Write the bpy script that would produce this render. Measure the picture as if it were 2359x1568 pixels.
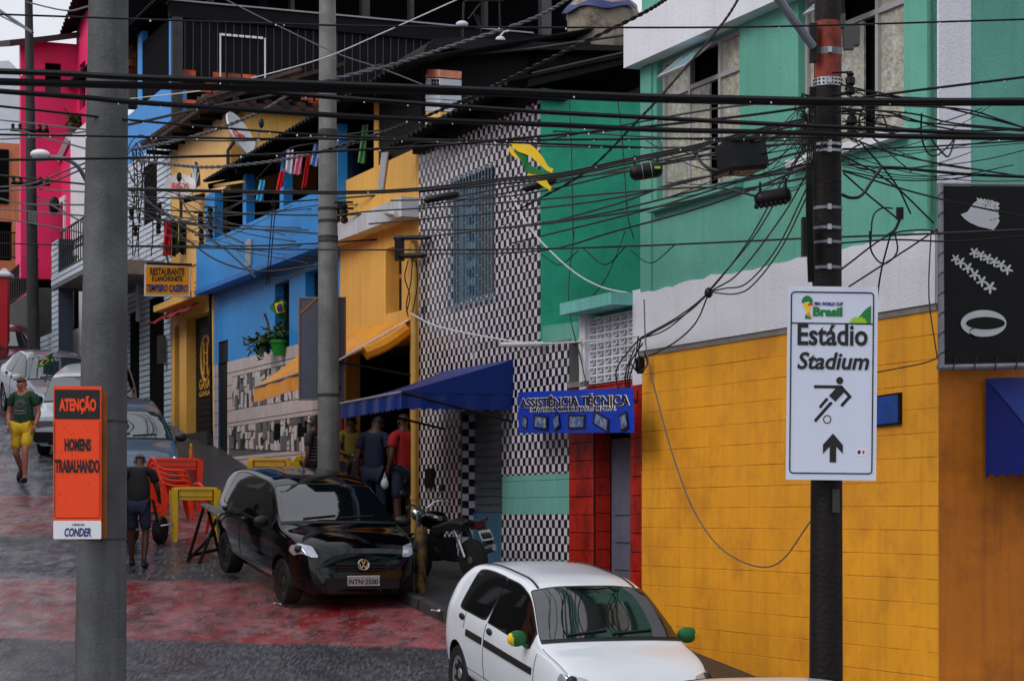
import bpy, bmesh, math, random
from mathutils import Vector, Matrix
from mathutils.geometry import tessellate_polygon
R=math.radians
for o in list(bpy.data.objects): bpy.data.objects.remove(o)
SC=bpy.context.scene; COL=SC.collection
random.seed(7)
# ------------------------------------------------------------------ camera, world, sun, exposure
F,CX,HV,CZ=5000.,1179.,1190.,4.375      # focal length and optical centre in picture units, eye height
cam=bpy.data.cameras.new('camera'); co=bpy.data.objects.new('camera',cam); COL.objects.link(co)
co.location=(0,0,CZ); co.rotation_euler=(R(90),0,0)
cam.sensor_width=36; cam.lens=36*F/2358; cam.shift_y=.1722; cam.clip_start=.5; cam.clip_end=3000
SC.camera=co
wd=bpy.data.worlds.new('World'); SC.world=wd; wd.use_nodes=True
nt=wd.node_tree; nt.nodes.clear()
wo=nt.nodes.new('ShaderNodeOutputWorld'); bg=nt.nodes.new('ShaderNodeBackground')
sky=nt.nodes.new('ShaderNodeTexSky'); sky.sky_type='NISHITA'; sky.sun_disc=False
SUN_EL,SUN_AZ=48,-70       # azimuth from +Y, negative = left
sky.sun_elevation=R(SUN_EL); sky.sun_rotation=R(SUN_AZ)
sky.air_density=1.5; sky.dust_density=4; sky.ozone_density=1
hs=nt.nodes.new('ShaderNodeHueSaturation'); hs.inputs['Saturation'].default_value=.2
mx=nt.nodes.new('ShaderNodeMix'); mx.data_type='RGBA'; mx.inputs[0].default_value=.75
mx.inputs[7].default_value=(8.2,8.5,9.3,1)     # even cloud deck
nt.links.new(sky.outputs[0],hs.inputs['Color']); nt.links.new(hs.outputs[0],mx.inputs[6])
nt.links.new(mx.outputs[2],bg.inputs['Color']); bg.inputs['Strength'].default_value=.09
nt.links.new(bg.outputs[0],wo.inputs[0])
sl=bpy.data.lights.new('sun','SUN'); so=bpy.data.objects.new('sun',sl); COL.objects.link(so)
sl.energy=.9; sl.angle=R(35); sl.color=(1,.97,.93)
sd=Vector((math.sin(R(SUN_AZ))*math.cos(R(SUN_EL)),math.cos(R(SUN_AZ))*math.cos(R(SUN_EL)),math.sin(R(SUN_EL))))
sd=Vector((-.62,-.42,.66))  # the bright part of the cloud deck: over the street, behind the left shoulder
sky.sun_elevation=math.asin(sd.normalized().z); sky.sun_rotation=math.atan2(sd.x,sd.y)
so.rotation_euler=sd.to_track_quat('Z','Y').to_euler(); so.location=(0,0,30)
vs=SC.view_settings; vs.view_transform='Standard'; vs.look='None'; vs.gamma=1; vs.use_curve_mapping=False
vs.exposure=.32
SC.render.resolution_x=1024; SC.render.resolution_y=680

# ------------------------------------------------------------------ helpers
def W(u,v,d): return Vector(((u-CX)/F*d, d, CZ+(HV-v)/F*d))
def gz(y):
    if y<=1: return 2.565
    z=.135*y
    if y<19: z+=.0075*(19-y)**2
    if y>35: z+=.065*(min(y,60)-35)
    if y>60: z-=.06*(min(y,95)-60)
    if y>95: z-=.135*(y-95)
    return z
class Plane:
    def __init__(s,p,t):
        l=math.hypot(*t); s.p=p; s.t=(t[0]/l,t[1]/l)
        n=(s.t[1],-s.t[0])
        if n[0]*p[0]+n[1]*p[1]>0: n=(-n[0],-n[1])
        s.n=n; s.rz=math.atan2(s.t[1],s.t[0])
        s.N=Vector((n[0],n[1],0)); s.T=Vector((s.t[0],s.t[1],0))
    def d(s,u,off=0):
        k=(u-CX)/F
        return (s.p[0]*s.n[0]+s.p[1]*s.n[1]+off)/(k*s.n[0]+s.n[1])
    def pt(s,u,v,off=0): return W(u,v,s.d(u,off))
    def s(s,u,off=0):
        p=s.pt(u,HV,off); return (p.x-s.p[0])*s.t[0]+(p.y-s.p[1])*s.t[1]
    def z(s,u,v,off=0): return s.pt(u,v,off).z
    def at(s,a,z,off=0): return Vector((s.p[0]+s.t[0]*a+s.n[0]*off, s.p[1]+s.t[1]*a+s.n[1]*off, z))
    def y(s,a): return s.p[1]+s.t[1]*a
    def M(s,a,z,off=0):        # matrix whose x runs to the viewer's right along the wall, y up, z out of it
        q=s.at(a,z,off); x=s.T if s.T.cross(Vector((0,0,1))).dot(s.N)>0 else -s.T
        m=Matrix.Identity(4)
        for i in range(3): m[i][0]=x[i]; m[i][1]=(0,0,1)[i]; m[i][2]=s.N[i]; m[i][3]=q[i]
        return m
def lin(c): 
    c=c/255.; return c/12.92 if c<=.04045 else ((c+.055)/1.055)**2.4
def rgb(r,g,b,k=1): return (lin(r)*k,lin(g)*k,lin(b)*k)
MATS={}
def mat(name,col,rough=.7,metal=0,var=.12,scale=2.5,bump=.0,bscale=60,streak=0,col2=None,c2amt=.5,c2scale=1.5,c2thr=.5,coat=0,spec=.5,trans=0,obj=False,alpha=1,sheen=0):
    if name in MATS: return MATS[name]
    m=bpy.data.materials.new(name); m.use_nodes=True; t=m.node_tree; N=t.nodes; L=t.links
    b=N['Principled BSDF']; b.inputs['Roughness'].default_value=rough; b.inputs['Metallic'].default_value=metal
    b.inputs['Specular IOR Level'].default_value=spec; b.inputs['Coat Weight'].default_value=coat
    b.inputs['Coat Roughness'].default_value=.06
    b.inputs['Transmission Weight'].default_value=trans; b.inputs['Alpha'].default_value=alpha
    c=(*col[:3],1); m.diffuse_color=c
    if obj: src=N.new('ShaderNodeTexCoord').outputs['Object']
    else: src=N.new('ShaderNodeNewGeometry').outputs['Position']
    out=None
    n1=N.new('ShaderNodeTexNoise'); n1.inputs['Scale'].default_value=scale; n1.inputs['Detail'].default_value=8; n1.inputs['Roughness'].default_value=.65
    L.new(src,n1.inputs['Vector'])
    r=N.new('ShaderNodeValToRGB'); r.color_ramp.elements[0].position=.3; r.color_ramp.elements[1].position=.7
    r.color_ramp.elements[0].color=(*[x*(1-var) for x in col[:3]],1); r.color_ramp.elements[1].color=(*[min(1,x*(1+var)) for x in col[:3]],1)
    L.new(n1.outputs['Fac'],r.inputs['Fac']); out=r.outputs['Color']
    if col2:
        n2=N.new('ShaderNodeTexNoise'); n2.inputs['Scale'].default_value=c2scale; n2.inputs['Detail'].default_value=9; n2.inputs['Roughness'].default_value=.7
        L.new(src,n2.inputs['Vector'])
        mr=N.new('ShaderNodeMapRange'); mr.inputs[1].default_value=c2thr-.07; mr.inputs[2].default_value=c2thr+.09; mr.inputs[4].default_value=c2amt
        L.new(n2.outputs['Fac'],mr.inputs[0])
        x=N.new('ShaderNodeMix'); x.data_type='RGBA'; x.inputs[7].default_value=(*col2[:3],1)
        L.new(mr.outputs[0],x.inputs[0]); L.new(out,x.inputs[6]); out=x.outputs[2]
    if streak:
        mp=N.new('ShaderNodeMapping'); mp.inputs['Scale'].default_value=(7,7,.35); L.new(src,mp.inputs['Vector'])
        n3=N.new('ShaderNodeTexNoise'); n3.inputs['Scale'].default_value=1.6; n3.inputs['Detail'].default_value=6; n3.inputs['Roughness'].default_value=.6
        L.new(mp.outputs[0],n3.inputs['Vector'])
        mr=N.new('ShaderNodeMapRange'); mr.inputs[1].default_value=.48; mr.inputs[2].default_value=.75; mr.inputs[4].default_value=streak
        L.new(n3.outputs['Fac'],mr.inputs[0])
        x=N.new('ShaderNodeMix'); x.data_type='RGBA'; x.inputs[7].default_value=(col[0]*.32+.004,col[1]*.28+.004,col[2]*.26+.004,1)
        L.new(mr.outputs[0],x.inputs[0]); L.new(out,x.inputs[6]); out=x.outputs[2]
    L.new(out,b.inputs['Base Color'])
    if bump:
        n4=N.new('ShaderNodeTexNoise'); n4.inputs['Scale'].default_value=bscale; n4.inputs['Detail'].default_value=5; L.new(src,n4.inputs['Vector'])
        bp=N.new('ShaderNodeBump'); bp.inputs['Strength'].default_value=bump; bp.inputs['Distance'].default_value=.02
        L.new(n4.outputs['Fac'],bp.inputs['Height']); L.new(bp.outputs[0],b.inputs['Normal'])
    MATS[name]=m; return m
def wloc(o):
    v=Vector((0,0,0))
    while o: v=v+o.location; o=o.parent
    return v
class MB:
    def __init__(s): s.v=[]; s.f=[]; s.m=[]
    def add(s,vs,fs,mi=0):
        b=len(s.v); s.v+= [Vector(p) for p in vs]; s.f+=[[b+i for i in f] for f in fs]; s.m+=[mi]*len(fs); return s
    def poly(s,pts,mi=0): return s.add(pts,[list(range(len(pts)))],mi)
    def box(s,c,sz,M=None,mi=0):
        x,y,z=[a/2 for a in sz]; c=Vector(c)
        vs=[Vector((i*x,j*y,k*z)) for i in (-1,1) for j in (-1,1) for k in (-1,1)]
        if M is not None: vs=[M@p for p in vs]
        return s.add([c+p for p in vs],[[0,1,3,2],[4,6,7,5],[0,4,5,1],[2,3,7,6],[0,2,6,4],[1,5,7,3]],mi)
    def prism(s,pts,vec,mi=0):
        pts=[Vector(p) for p in pts]; n=len(pts); vec=Vector(vec)
        fs=[]
        if n>4:
            tr=tessellate_polygon([pts]); fs+= [list(t) for t in tr]+[[i+n for i in t] for t in tr]
        else: fs+=[list(range(n)),[i+n for i in range(n)]]
        fs+=[[i,(i+1)%n,(i+1)%n+n,i+n] for i in range(n)]
        return s.add(pts+[p+vec for p in pts],fs,mi)
    def tube(s,pts,r,n=6,mi=0,closed=False):
        pts=[Vector(p) for p in pts]; k=len(pts); vs=[]; fs=[]; up=None
        for i,p in enumerate(pts):
            t=(pts[min(i+1,k-1)]-pts[max(i-1,0)])
            if closed: t=pts[(i+1)%k]-pts[i-1]
            t=t.normalized() if t.length>1e-9 else Vector((0,0,1))
            if up is None: up=Vector((0,0,1)) if abs(t.z)<.9 else Vector((1,0,0))
            a=t.cross(up)
            if a.length<1e-4: a=t.orthogonal()
            a.normalize(); b=t.cross(a).normalized(); up=-b if (-b).dot(up)>0 else b
            rr=r[i] if isinstance(r,(list,tuple)) else r
            vs+=[p+(a*math.cos(2*math.pi*j/n)+b*math.sin(2*math.pi*j/n))*rr for j in range(n)]
        for i in range(k-1 if not closed else k):
            i2=(i+1)%k
            fs+=[[i*n+j,i*n+(j+1)%n,i2*n+(j+1)%n,i2*n+j] for j in range(n)]
        if not closed: fs+=[list(range(n)),[(k-1)*n+j for j in range(n)]]
        return s.add(vs,fs,mi)
    def lathe(s,prof,n=16,M=None,mi=0,cap=True):
        vs=[]; fs=[]
        for r,z in prof:
            vs+=[Vector((r*math.cos(2*math.pi*j/n),r*math.sin(2*math.pi*j/n),z)) for j in range(n)]
        for i in range(len(prof)-1): fs+=[[i*n+j,i*n+(j+1)%n,(i+1)*n+(j+1)%n,(i+1)*n+j] for j in range(n)]
        if cap: fs+=[list(range(n)),[(len(prof)-1)*n+j for j in range(n)]]
        if M is not None: vs=[M@p for p in vs]
        return s.add(vs,fs,mi)
    def sphere(s,c,r,nu=10,nv=7,mi=0,M=None):
        if not isinstance(r,(tuple,list)): r=(r,r,r)
        vs=[]; fs=[]; c=Vector(c)
        for i in range(nv+1):
            th=math.pi*i/nv
            for j in range(nu):
                p=Vector((r[0]*math.sin(th)*math.cos(2*math.pi*j/nu),r[1]*math.sin(th)*math.sin(2*math.pi*j/nu),r[2]*math.cos(th)))
                vs.append(c+(M@p if M is not None else p))
        for i in range(nv): fs+=[[i*nu+j,i*nu+(j+1)%nu,(i+1)*nu+(j+1)%nu,(i+1)*nu+j] for j in range(nu)]
        return s.add(vs,fs,mi)
    def grid(s,fn,nu,nv,mi=0):
        vs=[fn(i/nu,j/nv) for i in range(nu+1) for j in range(nv+1)]
        fs=[[i*(nv+1)+j,(i+1)*(nv+1)+j,(i+1)*(nv+1)+j+1,i*(nv+1)+j+1] for i in range(nu) for j in range(nv)]
        return s.add(vs,fs,mi)
    def sheet(s,fn,nu,nv,vec,mi=0):      # a cloth or panel with a little thickness
        s.grid(fn,nu,nv,mi); v=Vector(vec); s.grid(lambda a,b:Vector(fn(a,b))+v,nu,nv,mi)
        def rim(path): 
            s.add([fn(*q) for q in path]+[Vector(fn(*q))+v for q in path],[[i,i+1,len(path)+i+1,len(path)+i] for i in range(len(path)-1)],mi)
        rim([(i/nu,0) for i in range(nu+1)]); rim([(i/nu,1) for i in range(nu+1)]); rim([(0,j/nv) for j in range(nv+1)]); rim([(1,j/nv) for j in range(nv+1)])
        return s
    def mesh(s,name,mats,smooth=False,origin=None,weld=False):
        o=origin or Vector((0,0,0))
        me=bpy.data.meshes.new(name); me.from_pydata([p-o for p in s.v],[],s.f)
        for x in (mats if isinstance(mats,(list,tuple)) else [mats]): me.materials.append(x)
        for p,i in zip(me.polygons,s.m): p.material_index=i; p.use_smooth=smooth
        bm=bmesh.new(); bm.from_mesh(me)
        bmesh.ops.remove_doubles(bm,verts=bm.verts,dist=1e-5) if (smooth or weld) else None
        bmesh.ops.recalc_face_normals(bm,faces=bm.faces); bm.to_mesh(me); bm.free()
        if smooth: me.set_sharp_from_angle(angle=R(42))
        return me
    def build(s,name,mats,parent=None,smooth=False,kind=None,label=None):
        me=s.mesh(name,mats,smooth,wloc(parent) if parent else None)
        o=bpy.data.objects.new(name,me); COL.objects.link(o)
        if parent: o.parent=parent
        if kind: o['kind']=kind
        if label: o['label']=label
        return o
def link(o,parent=None): 
    COL.objects.link(o); o.parent=parent; return o
def thing(name,label,cat,loc,group=None):
    o=bpy.data.objects.new(name,None); COL.objects.link(o); o.location=loc; o.empty_display_size=.2
    o['label']=label; o['category']=cat
    if group: o['group']=group
    return o
def tag(o,label,cat,group=None):
    o['label']=label; o['category']=cat
    if group: o['group']=group
    return o
def solo(name,mb,m,label,cat,group=None,smooth=False,kind=None):   # a thing that is one mesh, origin at its lowest middle
    xs=[p.x for p in mb.v]; ys=[p.y for p in mb.v]; zs=[p.z for p in mb.v]
    c=Vector(((min(xs)+max(xs))/2,(min(ys)+max(ys))/2,min(zs)))
    o=bpy.data.objects.new(name,mb.mesh(name,m,smooth,c)); COL.objects.link(o); o.location=c
    if kind: o['kind']=kind
    return tag(o,label,cat,group)
def piece(name,me,parent,p,rz=0,rot=None):
    o=bpy.data.objects.new(name,me); COL.objects.link(o); o.parent=parent; o.location=Vector(p)-wloc(parent); o.rotation_euler=rot or (0,0,rz); return o
def spline(pts,n=6):
    pts=[Vector(p) for p in pts]
    if len(pts)<3: return pts
    P=[2*pts[0]-pts[1]]+pts+[2*pts[-1]-pts[-2]]; out=[]
    for i in range(1,len(P)-2):
        a,b,c,d=P[i-1:i+3]
        for k in range(n):
            t=k/n; out.append(.5*((2*b)+(c-a)*t+(2*a-5*b+4*c-d)*t*t+(3*b-a-3*c+d)*t**3))
    out.append(pts[-1]); return out
def text(body,parent,M,w,h,m,bold=0,shear=0,ext=.003,name='lettering',sx=1):
    c=bpy.data.curves.new('t','FONT'); c.body=body; c.align_x='CENTER'; c.align_y='CENTER'; c.offset=bold; c.shear=shear; c.extrude=.01; c.resolution_u=3
    o=bpy.data.objects.new('t',c); COL.objects.link(o)
    dg=bpy.context.evaluated_depsgraph_get(); dg.update()
    me=bpy.data.meshes.new_from_object(o.evaluated_get(dg)); bpy.data.objects.remove(o); bpy.data.curves.remove(c)
    xs=[v.co.x for v in me.vertices]; ys=[v.co.y for v in me.vertices]
    cx,cy=(min(xs)+max(xs))/2,(min(ys)+max(ys))/2; kx=w/(max(xs)-min(xs)); ky=h/(max(ys)-min(ys)) if h else kx
    o0=wloc(parent) if parent else Vector((0,0,0))
    for v in me.vertices:
        v.co=M@Vector(((v.co.x-cx)*kx,(v.co.y-cy)*ky,v.co.z/.01*ext+ext))-o0
    me.materials.clear(); me.materials.append(m)
    q=bpy.data.objects.new(name,me); COL.objects.link(q); q.parent=parent; return q
def flat(pts,M,t): # 2-D outline -> polygon points in a frame
    return [M@Vector((x,y,t)) for x,y in pts]
def wallgrid(mb,pl,s0,s1,z0,z1,openings=(),off=0,depth=.25,back=None,mi=0):
    if s0>s1: s0,s1=s1,s0
    S=sorted({s0,s1,*[min(max(x,s0),s1) for o in openings for x in o[:2]]}); Z=sorted({z0,z1,*[min(max(x,z0),z1) for o in openings for x in o[2:4]]})
    for a,b in zip(S,S[1:]):
        for c,d in zip(Z,Z[1:]):
            x,y=(a+b)/2,(c+d)/2
            if any(min(o[0],o[1])<x<max(o[0],o[1]) and o[2]<y<o[3] for o in openings): continue
            mb.poly([pl.at(a,c,off),pl.at(b,c,off),pl.at(b,d,off),pl.at(a,d,off)],mi)
    for o in openings:
        a,b=min(o[0],o[1]),max(o[0],o[1])
        q=[(a,o[2]),(b,o[2]),(b,o[3]),(a,o[3])]
        for i in range(4):
            (p,z),(p2,z2)=q[i],q[(i+1)%4]
            mb.poly([pl.at(p,z,off),pl.at(p2,z2,off),pl.at(p2,z2,off-depth),pl.at(p,z,off-depth)],mi)
    q=[(s0,z0),(s1,z0),(s1,z1),(s0,z1)]
    for i in range(4):
        (p,z),(p2,z2)=q[i],q[(i+1)%4]
        mb.poly([pl.at(p,z,off),pl.at(p2,z2,off),pl.at(p2,z2,off-depth),pl.at(p,z,off-depth)],mi)
    return mb
def opn(pl,u0,vt,vb,u1,off=0):   # opening from a picture rectangle: left edge u0 gives the heights
    return (pl.s(u0,off),pl.s(u1,off),pl.z(u0,vb,off),pl.z(u0,vt,off))
def bar(mb,pl,a0,a1,z0,z1,o0,o1,mi=0):   # box aligned with a wall
    q=[pl.at(a0,z0,o0),pl.at(a1,z0,o0),pl.at(a1,z1,o0),pl.at(a0,z1,o0)]
    return mb.prism(q,pl.N*(o1-o0),mi)
def prj(mb,pl,uv,o0,o1,mi=0):            # picture outline on the face o1 of a wall-aligned slab
    return mb.prism([pl.pt(u,v,o1) for u,v in uv],pl.N*(o0-o1),mi)
# ------------------------------------------------------------------ main planes
FM=Plane((3.473,17.7),(-.4117,1))     # the row of facades
FR=Plane((3.473,17.7),(1,.4117))      # side street face of the corner house
# ------------------------------------------------------------------ materials
M={}
def mm(k,*a,**kw): M[k]=mat(k,*a,**kw); return M[k]
mm('yellow_paint',rgb(236,160,26),.6,bump=.25,bscale=90,var=.1,scale=1.2,streak=.22,col2=rgb(200,128,28),c2amt=.7,c2scale=1.3,c2thr=.55)
mm('shaded_orange_paint',rgb(206,116,2),.65,bump=.25,bscale=90,var=.2,scale=1.1,streak=.4,col2=rgb(120,60,8),c2amt=.6,c2scale=.8,c2thr=.53)  # stained orange, with the awning's shade put into its darker base colour
mm('teal_paint',rgb(98,172,152),.6,bump=.25,bscale=50,var=.08,scale=1.3,streak=.2,col2=rgb(78,150,130),c2amt=.6,c2scale=.6,c2thr=.5)
mm('white_paint',rgb(222,222,230),.6,bump=.35,bscale=45,var=.05,scale=2,streak=.12)
mm('green_paint',rgb(50,188,150),.6,bump=.2,bscale=30,var=.14,scale=1.6,streak=.12,col2=rgb(36,158,122),c2amt=.45,c2scale=2.2,c2thr=.54)
mm('blue_paint',rgb(38,146,226),.5,bump=.2,bscale=50,var=.08,scale=1.2,streak=.1)
mm('blue_trim',rgb(30,120,200),.5,var=.08)
mm('peach_paint',rgb(240,182,84),.6,bump=.25,bscale=40,var=.08,scale=1,streak=.3)
mm('peach_light',rgb(246,192,116),.6,bump=.25,bscale=40,var=.08,scale=1,streak=.2)
mm('pink_paint',rgb(238,42,108),.6,bump=.2,bscale=40,var=.1,scale=.8,streak=.15)
mm('red_paint',rgb(196,16,30),.6,var=.1)
mm('salmon_paint',rgb(210,120,80),.7,var=.15,streak=.4)
mm('mortar',rgb(120,118,122),.8); mm('grout_grey',rgb(96,90,90),.9)
mm('tile_white',rgb(206,200,206),.25,var=.07,scale=5,streak=.12)
mm('tile_dark',rgb(16,18,44),.28,var=.4,scale=6,spec=.35)
mm('tile_white2',rgb(194,188,192),.3,var=.08,scale=5,streak=.2); mm('tile_white3',rgb(216,210,214),.22,var=.06,scale=5,streak=.1); mm('tile_dark2',rgb(26,26,48),.35,var=.4,scale=6,spec=.35); mm('tile_dark3',rgb(10,12,36),.22,var=.4,scale=6,spec=.4)
mm('tile_teal',rgb(108,172,160),.3,var=.08)
mm('tile_red',rgb(176,30,8),.35,var=.3,scale=4,col2=rgb(70,8,6),c2amt=.7,c2scale=2.5,c2thr=.52)
mm('grout_dark',rgb(38,14,12),.9)
mm('tile_pale',rgb(200,212,228),.3,var=.08,scale=5)
mm('grout_blue',rgb(70,78,92),.9)
mm('tile_base',rgb(205,190,186),.4,var=.1,scale=3,streak=.25)
mm('stone_white',rgb(205,200,198),.5,var=.2,scale=8)
mm('stone_grey',rgb(110,108,110),.5,var=.3,scale=8)
mm('stone_brown',rgb(120,98,86),.5,var=.3,scale=8)
mm('stone_dark',rgb(52,48,50),.5,var=.3,scale=8)
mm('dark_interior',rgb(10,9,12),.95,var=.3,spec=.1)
mm('dark_wood',rgb(17,15,20),.8,spec=.2,var=.4,scale=6,streak=.3)
mm('dark_roof',rgb(19,18,20),.8,spec=.25,var=.5,scale=3,bump=.4,bscale=18)
mm('dark_roof2',rgb(30,29,30),.8,spec=.25,var=.5,scale=2,bump=.4,bscale=18)
mm('brown_roof',rgb(70,40,30),.8,var=.5,scale=5,bump=.4,bscale=20,col2=rgb(24,20,20),c2amt=.8,c2scale=4,c2thr=.46)
mm('brick',rgb(224,112,62),.8,var=.22,scale=5,bump=.4,bscale=40,col2=rgb(120,60,40),c2amt=.5,c2scale=5,c2thr=.55)
mm('brick2',rgb(226,146,120),.8,var=.22,scale=5,bump=.4,bscale=40)
mm('brick_wet',rgb(190,70,24),.5,var=.4,scale=5,bump=.4,bscale=40,col2=rgb(40,18,12),c2amt=.8,c2scale=3,c2thr=.5)
mm('cement',rgb(126,122,118),.85,var=.2,scale=3,bump=.4,bscale=30,streak=.4)
mm('cement_dark',rgb(60,58,58),.85,var=.3,scale=3,bump=.4,bscale=30,streak=.4)
mm('concrete_pole',rgb(88,90,92),.75,var=.22,scale=2.2,bump=.3,bscale=50,streak=.6,col2=rgb(58,58,60),c2amt=.6,c2scale=1.4,c2thr=.5)
mm('concrete_pole_light',rgb(126,127,125),.75,var=.2,scale=3,bump=.3,bscale=50,streak=.5,col2=rgb(84,84,84),c2amt=.6,c2scale=1.4,c2thr=.52)
mm('pole_wood',rgb(22,15,15),.6,spec=.25,var=.35,scale=3,bump=.4,bscale=30,streak=.4)
mm('pole_red',rgb(150,48,26),.6,var=.3,scale=4,streak=.4,col2=rgb(40,20,18),c2amt=.85,c2scale=5,c2thr=.5)
mm('black_rubber',rgb(10,10,13),.45,spec=.3,var=.2)
mm('black_metal',rgb(13,13,15),.5,spec=.3,var=.2)
mm('steel',rgb(170,172,178),.35,metal=.8,var=.15,scale=8)
mm('steel_dull',rgb(130,132,140),.5,metal=.4,var=.2,scale=8)
mm('drop',(.95,.96,.97),.1,spec=1)  # near-white body stands in for the sky showing in clear drops
mm('rope',rgb(78,80,86),.7,var=.3,scale=12)
mm('figured_glass',rgb(158,155,138),.22,var=.3,scale=14,bump=.6,bscale=26,col2=rgb(205,208,206),c2amt=.6,c2scale=9,c2thr=.56,spec=.8)
mm('silver_glass',rgb(130,150,165),.15,metal=.6,var=.6,scale=16,bump=.9,bscale=22)
mm('glass_dark',rgb(14,17,20),.05,var=.1,spec=.9)
mm('glass_blue',rgb(120,170,176),.12,var=.15,spec=.9)
mm('alu',rgb(176,170,172),.4,metal=.2,var=.08)
mm('shutter',rgb(104,120,126),.45,metal=.2,var=.15,streak=.3)
mm('shutter_blue',rgb(84,134,164),.45,metal=.1,var=.12,streak=.3)
mm('shutter_dark',rgb(22,20,24),.6,spec=.25,var=.2)
mm('grille_blue',rgb(108,134,150),.45,var=.1)
mm('curtain',rgb(70,70,70),.8,var=.25,scale=3)
mm('awning_blue',rgb(0,36,112),.42,var=.12,scale=2,bump=.3,bscale=7,spec=.35)
mm('awning_orange',rgb(236,158,24),.4,var=.15,scale=2,bump=.2,bscale=8,col2=rgb(196,110,14),c2amt=.5,c2scale=1.5,c2thr=.55)
mm('awning_red',rgb(150,26,26),.6,var=.3,scale=4)
mm('banner_blue',rgb(6,56,176),.45,var=.3,scale=1.6,bump=.1,bscale=6)
mm('black_print',rgb(14,14,16),.5); mm('white_print',rgb(232,232,236),.5,var=.02)
mm('sign_white',rgb(212,218,236),.4,var=.03,bump=.08,bscale=5)
mm('sign_back',rgb(74,78,94),.5,var=.1); mm('sign_wood',rgb(150,92,48),.7,var=.2)
mm('sign_orange',rgb(250,70,4),.45,var=.05,scale=3); mm('sign_board',rgb(132,74,14),.7,var=.3,scale=5)
mm('navy_print',rgb(26,30,110),.5); mm('green_print',rgb(18,120,50),.5); mm('lime_print',rgb(150,196,30),.5)
mm('yellow_print',rgb(246,196,30),.5); mm('orange_print',rgb(240,130,30),.5); mm('red_print',rgb(210,40,40),.5)
mm('resto_yellow',rgb(226,142,2),.6,var=.1,spec=.2)
mm('tarp_black',rgb(12,11,13),.6,spec=.2,var=.2,bump=.15,bscale=4)
mm('flower_white',rgb(188,190,192),.6,var=.05)
mm('pipe_yellow',rgb(196,154,74),.5,var=.15,scale=3,streak=.4)
mm('pipe_white',rgb(205,205,205),.4)
mm('bollard',rgb(120,92,24),.6,var=.3,scale=6,col2=rgb(20,18,18),c2amt=.95,c2scale=7,c2thr=.47)
mm('leaf',rgb(58,92,34),.5,var=.4,scale=14); mm('leaf_dark',rgb(38,66,28),.5,var=.4,scale=14); mm('twig',rgb(80,62,44),.8)
mm('pot_green',rgb(30,138,40),.35); mm('pot_grey',rgb(60,62,64),.6)
mm('plastic_orange',rgb(244,60,6),.3,var=.05); mm('plastic_yellow',rgb(236,190,22),.3,var=.08,scale=4)
mm('bottle_glass',rgb(190,110,20),.1,spec=.9)
mm('cloth_white',rgb(205,208,222),.8,var=.06); mm('cloth_red',rgb(206,16,26),.8); mm('cloth_pink',rgb(226,130,156),.8,var=.15,scale=9)
mm('cloth_cyan',rgb(66,180,222),.8); mm('cloth_green',rgb(96,168,98),.8); mm('cloth_paleblue',rgb(130,160,214),.8); mm('cloth_black',rgb(20,20,26),.85)
mm('cloth_yellow',rgb(240,196,30),.8); mm('flag_green',rgb(6,110,50),.7); mm('flag_blue',rgb(14,30,110),.7)
mm('tank',rgb(150,140,124),.85,var=.2,scale=3,bump=.4,bscale=18,col2=rgb(56,50,44),c2amt=.85,c2scale=2.6,c2thr=.54)
mm('tarp_blue',rgb(24,40,96),.5)
mm('pale_plaster',rgb(205,210,218),.8,var=.1,scale=2,bump=.6,bscale=6)
mm('dish',rgb(206,206,210),.4,var=.06,streak=.2)
mm('kerb',rgb(52,51,54),.5,var=.3,scale=5,bump=.4,bscale=30)
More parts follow.
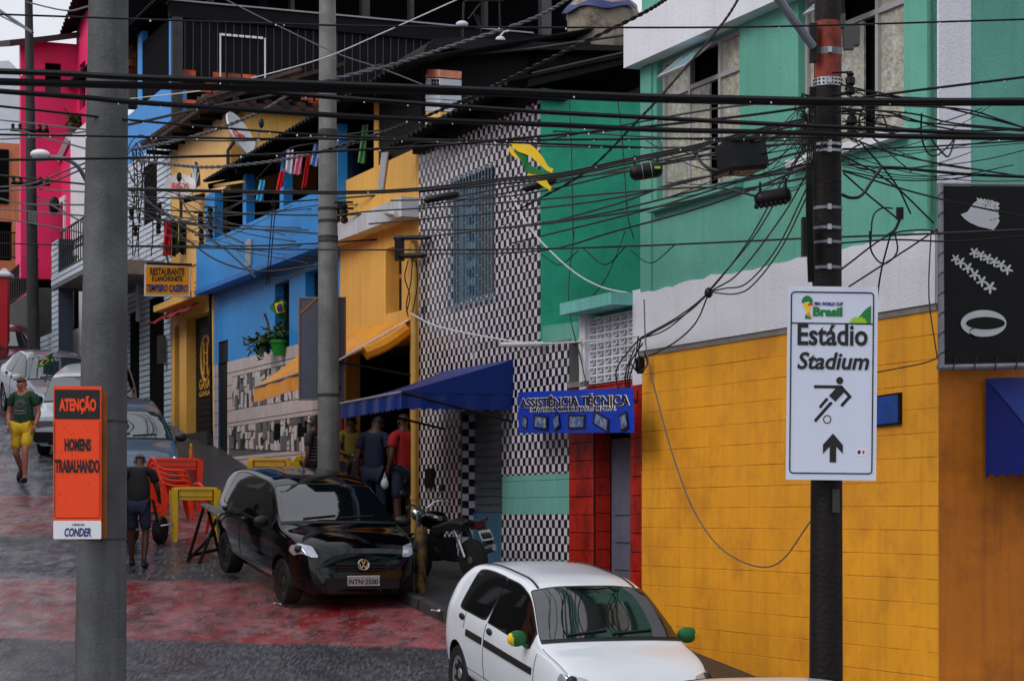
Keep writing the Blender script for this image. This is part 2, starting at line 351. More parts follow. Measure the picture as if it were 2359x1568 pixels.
# wet street: asphalt, concrete lightened in colour to stand for sky reflection and worn red street painting, laid out by position up the hill
def road_mat():
    m=bpy.data.materials.new('wet_street'); m.use_nodes=True; t=m.node_tree; N=t.nodes; L=t.links; b=N['Principled BSDF']
    g=N.new('ShaderNodeNewGeometry'); sp=N.new('ShaderNodeSeparateXYZ'); L.new(g.outputs['Position'],sp.inputs[0])
    def noise(sc,det=8,ro=.65,vec=None):
        n=N.new('ShaderNodeTexNoise'); n.inputs['Scale'].default_value=sc; n.inputs['Detail'].default_value=det; n.inputs['Roughness'].default_value=ro
        L.new(vec or g.outputs['Position'],n.inputs['Vector']); return n.outputs['Fac']
    def mth(op,a,c,cl=False):
        n=N.new('ShaderNodeMath'); n.operation=op; n.use_clamp=cl
        for i,x in enumerate((a,c)):
            if isinstance(x,(int,float)): n.inputs[i].default_value=x
            else: L.new(x,n.inputs[i])
        return n.outputs[0]
    def rng(x,a,c,lo=0,hi=1):
        n=N.new('ShaderNodeMapRange'); n.inputs[1].default_value=a; n.inputs[2].default_value=c; n.inputs[3].default_value=lo; n.inputs[4].default_value=hi
        L.new(x,n.inputs[0]); return n.outputs[0]
    def mix(f,a,c):
        n=N.new('ShaderNodeMix'); n.data_type='RGBA'
        L.new(f,n.inputs[0])
        for i,x in ((6,a),(7,c)):
            if isinstance(x,tuple): n.inputs[i].default_value=(*x,1)
            else: L.new(x,n.inputs[i])
        return n.outputs[2]
    mp=N.new('ShaderNodeMapping'); mp.inputs['Scale'].default_value=(1.25,.55,1); L.new(g.outputs['Position'],mp.inputs['Vector'])
    wob=mth('MULTIPLY',mth('SUBTRACT',noise(.7),.5),1.0)
    y=mth('ADD',sp.outputs['Y'],wob)
    yy=mth('ADD',y,mth('MULTIPLY',sp.outputs['X'],.12))
    fine=noise(60,4); med=noise(5,vec=mp.outputs[0]); big=noise(.8)
    asph=mix(rng(fine,.40,.62),(.014,.015,.018),(.15,.155,.175))
    mg=N.new('ShaderNodeMapping'); mg.inputs['Scale'].default_value=(34,4.5,1); L.new(g.outputs['Position'],mg.inputs['Vector'])
    speck=noise(1,3,.6,mg.outputs[0]); asph=mix(rng(speck,.50,.70),asph,(.19,.195,.22))
    asph=mix(rng(speck,.50,.34,0,.8),asph,(.010,.010,.012))
    asph=mix(rng(big,.42,.62,0,.55),asph,(.04,.043,.052))
    conc=mix(rng(med,.40,.62),(.035,.038,.048),(.27,.29,.34))
    conc=mix(rng(sp.outputs['X'],-5.6,-4.2,0,.78),conc,(.026,.027,.032))
    conc=mix(rng(big,.46,.62,0,.7),conc,(.032,.034,.042))
    conc=mix(rng(speck,.46,.36,0,.6),conc,(.02,.021,.026)); conc=mix(rng(speck,.55,.68,0,.6),conc,(.34,.36,.40))
    base=mix(rng(yy,22.2,22.4),asph,conc)
    # red painted bands
    def band(a,c): return mth('MULTIPLY',rng(yy,a,a+.14),rng(yy,c-.16,c,1,0))
    left=rng(sp.outputs['X'],-5.2,-4.2,1,0)
    b1=mth('MULTIPLY',band(22.25,26.2),rng(sp.outputs['X'],-.6,1.2,1,0)); b2=mth('MULTIPLY',band(29.6,34.0),rng(sp.outputs['X'],-4.6,-2.6,1,.35))
    wear=rng(noise(3.2,9,.75,mp.outputs[0]),.32,.56)
    bands=mth('MAXIMUM',b1,b2)
    red=mix(rng(noise(1.0,4,.55,mp.outputs[0]),.50,.56),(.44,.105,.112),(.34,.014,.013))
    red=mix(mth('MULTIPLY',rng(noise(2.6,9,.75,mp.outputs[0]),.46,.60),rng(sp.outputs['X'],-5.6,-3.6,.95,.4)),red,(.50,.36,.37))
    base=mix(mth('MULTIPLY',bands,mth('MULTIPLY',wear,.92)),base,red)
    base=mix(rng(noise(1.7,5,.6),.56,.66,0,.6),base,(.022,.023,.028))
    L.new(base,b.inputs['Base Color'])
    wet=rng(noise(.9,7,.6,mp.outputs[0]),.38,.62)
    ro=rng(wet,0,1,.40,.07); L.new(ro,b.inputs['Roughness']); L.new(rng(wet,0,1,.12,.55),b.inputs['Specular IOR Level'])
    bp=N.new('ShaderNodeBump'); bp.inputs['Strength'].default_value=.8; bp.inputs['Distance'].default_value=.03
    bs=rng(wet,0,1,.5,.10); L.new(bs,bp.inputs['Strength'])
    hh=mth('ADD',mth('MULTIPLY',fine,.5),mth('MULTIPLY',noise(9,6),1.2)); L.new(hh,bp.inputs['Height']); L.new(bp.outputs[0],b.inputs['Normal'])
    return m
M['road']=road_mat()
# ------------------------------------------------------------------ ground
mb=MB(); ys=[-250,-60,-10,0,2,4,6,8,10,12,14,16,18,19,21,23,26,30,35,40,45,50,55,60,70,80,95,140,300,900]; xs=[-600,-100,-30,-10,-5,0,5,10,30,100,600]
for j in range(len(ys)-1):
    for i in range(len(xs)-1):
        mb.poly([(xs[i],ys[j],gz(ys[j])),(xs[i+1],ys[j],gz(ys[j])),(xs[i+1],ys[j+1],gz(ys[j+1])),(xs[i],ys[j+1],gz(ys[j+1]))])
mb.build('street',M['road'],kind='structure',smooth=False)
def walk(s0,s1,o0,o1,h,m,name):
    mb=MB(); n=max(1,int(abs(s1-s0)))
    for i in range(n):
        a=s0+(s1-s0)*i/n; b=s0+(s1-s0)*(i+1)/n
        def P(s,o,dz): q=FM.at(s,0,o); return Vector((q.x,q.y,gz(q.y)+dz))
        f=lambda s:(o1(s) if callable(o1) else o1)
        mb.poly([P(a,o0,h),P(b,o0,h),P(b,f(b),h),P(a,f(a),h)])
        mb.poly([P(a,f(a),h),P(b,f(b),h),P(b,f(b),-.3),P(a,f(a),-.3)])
        mb.poly([P(a,o0,h),P(b,o0,h),P(b,o0,-.3),P(a,o0,-.3)])
    for s in (s0,s1): mb.poly([P(s,o0,h),P(s,f(s),h),P(s,f(s),-.3),P(s,o0,-.3)])
    return mb.build(name,m,kind='structure')
so_=lambda s: 1.45 if s>5.2 else (.85 if s<4 else .85+.6*(s-4)/1.2)
walk(-.6,24,-.4,so_,.10,M['kerb'],'pavement')
mb=MB()   # kerb stones along the pavement edge
pv=bpy.data.objects['pavement']
s=4.2; i=0
while s<14:
    q=FM.at(s+.38,0,so_(s+.38)+.06); a,b=FM.at(s,0,so_(s)),FM.at(s+.76,0,so_(s+.76)); dv=Vector((b.x-a.x,b.y-a.y,gz(b.y)-gz(a.y)))
    sm=MB(); sm.box((0,0,0),(.74,.13,.26))
    piece('kerb_stone',sm.mesh('kerb_stone',M['cement_dark']),pv,(q.x,q.y,gz(q.y)-.005+random.uniform(-.008,.008)),rot=(0,-math.asin(dv.z/dv.length),math.atan2(dv.y,dv.x)+random.uniform(-.012,.012)))
    s+=.78
# ------------------------------------------------------------------ tiled surfaces
def tile_field(parent,pl,s0,s1,z0,z1,w,h,gap,pick,off=0,th=.012,openings=(),bond=0,limit=300,name='tile',jit=.0015,inside=None,z_ref=None,s_ref=None):
    if s0>s1: s0,s1=s1,s0
    zr=z0 if z_ref is None else z_ref; sr=s0 if s_ref is None else s_ref
    T=[]
    for j in range(math.floor((z0-zr)/h),math.ceil((z1-zr)/h)):
        sh=(bond*w if j%2 else 0)
        for i in range(math.floor((s0-sr-sh)/w)-1,math.ceil((s1-sr)/w)+1):
            a=max(s0,sr+sh+i*w)+gap/2; b=min(s1,sr+sh+(i+1)*w)-gap/2; c=max(z0,zr+j*h)+gap/2; d=min(z1,zr+(j+1)*h)-gap/2
            if b-a<.012 or d-c<.012: continue
            cut=[(a,b,c,d)]
            for o in openings:
                oa,ob=min(o[0],o[1]),max(o[0],o[1]); nx=[]
                for (A,B,Cc,D) in cut:
                    if B<=oa or A>=ob or D<=o[2] or Cc>=o[3]: nx.append((A,B,Cc,D)); continue
                    if A<oa: nx.append((A,oa,Cc,D)); A=oa
                    if B>ob: nx.append((ob,B,Cc,D)); B=ob
                    if Cc<o[2]: nx.append((A,B,Cc,o[2]))
                    if D>o[3]: nx.append((A,B,o[3],D))
                cut=[q for q in nx if q[1]-q[0]>.012 and q[3]-q[2]>.012]
            for q in cut:
                if name=='tile' and w<.09 and random.random()<.0015: continue
                if inside and not inside((q[0]+q[1])/2,(q[2]+q[3])/2): continue
                T.append((pl.y((q[0]+q[1])/2),q,pick(i,j)))
    T.sort(key=lambda t:t[0]); cache={}
    rest={}
    rz=math.atan2(pl.N.y,pl.N.x)+math.pi/2     # local x along wall, local -y out of the wall
    for k,(yy,(a,b,c,d),m) in enumerate(T):
        t=th+random.uniform(0,jit)
        if k<limit:
            key=(round(b-a,3),round(d-c,3),m)
            if key not in cache:
                x,z=key[0]/2,key[1]/2; e=min(.004,x*.2)
                q=MB(); q.add([(-x,0,-z),(x,0,-z),(x,0,z),(-x,0,z),(-x,-th+e,-z),(x,-th+e,-z),(x,-th+e,z),(-x,-th+e,z),(-x+e,-th,-z+e),(x-e,-th,-z+e),(x-e,-th,z-e),(-x+e,-th,z-e)],
                      [[0,1,5,4],[1,2,6,5],[2,3,7,6],[3,0,4,7],[4,5,9,8],[5,6,10,9],[6,7,11,10],[7,4,8,11],[8,9,10,11]])
                cache[key]=q.mesh(name,M[m])
            piece(name,cache[key],parent,pl.at((a+b)/2+random.uniform(-jit,jit)*.4,(c+d)/2+random.uniform(-jit,jit)*.4,off+random.uniform(0,jit)),rz)
        else:
            q=rest.setdefault(m,MB()); bar(q,pl,a,b,c,d,off,off+t)
    for m,q in rest.items(): q.build(name+'_field',M[m],parent,kind='stuff')
def window(parent,pl,a0,a1,z0,z1,off,cols,rows,fm,panes,fw=.05,name='window',th=.06,skip=()):
    if a0>a1: a0,a1=a1,a0
    f=MB()
    bar(f,pl,a0,a0+fw,z0,z1,off,off+th); bar(f,pl,a1-fw,a1,z0,z1,off,off+th); bar(f,pl,a0+fw,a1-fw,z0,z0+fw,off,off+th-.002); bar(f,pl,a0+fw,a1-fw,z1-fw,z1,off,off+th-.002)
    C=[a0+(a1-a0)*c for c in cols]; Z=[z0+(z1-z0)*c for c in rows]
    for c in C[1:-1]: bar(f,pl,c-fw/2,c+fw/2,z0+fw,z1-fw,off,off+th-.004)
    for i in range(len(C)-1):
        for z in Z[1:-1]: bar(f,pl,C[i]+fw/2,C[i+1]-fw/2,z-fw/2,z+fw/2,off,off+th-.006)
    fo=f.build(name,M[fm],parent)
    for i in range(len(C)-1):
        for j in range(len(Z)-1):
            if (i,j) in skip: continue
            q=MB(); bar(q,pl,C[i]+fw*.4,C[i+1]-fw*.4,Z[j]+fw*.4,Z[j+1]-fw*.4,off+.012,off+.024); q.build('pane',M[panes[(i*7+j*3)%len(panes)]],fo)
    return fo
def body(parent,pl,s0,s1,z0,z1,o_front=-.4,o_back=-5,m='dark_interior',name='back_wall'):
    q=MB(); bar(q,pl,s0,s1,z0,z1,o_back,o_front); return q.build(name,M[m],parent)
S_=FM.s
# ================================================================== teal and yellow corner house
gt=S_(1478); zg=2.2; zy=CZ+1.74; zb=CZ+2.345; ztop=CZ+6.4
H=thing('corner_house','corner house, teal above, yellow painted blocks below, wide white band between','house',FM.at(2.7,2.7,-2))
w1=opn(FM,1512,140,473,1703); w2=(S_(1838),S_(2081),CZ+3.25,CZ+4.72); w1=(w1[0],w1[1],CZ+3.235,CZ+4.71)
q=MB(); wallgrid(q,FM,0,gt,zb,ztop,[w1,w2],0,.16); q.build('upper_wall',M['teal_paint'],H)
q=MB(); bar(q,FM,gt-.26,gt,zb,CZ+4.7,0,.018); q.build('pilaster',M['teal_paint'],H)
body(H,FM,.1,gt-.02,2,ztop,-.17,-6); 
b_=MB(); bar(b_,FM,0.01,gt,1.6,zy-.02,-.16,-.012); b_.build('lower_wall',M['yellow_paint'],H)
tile_field(H,FM,0,gt,2.1,zy-.05,.4,.2,.002,lambda i,j:'yellow_paint',off=-.012,th=.012,bond=.5,name='block',z_ref=zy-.05-20*.2,jit=.003)
q=MB(); n=40; top=[FM.at(gt+.07-(gt+.07)*i/n,zb+random.uniform(-.012,.014)+(.03 if i<14 and random.random()<.3 else 0),.03) for i in range(n+1)]
for i in range(n):
    a,b=top[i],top[i+1]; q.prism([Vector((a.x,a.y,zy)),Vector((b.x,b.y,zy)),b,a],-FM.N*.05)
bo=q.build('plaster_band',M['white_paint'],H)
q=MB(); bar(q,FM,.0,gt+.02,zy-.055,zy-.004,-.01,.016); q.build('ledge',M['cement'],H)
q=MB(); bar(q,FM,-.4,gt+.09,CZ+4.715,CZ+5.2,-.1,.17); q.build('fascia',M['white_paint'],H)
g_=['figured_glass']
for k,(w,u0,u1) in enumerate(((w1,1512,1703),(w2,1838,2081))):
    a0,a1=sorted(w[:2]); z0,z1=w[2:4]
    cols=[0,.31,.67,1]; 
    q=MB(); bar(q,FM,a0-.08,a1+.06,z0-.085,z0-.002,-.10,.10); q.build('sill',M['teal_paint' if k==0 else 'white_paint'],H)
    fo=window(H,FM,a0,a1,z0,z1,-.13,cols,[0,.75,1],'alu',g_,fw=.045,skip=((1,1),(1,0)))
    wdt=a1-a0
    # right: lower middle column holds a half-open sliding leaf, upper middle an awning sash tilted out
    qa=a0+wdt*.31+.02; qb=a0+wdt*.67-.02
    q=MB(); bar(q,FM,qa+.21,qb,z0+.05,z0+.75*(z1-z0)-.03,-.11,-.09); q.build('pane',M['figured_glass'],fo)
    zt=z1-.05; L_=.37; ang=R(45)
    o1=.03+L_*math.sin(ang); zl=zt-L_*math.cos(ang)
    s_=MB(); P=[FM.at(qa,zt,-.02),FM.at(qb,zt,-.02),FM.at(qb,zl,o1),FM.at(qa,zl,o1)]
    nv=(P[1]-P[0]).cross(P[3]-P[0]).normalized()*.02
    def qd(i,j): return P[0].lerp(P[1],i).lerp(P[3].lerp(P[2],i),j)
    for (x0,y0,x1,y1) in ((0,0,.06,1),(.94,0,1,1),(.06,0,.94,.1),(.06,.9,.94,1),(.47,.1,.52,.9)): s_.prism([qd(x0,y0),qd(x1,y0),qd(x1,y1),qd(x0,y1)],nv)
    so2=s_.build('open_sash',M['alu'],fo)
    for a,b in ((.06,.47),(.52,.94)):
        q=MB(); q.prism([qd(a,.1)+nv*.3,qd(b,.1)+nv*.3,qd(b,.9)+nv*.3,qd(a,.9)+nv*.3],nv*.4); q.build('sash_glass',M['glass_blue'],fo)
# side street face
q=MB(); wallgrid(q,FR,0,7,zb,ztop,[(1.55,3.2,CZ+3.27,CZ+5.3)],0,.16); q.build('side_wall',M['teal_paint'],H)
q=MB(); bar(q,FR,-.002,.31,zb-.02,ztop,-.01,.012); q.build('white_stripe',M['white_paint'],H)
window(H,FR,1.55,3.2,CZ+3.27,CZ+5.3,-.12,[0,.5,1],[0,.5,1],'alu',['silver_glass'],fw=.04)
q=MB(); bar(q,FR,0,7,1.6,zy,-.16,-.002); q.build('side_lower_wall',M['shaded_orange_paint'],H)
q=MB(); bar(q,FR,0,7,zy,zb,-.16,.02); q.build('side_band',M['white_paint'],H)
q=MB(); bar(q,FR,.2,6.9,1.6,ztop,-3,-.2); q.build('back_wall',M['dark_interior'],H)
# small blue plaque on the yellow wall
p=thing('wall_plaque','small blue metal hatch in a dark frame on the yellow block wall','hatch',FM.at(S_(2046),FM.z(2046,940),.0))
q=MB(); prj(q,FM,[(2012,912),(2071,903),(2071,977),(2012,983)],0.002,.03); q.build('frame',M['black_metal'],p)
q=MB(); prj(q,FM,[(2016,916),(2067,908),(2067,972),(2016,978)],.03,.036); q.build('plate',mat('plaque_blue',rgb(24,70,150),.4,var=.2,scale=8,col2=rgb(70,60,50),c2amt=.6,c2scale=7,c2thr=.6),p)
# ================================================================== checker house
uL,uR=966,1245
zc0=2.6; zct=CZ+4.95; sL,sR=S_(uL),S_(uR); s2=S_(1311); zlow=FM.z(1245,792)
Hc=thing('checkered_house','narrow house clad in black and white checker tiles, grilled window and roller door','house',FM.at((sL+sR)/2,3,-2))
door=(S_(1062),S_(1157),2.6,FM.z(1157,935)); win=(S_(1043),S_(1140),FM.z(1043,701),FM.z(1043,421))
win2=win
q=MB(); wallgrid(q,FM,sR,sL,zc0,zct,[door,win],0,.2); wallgrid(q,FM,s2,sR-.001,zc0,zlow,(),0,.2); q.build('wall',M['mortar'],Hc)
zt0,zt1=FM.z(1157,1185),FM.z(1157,1096)
band=(s2,S_(1157),zt0,zt1)
tz=dict(w=.0865,h=.0916,gap=.004,pick=lambda i,j:('tile_dark' if (i+j)%2 else 'tile_white')+('','','2','3')[(i*7919+j*104729+i*j*31)%4],off=0.001,th=.008)
tile_field(Hc,FM,s2,sL,zc0,zct,openings=[door,win,band],inside=lambda s,z: s>sR or z<zlow,limit=300,s_ref=sR,z_ref=2.6,**tz)
tile_field(Hc,FM,*band,.2,.2,.003,lambda i,j:'tile_teal',off=.001,th=.007,name='teal_tile',limit=60)
# tiles in the door reveal
JP=Plane((FM.at(S_(1062),0,0).x,FM.at(S_(1062),0,0).y),FM.n)
for k in range(40):
    for i in range(2):
        q=MB(); a=FM.at(S_(1062)-.006,2.75+k*.0916,-.012-i*.09); 
        if 2.75+k*.0916>door[3]-.1: continue
        b=a-FM.N*.086; q.prism([a,b,b+Vector((0,0,.0886)),a+Vector((0,0,.0886))],-FM.T*.006 if FM.t[1]>0 else FM.T*.006)
        q.build('tile',M['tile_dark' if (i+k)%2 else 'tile_white'],Hc)
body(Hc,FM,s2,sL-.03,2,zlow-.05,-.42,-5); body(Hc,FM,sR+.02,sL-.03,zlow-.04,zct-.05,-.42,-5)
# roller door: slats, and ribbed blue panel at its foot
rd=MB(); bar(rd,FM,door[0],door[1],door[2],door[3],-.22,-.2); rdo=rd.build('roller_door',M['shutter'],Hc)
z=FM.z(1157,1180)
zz=z
while zz<door[3]:
    q=MB(); bar(q,FM,door[0],door[1],zz+.012,zz+.085,-.2,-.178); bar(q,FM,door[0],door[1],zz+.0,zz+.012,-.2,-.192); q.build('slat',M['shutter'],rdo); zz+=.1
n=30; a=door[0]+.0; 
for i in range(n):
    x0=door[0]+(door[1]-door[0])*i/n; x1=door[0]+(door[1]-door[0])*(i+.62)/n
    q=MB(); bar(q,FM,x0,x1,2.9,z,-.2,-.16); q.build('rib',M['shutter_blue'],rdo)
q=MB(); bar(q,FM,door[0],door[1],2.9,z-.01,-.205,-.185); q.build('door_panel',M['shutter_blue'],rdo)
# window behind its grille
wf=MB(); a0,a1=sorted(win[:2]); wz0,wz1=win[2:4]
bar(wf,FM,a0,a1,wz0,wz0+.05,-.17,-.1); bar(wf,FM,a0,a1,wz1-.05,wz1,-.17,-.1); bar(wf,FM,a1-.06,a1,wz0,wz1,-.17,-.1); bar(wf,FM,a0,a0+.05,wz0,wz1,-.17,-.1); bar(wf,FM,a1-.55,a1-.5,wz0,wz1,-.17,-.1)
wo_=wf.build('window',M['grille_blue'],Hc)
q=MB(); bar(q,FM,a0+.05,a1-.55,wz0+.05,wz1-.05,-.168,-.155); q.build('pane',M['curtain'],wo_)
q=MB(); bar(q,FM,a1-.5,a1-.06,wz0+.05,wz1-.05,-.168,-.155); q.build('pane',M['grille_blue'],wo_)
nl=6
for i in range(nl):
    zz=wz0+.1+(wz1-wz0-.2)*i/nl; q=MB(); bar(q,FM,a1-.44,a1-.14,zz,zz+.13,-.155,-.145); q.build('louvre',mat('louvre_blue',rgb(24,50,96),.4),wo_)
g=MB(); 
nb=14
for i in range(nb+1):
    x=a0-.02+(a1-a0+.06)*i/nb; bar(g,FM,x-.006,x+.006,wz0-.08,wz1+.03,.05,.062)
for zz in (wz0-.06,wz1): bar(g,FM,a0-.02,a1+.04,zz,zz+.015,.046,.05)
for i in range(nb):
    x=a0-.02+(a1-a0+.06)*(i)/nb
    for k in range(9):
        zz=wz0+.05+((k+ (i%3)/3)/9)*(wz1-wz0-.1); bar(g,FM,x+.006,x+(a1-a0+.06)/nb-.006,zz,zz+.008,.052,.06)
g.build('grille',M['grille_blue'],Hc)
# meter box beside the door
q=MB(); prj(q,FM,[(978,1080),(995,1077),(995,1120),(978,1123)],0.009,.05); tag(q.build('meter_box',M['black_metal']),'small black meter box on the checker tiles beside the roller door','box')
# green side wall of the checker house
c0=FM.at(sR,0,0); GP=Plane((c0.x,c0.y),(.9247,.3807))
q=MB(); pts=[GP.at(0,2,.006),GP.at(3,2,.006),GP.at(3,CZ+4.82,.006),GP.at(0,CZ+5.0,.006)]; q.prism(pts,-GP.N*.2)
q.build('green_side_wall',M['green_paint'],Hc)
# ================================================================== low red tiled entrance
He=thing('tiled_entrance','low entrance of red tiles with breeze block screen under a teal canopy','entrance',FM.at(S_(1400),2.8,-1))
dr=(S_(1366),S_(1452),2.6,FM.z(1366,985)); zr=FM.z(1320,893); zcob=(FM.z(1350,885),FM.z(1350,735))
q=MB(); wallgrid(q,FM,gt,s2,2.6,zr,[dr],-.01,.2); q.build('wall',M['grout_dark'],He)
tile_field(He,FM,gt,s2,2.6,zr,.215,.2,.008,lambda i,j:'tile_red',off=-.01,th=.014,openings=[dr],bond=0,name='red_tile',jit=.004)
q=MB(); bar(q,FM,dr[0],S_(1366)-.0,2.6,dr[3],-1.2,-1.1); q.build('inner_wall',M['dark_interior'],He)
# red tiled left jamb and grey door leaf
for k in range(14):
    a=FM.at(dr[0]-.004,2.62+k*.2,-.03)
    for i in range(1):
        q=MB(); p0=a-FM.N*(.3*i); q.prism([p0,p0-FM.N*.17,p0-FM.N*.17+Vector((0,0,.192)),p0+Vector((0,0,.192))],FM.T*(-.01)); q.build('red_tile',M['tile_red'],He)
q=MB(); bar(q,FM,dr[0],dr[1],2.65,dr[3]-.12,-.26,-.22); do=q.build('door',mat('door_grey',rgb(92,96,112),.6,var=.15,streak=.4),He)
for k in range(6):
    q=MB(); bar(q,FM,S_(1446),S_(1375),2.9+k*.3,3.15+k*.3,-.22,-.205); q.build('door_panel',MATS['door_grey'],do)
q=MB(); bar(q,FM,S_(1384),S_(1376),3.4,3.6,-.21,-.15); q.build('handle',M['black_metal'],do)
# screen: individual blocks
ca,cb=S_(1458),S_(1351); nx,nz=6,8; cw=(cb-ca)/nx; ch=(zcob[1]-zcob[0])/nz
blk=MB(); rzq=math.atan2(FM.N.y,FM.N.x)+math.pi/2; t=.012
for (x0,x1,z0,z1) in ((-cw/2,cw/2,-ch/2,-ch/2+t),(-cw/2,cw/2,ch/2-t,ch/2),(-cw/2,-cw/2+t,-ch/2+t,ch/2-t),(cw/2-t,cw/2,-ch/2+t,ch/2-t)): blk.box(((x0+x1)/2,-.025,(z0+z1)/2),(x1-x0,.05,z1-z0))
arc=[(-cw/2+t,-ch*.1),(-cw*.12,-ch*.02),(cw*.02,ch*.2),(cw*.05,ch/2-t)]
for a,b in zip(arc,arc[1:]): blk.prism([(a[0],0,a[1]),(b[0],0,b[1]),(b[0]+.012,0,b[1]-.012),(a[0]+.012,0,a[1]-.012)],(0,-.045,0))
bm_=blk.mesh('breeze_block',M['white_paint'])
for i in range(nx):
    for j in range(nz): piece('breeze_block',bm_,He,FM.at(ca+cw*(i+.5),zcob[0]+ch*(j+.5),-.08),rzq)
q=MB(); bar(q,FM,cb,cb+.16,zcob[0]-.05,zcob[1]+.1,-.1,.02); q.build('post',M['white_paint'],He); q=MB(); bar(q,FM,gt-.02,ca-.005,zcob[0]-.08,zcob[1]+.2,-.15,.01); q.build('post',M['white_paint'],He)
q=MB(); bar(q,FM,cb+.0,s2-.02,zr-.0,zr+.06,-.2,.03); q.build('ledge',M['cement'],He)
q=MB(); bar(q,FM,ca,cb,zcob[0]-.3,zcob[1],-1.0,-.6); bar(q,FM,gt,s2,2.3,zr-.02,-3,-1.25); q.build('back_wall',M['dark_interior'],He)
zc=FM.z(1457,703); q=MB(); bar(q,FM,S_(1459),S_(1338),zc+.0,zc+.13,-.3,.26); q.build('canopy',mm('teal_slab',rgb(112,190,182),.6,var=.15,streak=.35,bump=.4,bscale=30),He)
q=MB(); prj(q,FM,[(1246,752),(1346,738),(1346,788),(1246,790)],-.2,-.02); q.build('parapet',M['teal_paint'],He)
q=MB(); q.tube([FM.pt(1337,780,.03),FM.pt(1341,880,.03)],.03,8); q.build('pipe',M['pipe_white'],He)
# ================================================================== corrugated roofs
def corrugated(mb,a,b,c,d,nu=40,nv=6,amp=.025,th=.02):   # a-b eave, d-c ridge
    a,b,c,d=map(Vector,(a,b,c,d)); n=(b-a).cross(d-a).normalized()
    if n.z<0: n=-n
    L=(b-a).length; per=.18
    f=lambda u,v:(a.lerp(b,u)).lerp(d.lerp(c,u),v)+n*amp*math.sin(2*math.pi*u*L/per)
    mb.sheet(f,max(4,int(L/per*4)),nv,n*th)
# ================================================================== peach house with the orange awning
sPL,sPR=S_(783),sL+.004
HP=thing('peach_house','peach painted house with white canopy slab over the bar under the orange awning','house',FM.at((sPL+sPR)/2,3.5,-2))
bz=CZ+2.4; bar_o=(S_(797),S_(944),2.8,bz); wn=opn(FM,888,574,723,925); wn=(wn[0],wn[1],FM.z(888,724),FM.z(888,574))
q=MB(); wallgrid(q,FM,sPR,sPL,2.8,CZ+4.97,[bar_o,wn],0,.22); q.build('wall',M['peach_paint'],HP)
q=MB(); bar(q,FM,wn[0],wn[1],wn[2],wn[3],-.24,-.2); wo2=q.build('window',M['shutter_dark'],HP)
q=MB(); bar(q,FM,wn[0]+.08,wn[1]-.3,wn[2]+.5,wn[3]-.35,-.2,-.19); q.build('curtain',mat('curtain_orange',rgb(180,100,20),.8),wo2)
q=MB(); m4=FM.M((wn[0]+wn[1])/2-.12,wn[2]+.72,-.185); q.lathe([(.001,0),(.13,0),(.13,.01),(.001,.01)],16,m4@Matrix.Diagonal((.8,1.5,1,1))); q.build('mirror',M['tile_pale'],wo2)
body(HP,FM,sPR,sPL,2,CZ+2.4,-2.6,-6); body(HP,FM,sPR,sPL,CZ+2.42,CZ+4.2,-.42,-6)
q=MB(); bar(q,FM,sPR,sPL,CZ+2.4,CZ+2.5,-2.6,-.23); q.build('ceiling',M['cement_dark'],HP)
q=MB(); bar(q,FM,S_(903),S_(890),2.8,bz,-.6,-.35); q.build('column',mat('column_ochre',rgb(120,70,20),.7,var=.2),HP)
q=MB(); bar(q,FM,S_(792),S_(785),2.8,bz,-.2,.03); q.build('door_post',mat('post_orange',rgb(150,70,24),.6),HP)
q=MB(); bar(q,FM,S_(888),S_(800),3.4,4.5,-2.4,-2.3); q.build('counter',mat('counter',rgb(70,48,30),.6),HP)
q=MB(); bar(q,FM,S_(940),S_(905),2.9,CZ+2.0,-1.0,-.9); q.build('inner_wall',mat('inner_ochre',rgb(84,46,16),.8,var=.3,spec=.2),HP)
zcn=FM.z(966,500); q=MB(); bar(q,FM,sPR,sPL+.1,zcn,zcn+.26,-.1,.25); q.build('canopy',mat('canopy_white',rgb(200,202,210),.7,var=.1,streak=.5,bump=.3),HP)
q=MB(); q.tube([FM.pt(885,489,.2),FM.pt(911,492,.5)],.03,8); q.build('spout',M['pipe_white'],HP)
q=MB(); bar(q,FM,S_(868),S_(858),CZ+4.9,CZ+5.9,-.15,-.02); q.build('post',M['peach_paint'],HP)
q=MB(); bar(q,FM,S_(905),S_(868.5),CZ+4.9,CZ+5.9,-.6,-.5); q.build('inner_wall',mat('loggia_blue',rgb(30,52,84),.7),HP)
q=MB(); bar(q,FM,sPR,sPL,CZ+4.3,CZ+6.4,-1.7,-1.6); q.build('loggia_back',M['dark_interior'],HP)
pq=MB(); prj(pq,FM,[(868,440),(878,352),(893,350),(880,442)],.01,.03)
tag(pq.build('house_plaque',mat('plaque_grey',rgb(168,166,168),.6,var=.15,scale=14)),'tall grey number board leaning on the peach parapet','board')
# brick pillar stub between the roofs
pl_=thing('brick_pillar','broken whitewashed pillar with a hollow brick, standing under the black roofs','pillar',FM.pt(998,290,-.1))
for k,(v0,v1,m) in enumerate(((160,178,'brick2'),(180,199,'pale_plaster'),(200,228,'pale_plaster'),(229,256,'pale_plaster'),(257,290,'peach_light'))):
    q=MB(); prj(q,FM,[(981+(k==0)*4,v0),(1014,v0+1),(1013,v1),(979,v1)],-.3,0); bo=q.build('brick',M[m],pl_)
    if k==1:
        for i in range(3):
            for j in range(2):
                h=MB(); u=993+i*6.3; v=183+j*8; prj(h,FM,[(u,v),(u+5,v),(u+5,v+6.5),(u,v+6.5)],0,.004); h.build('hole',M['dark_interior'],bo)
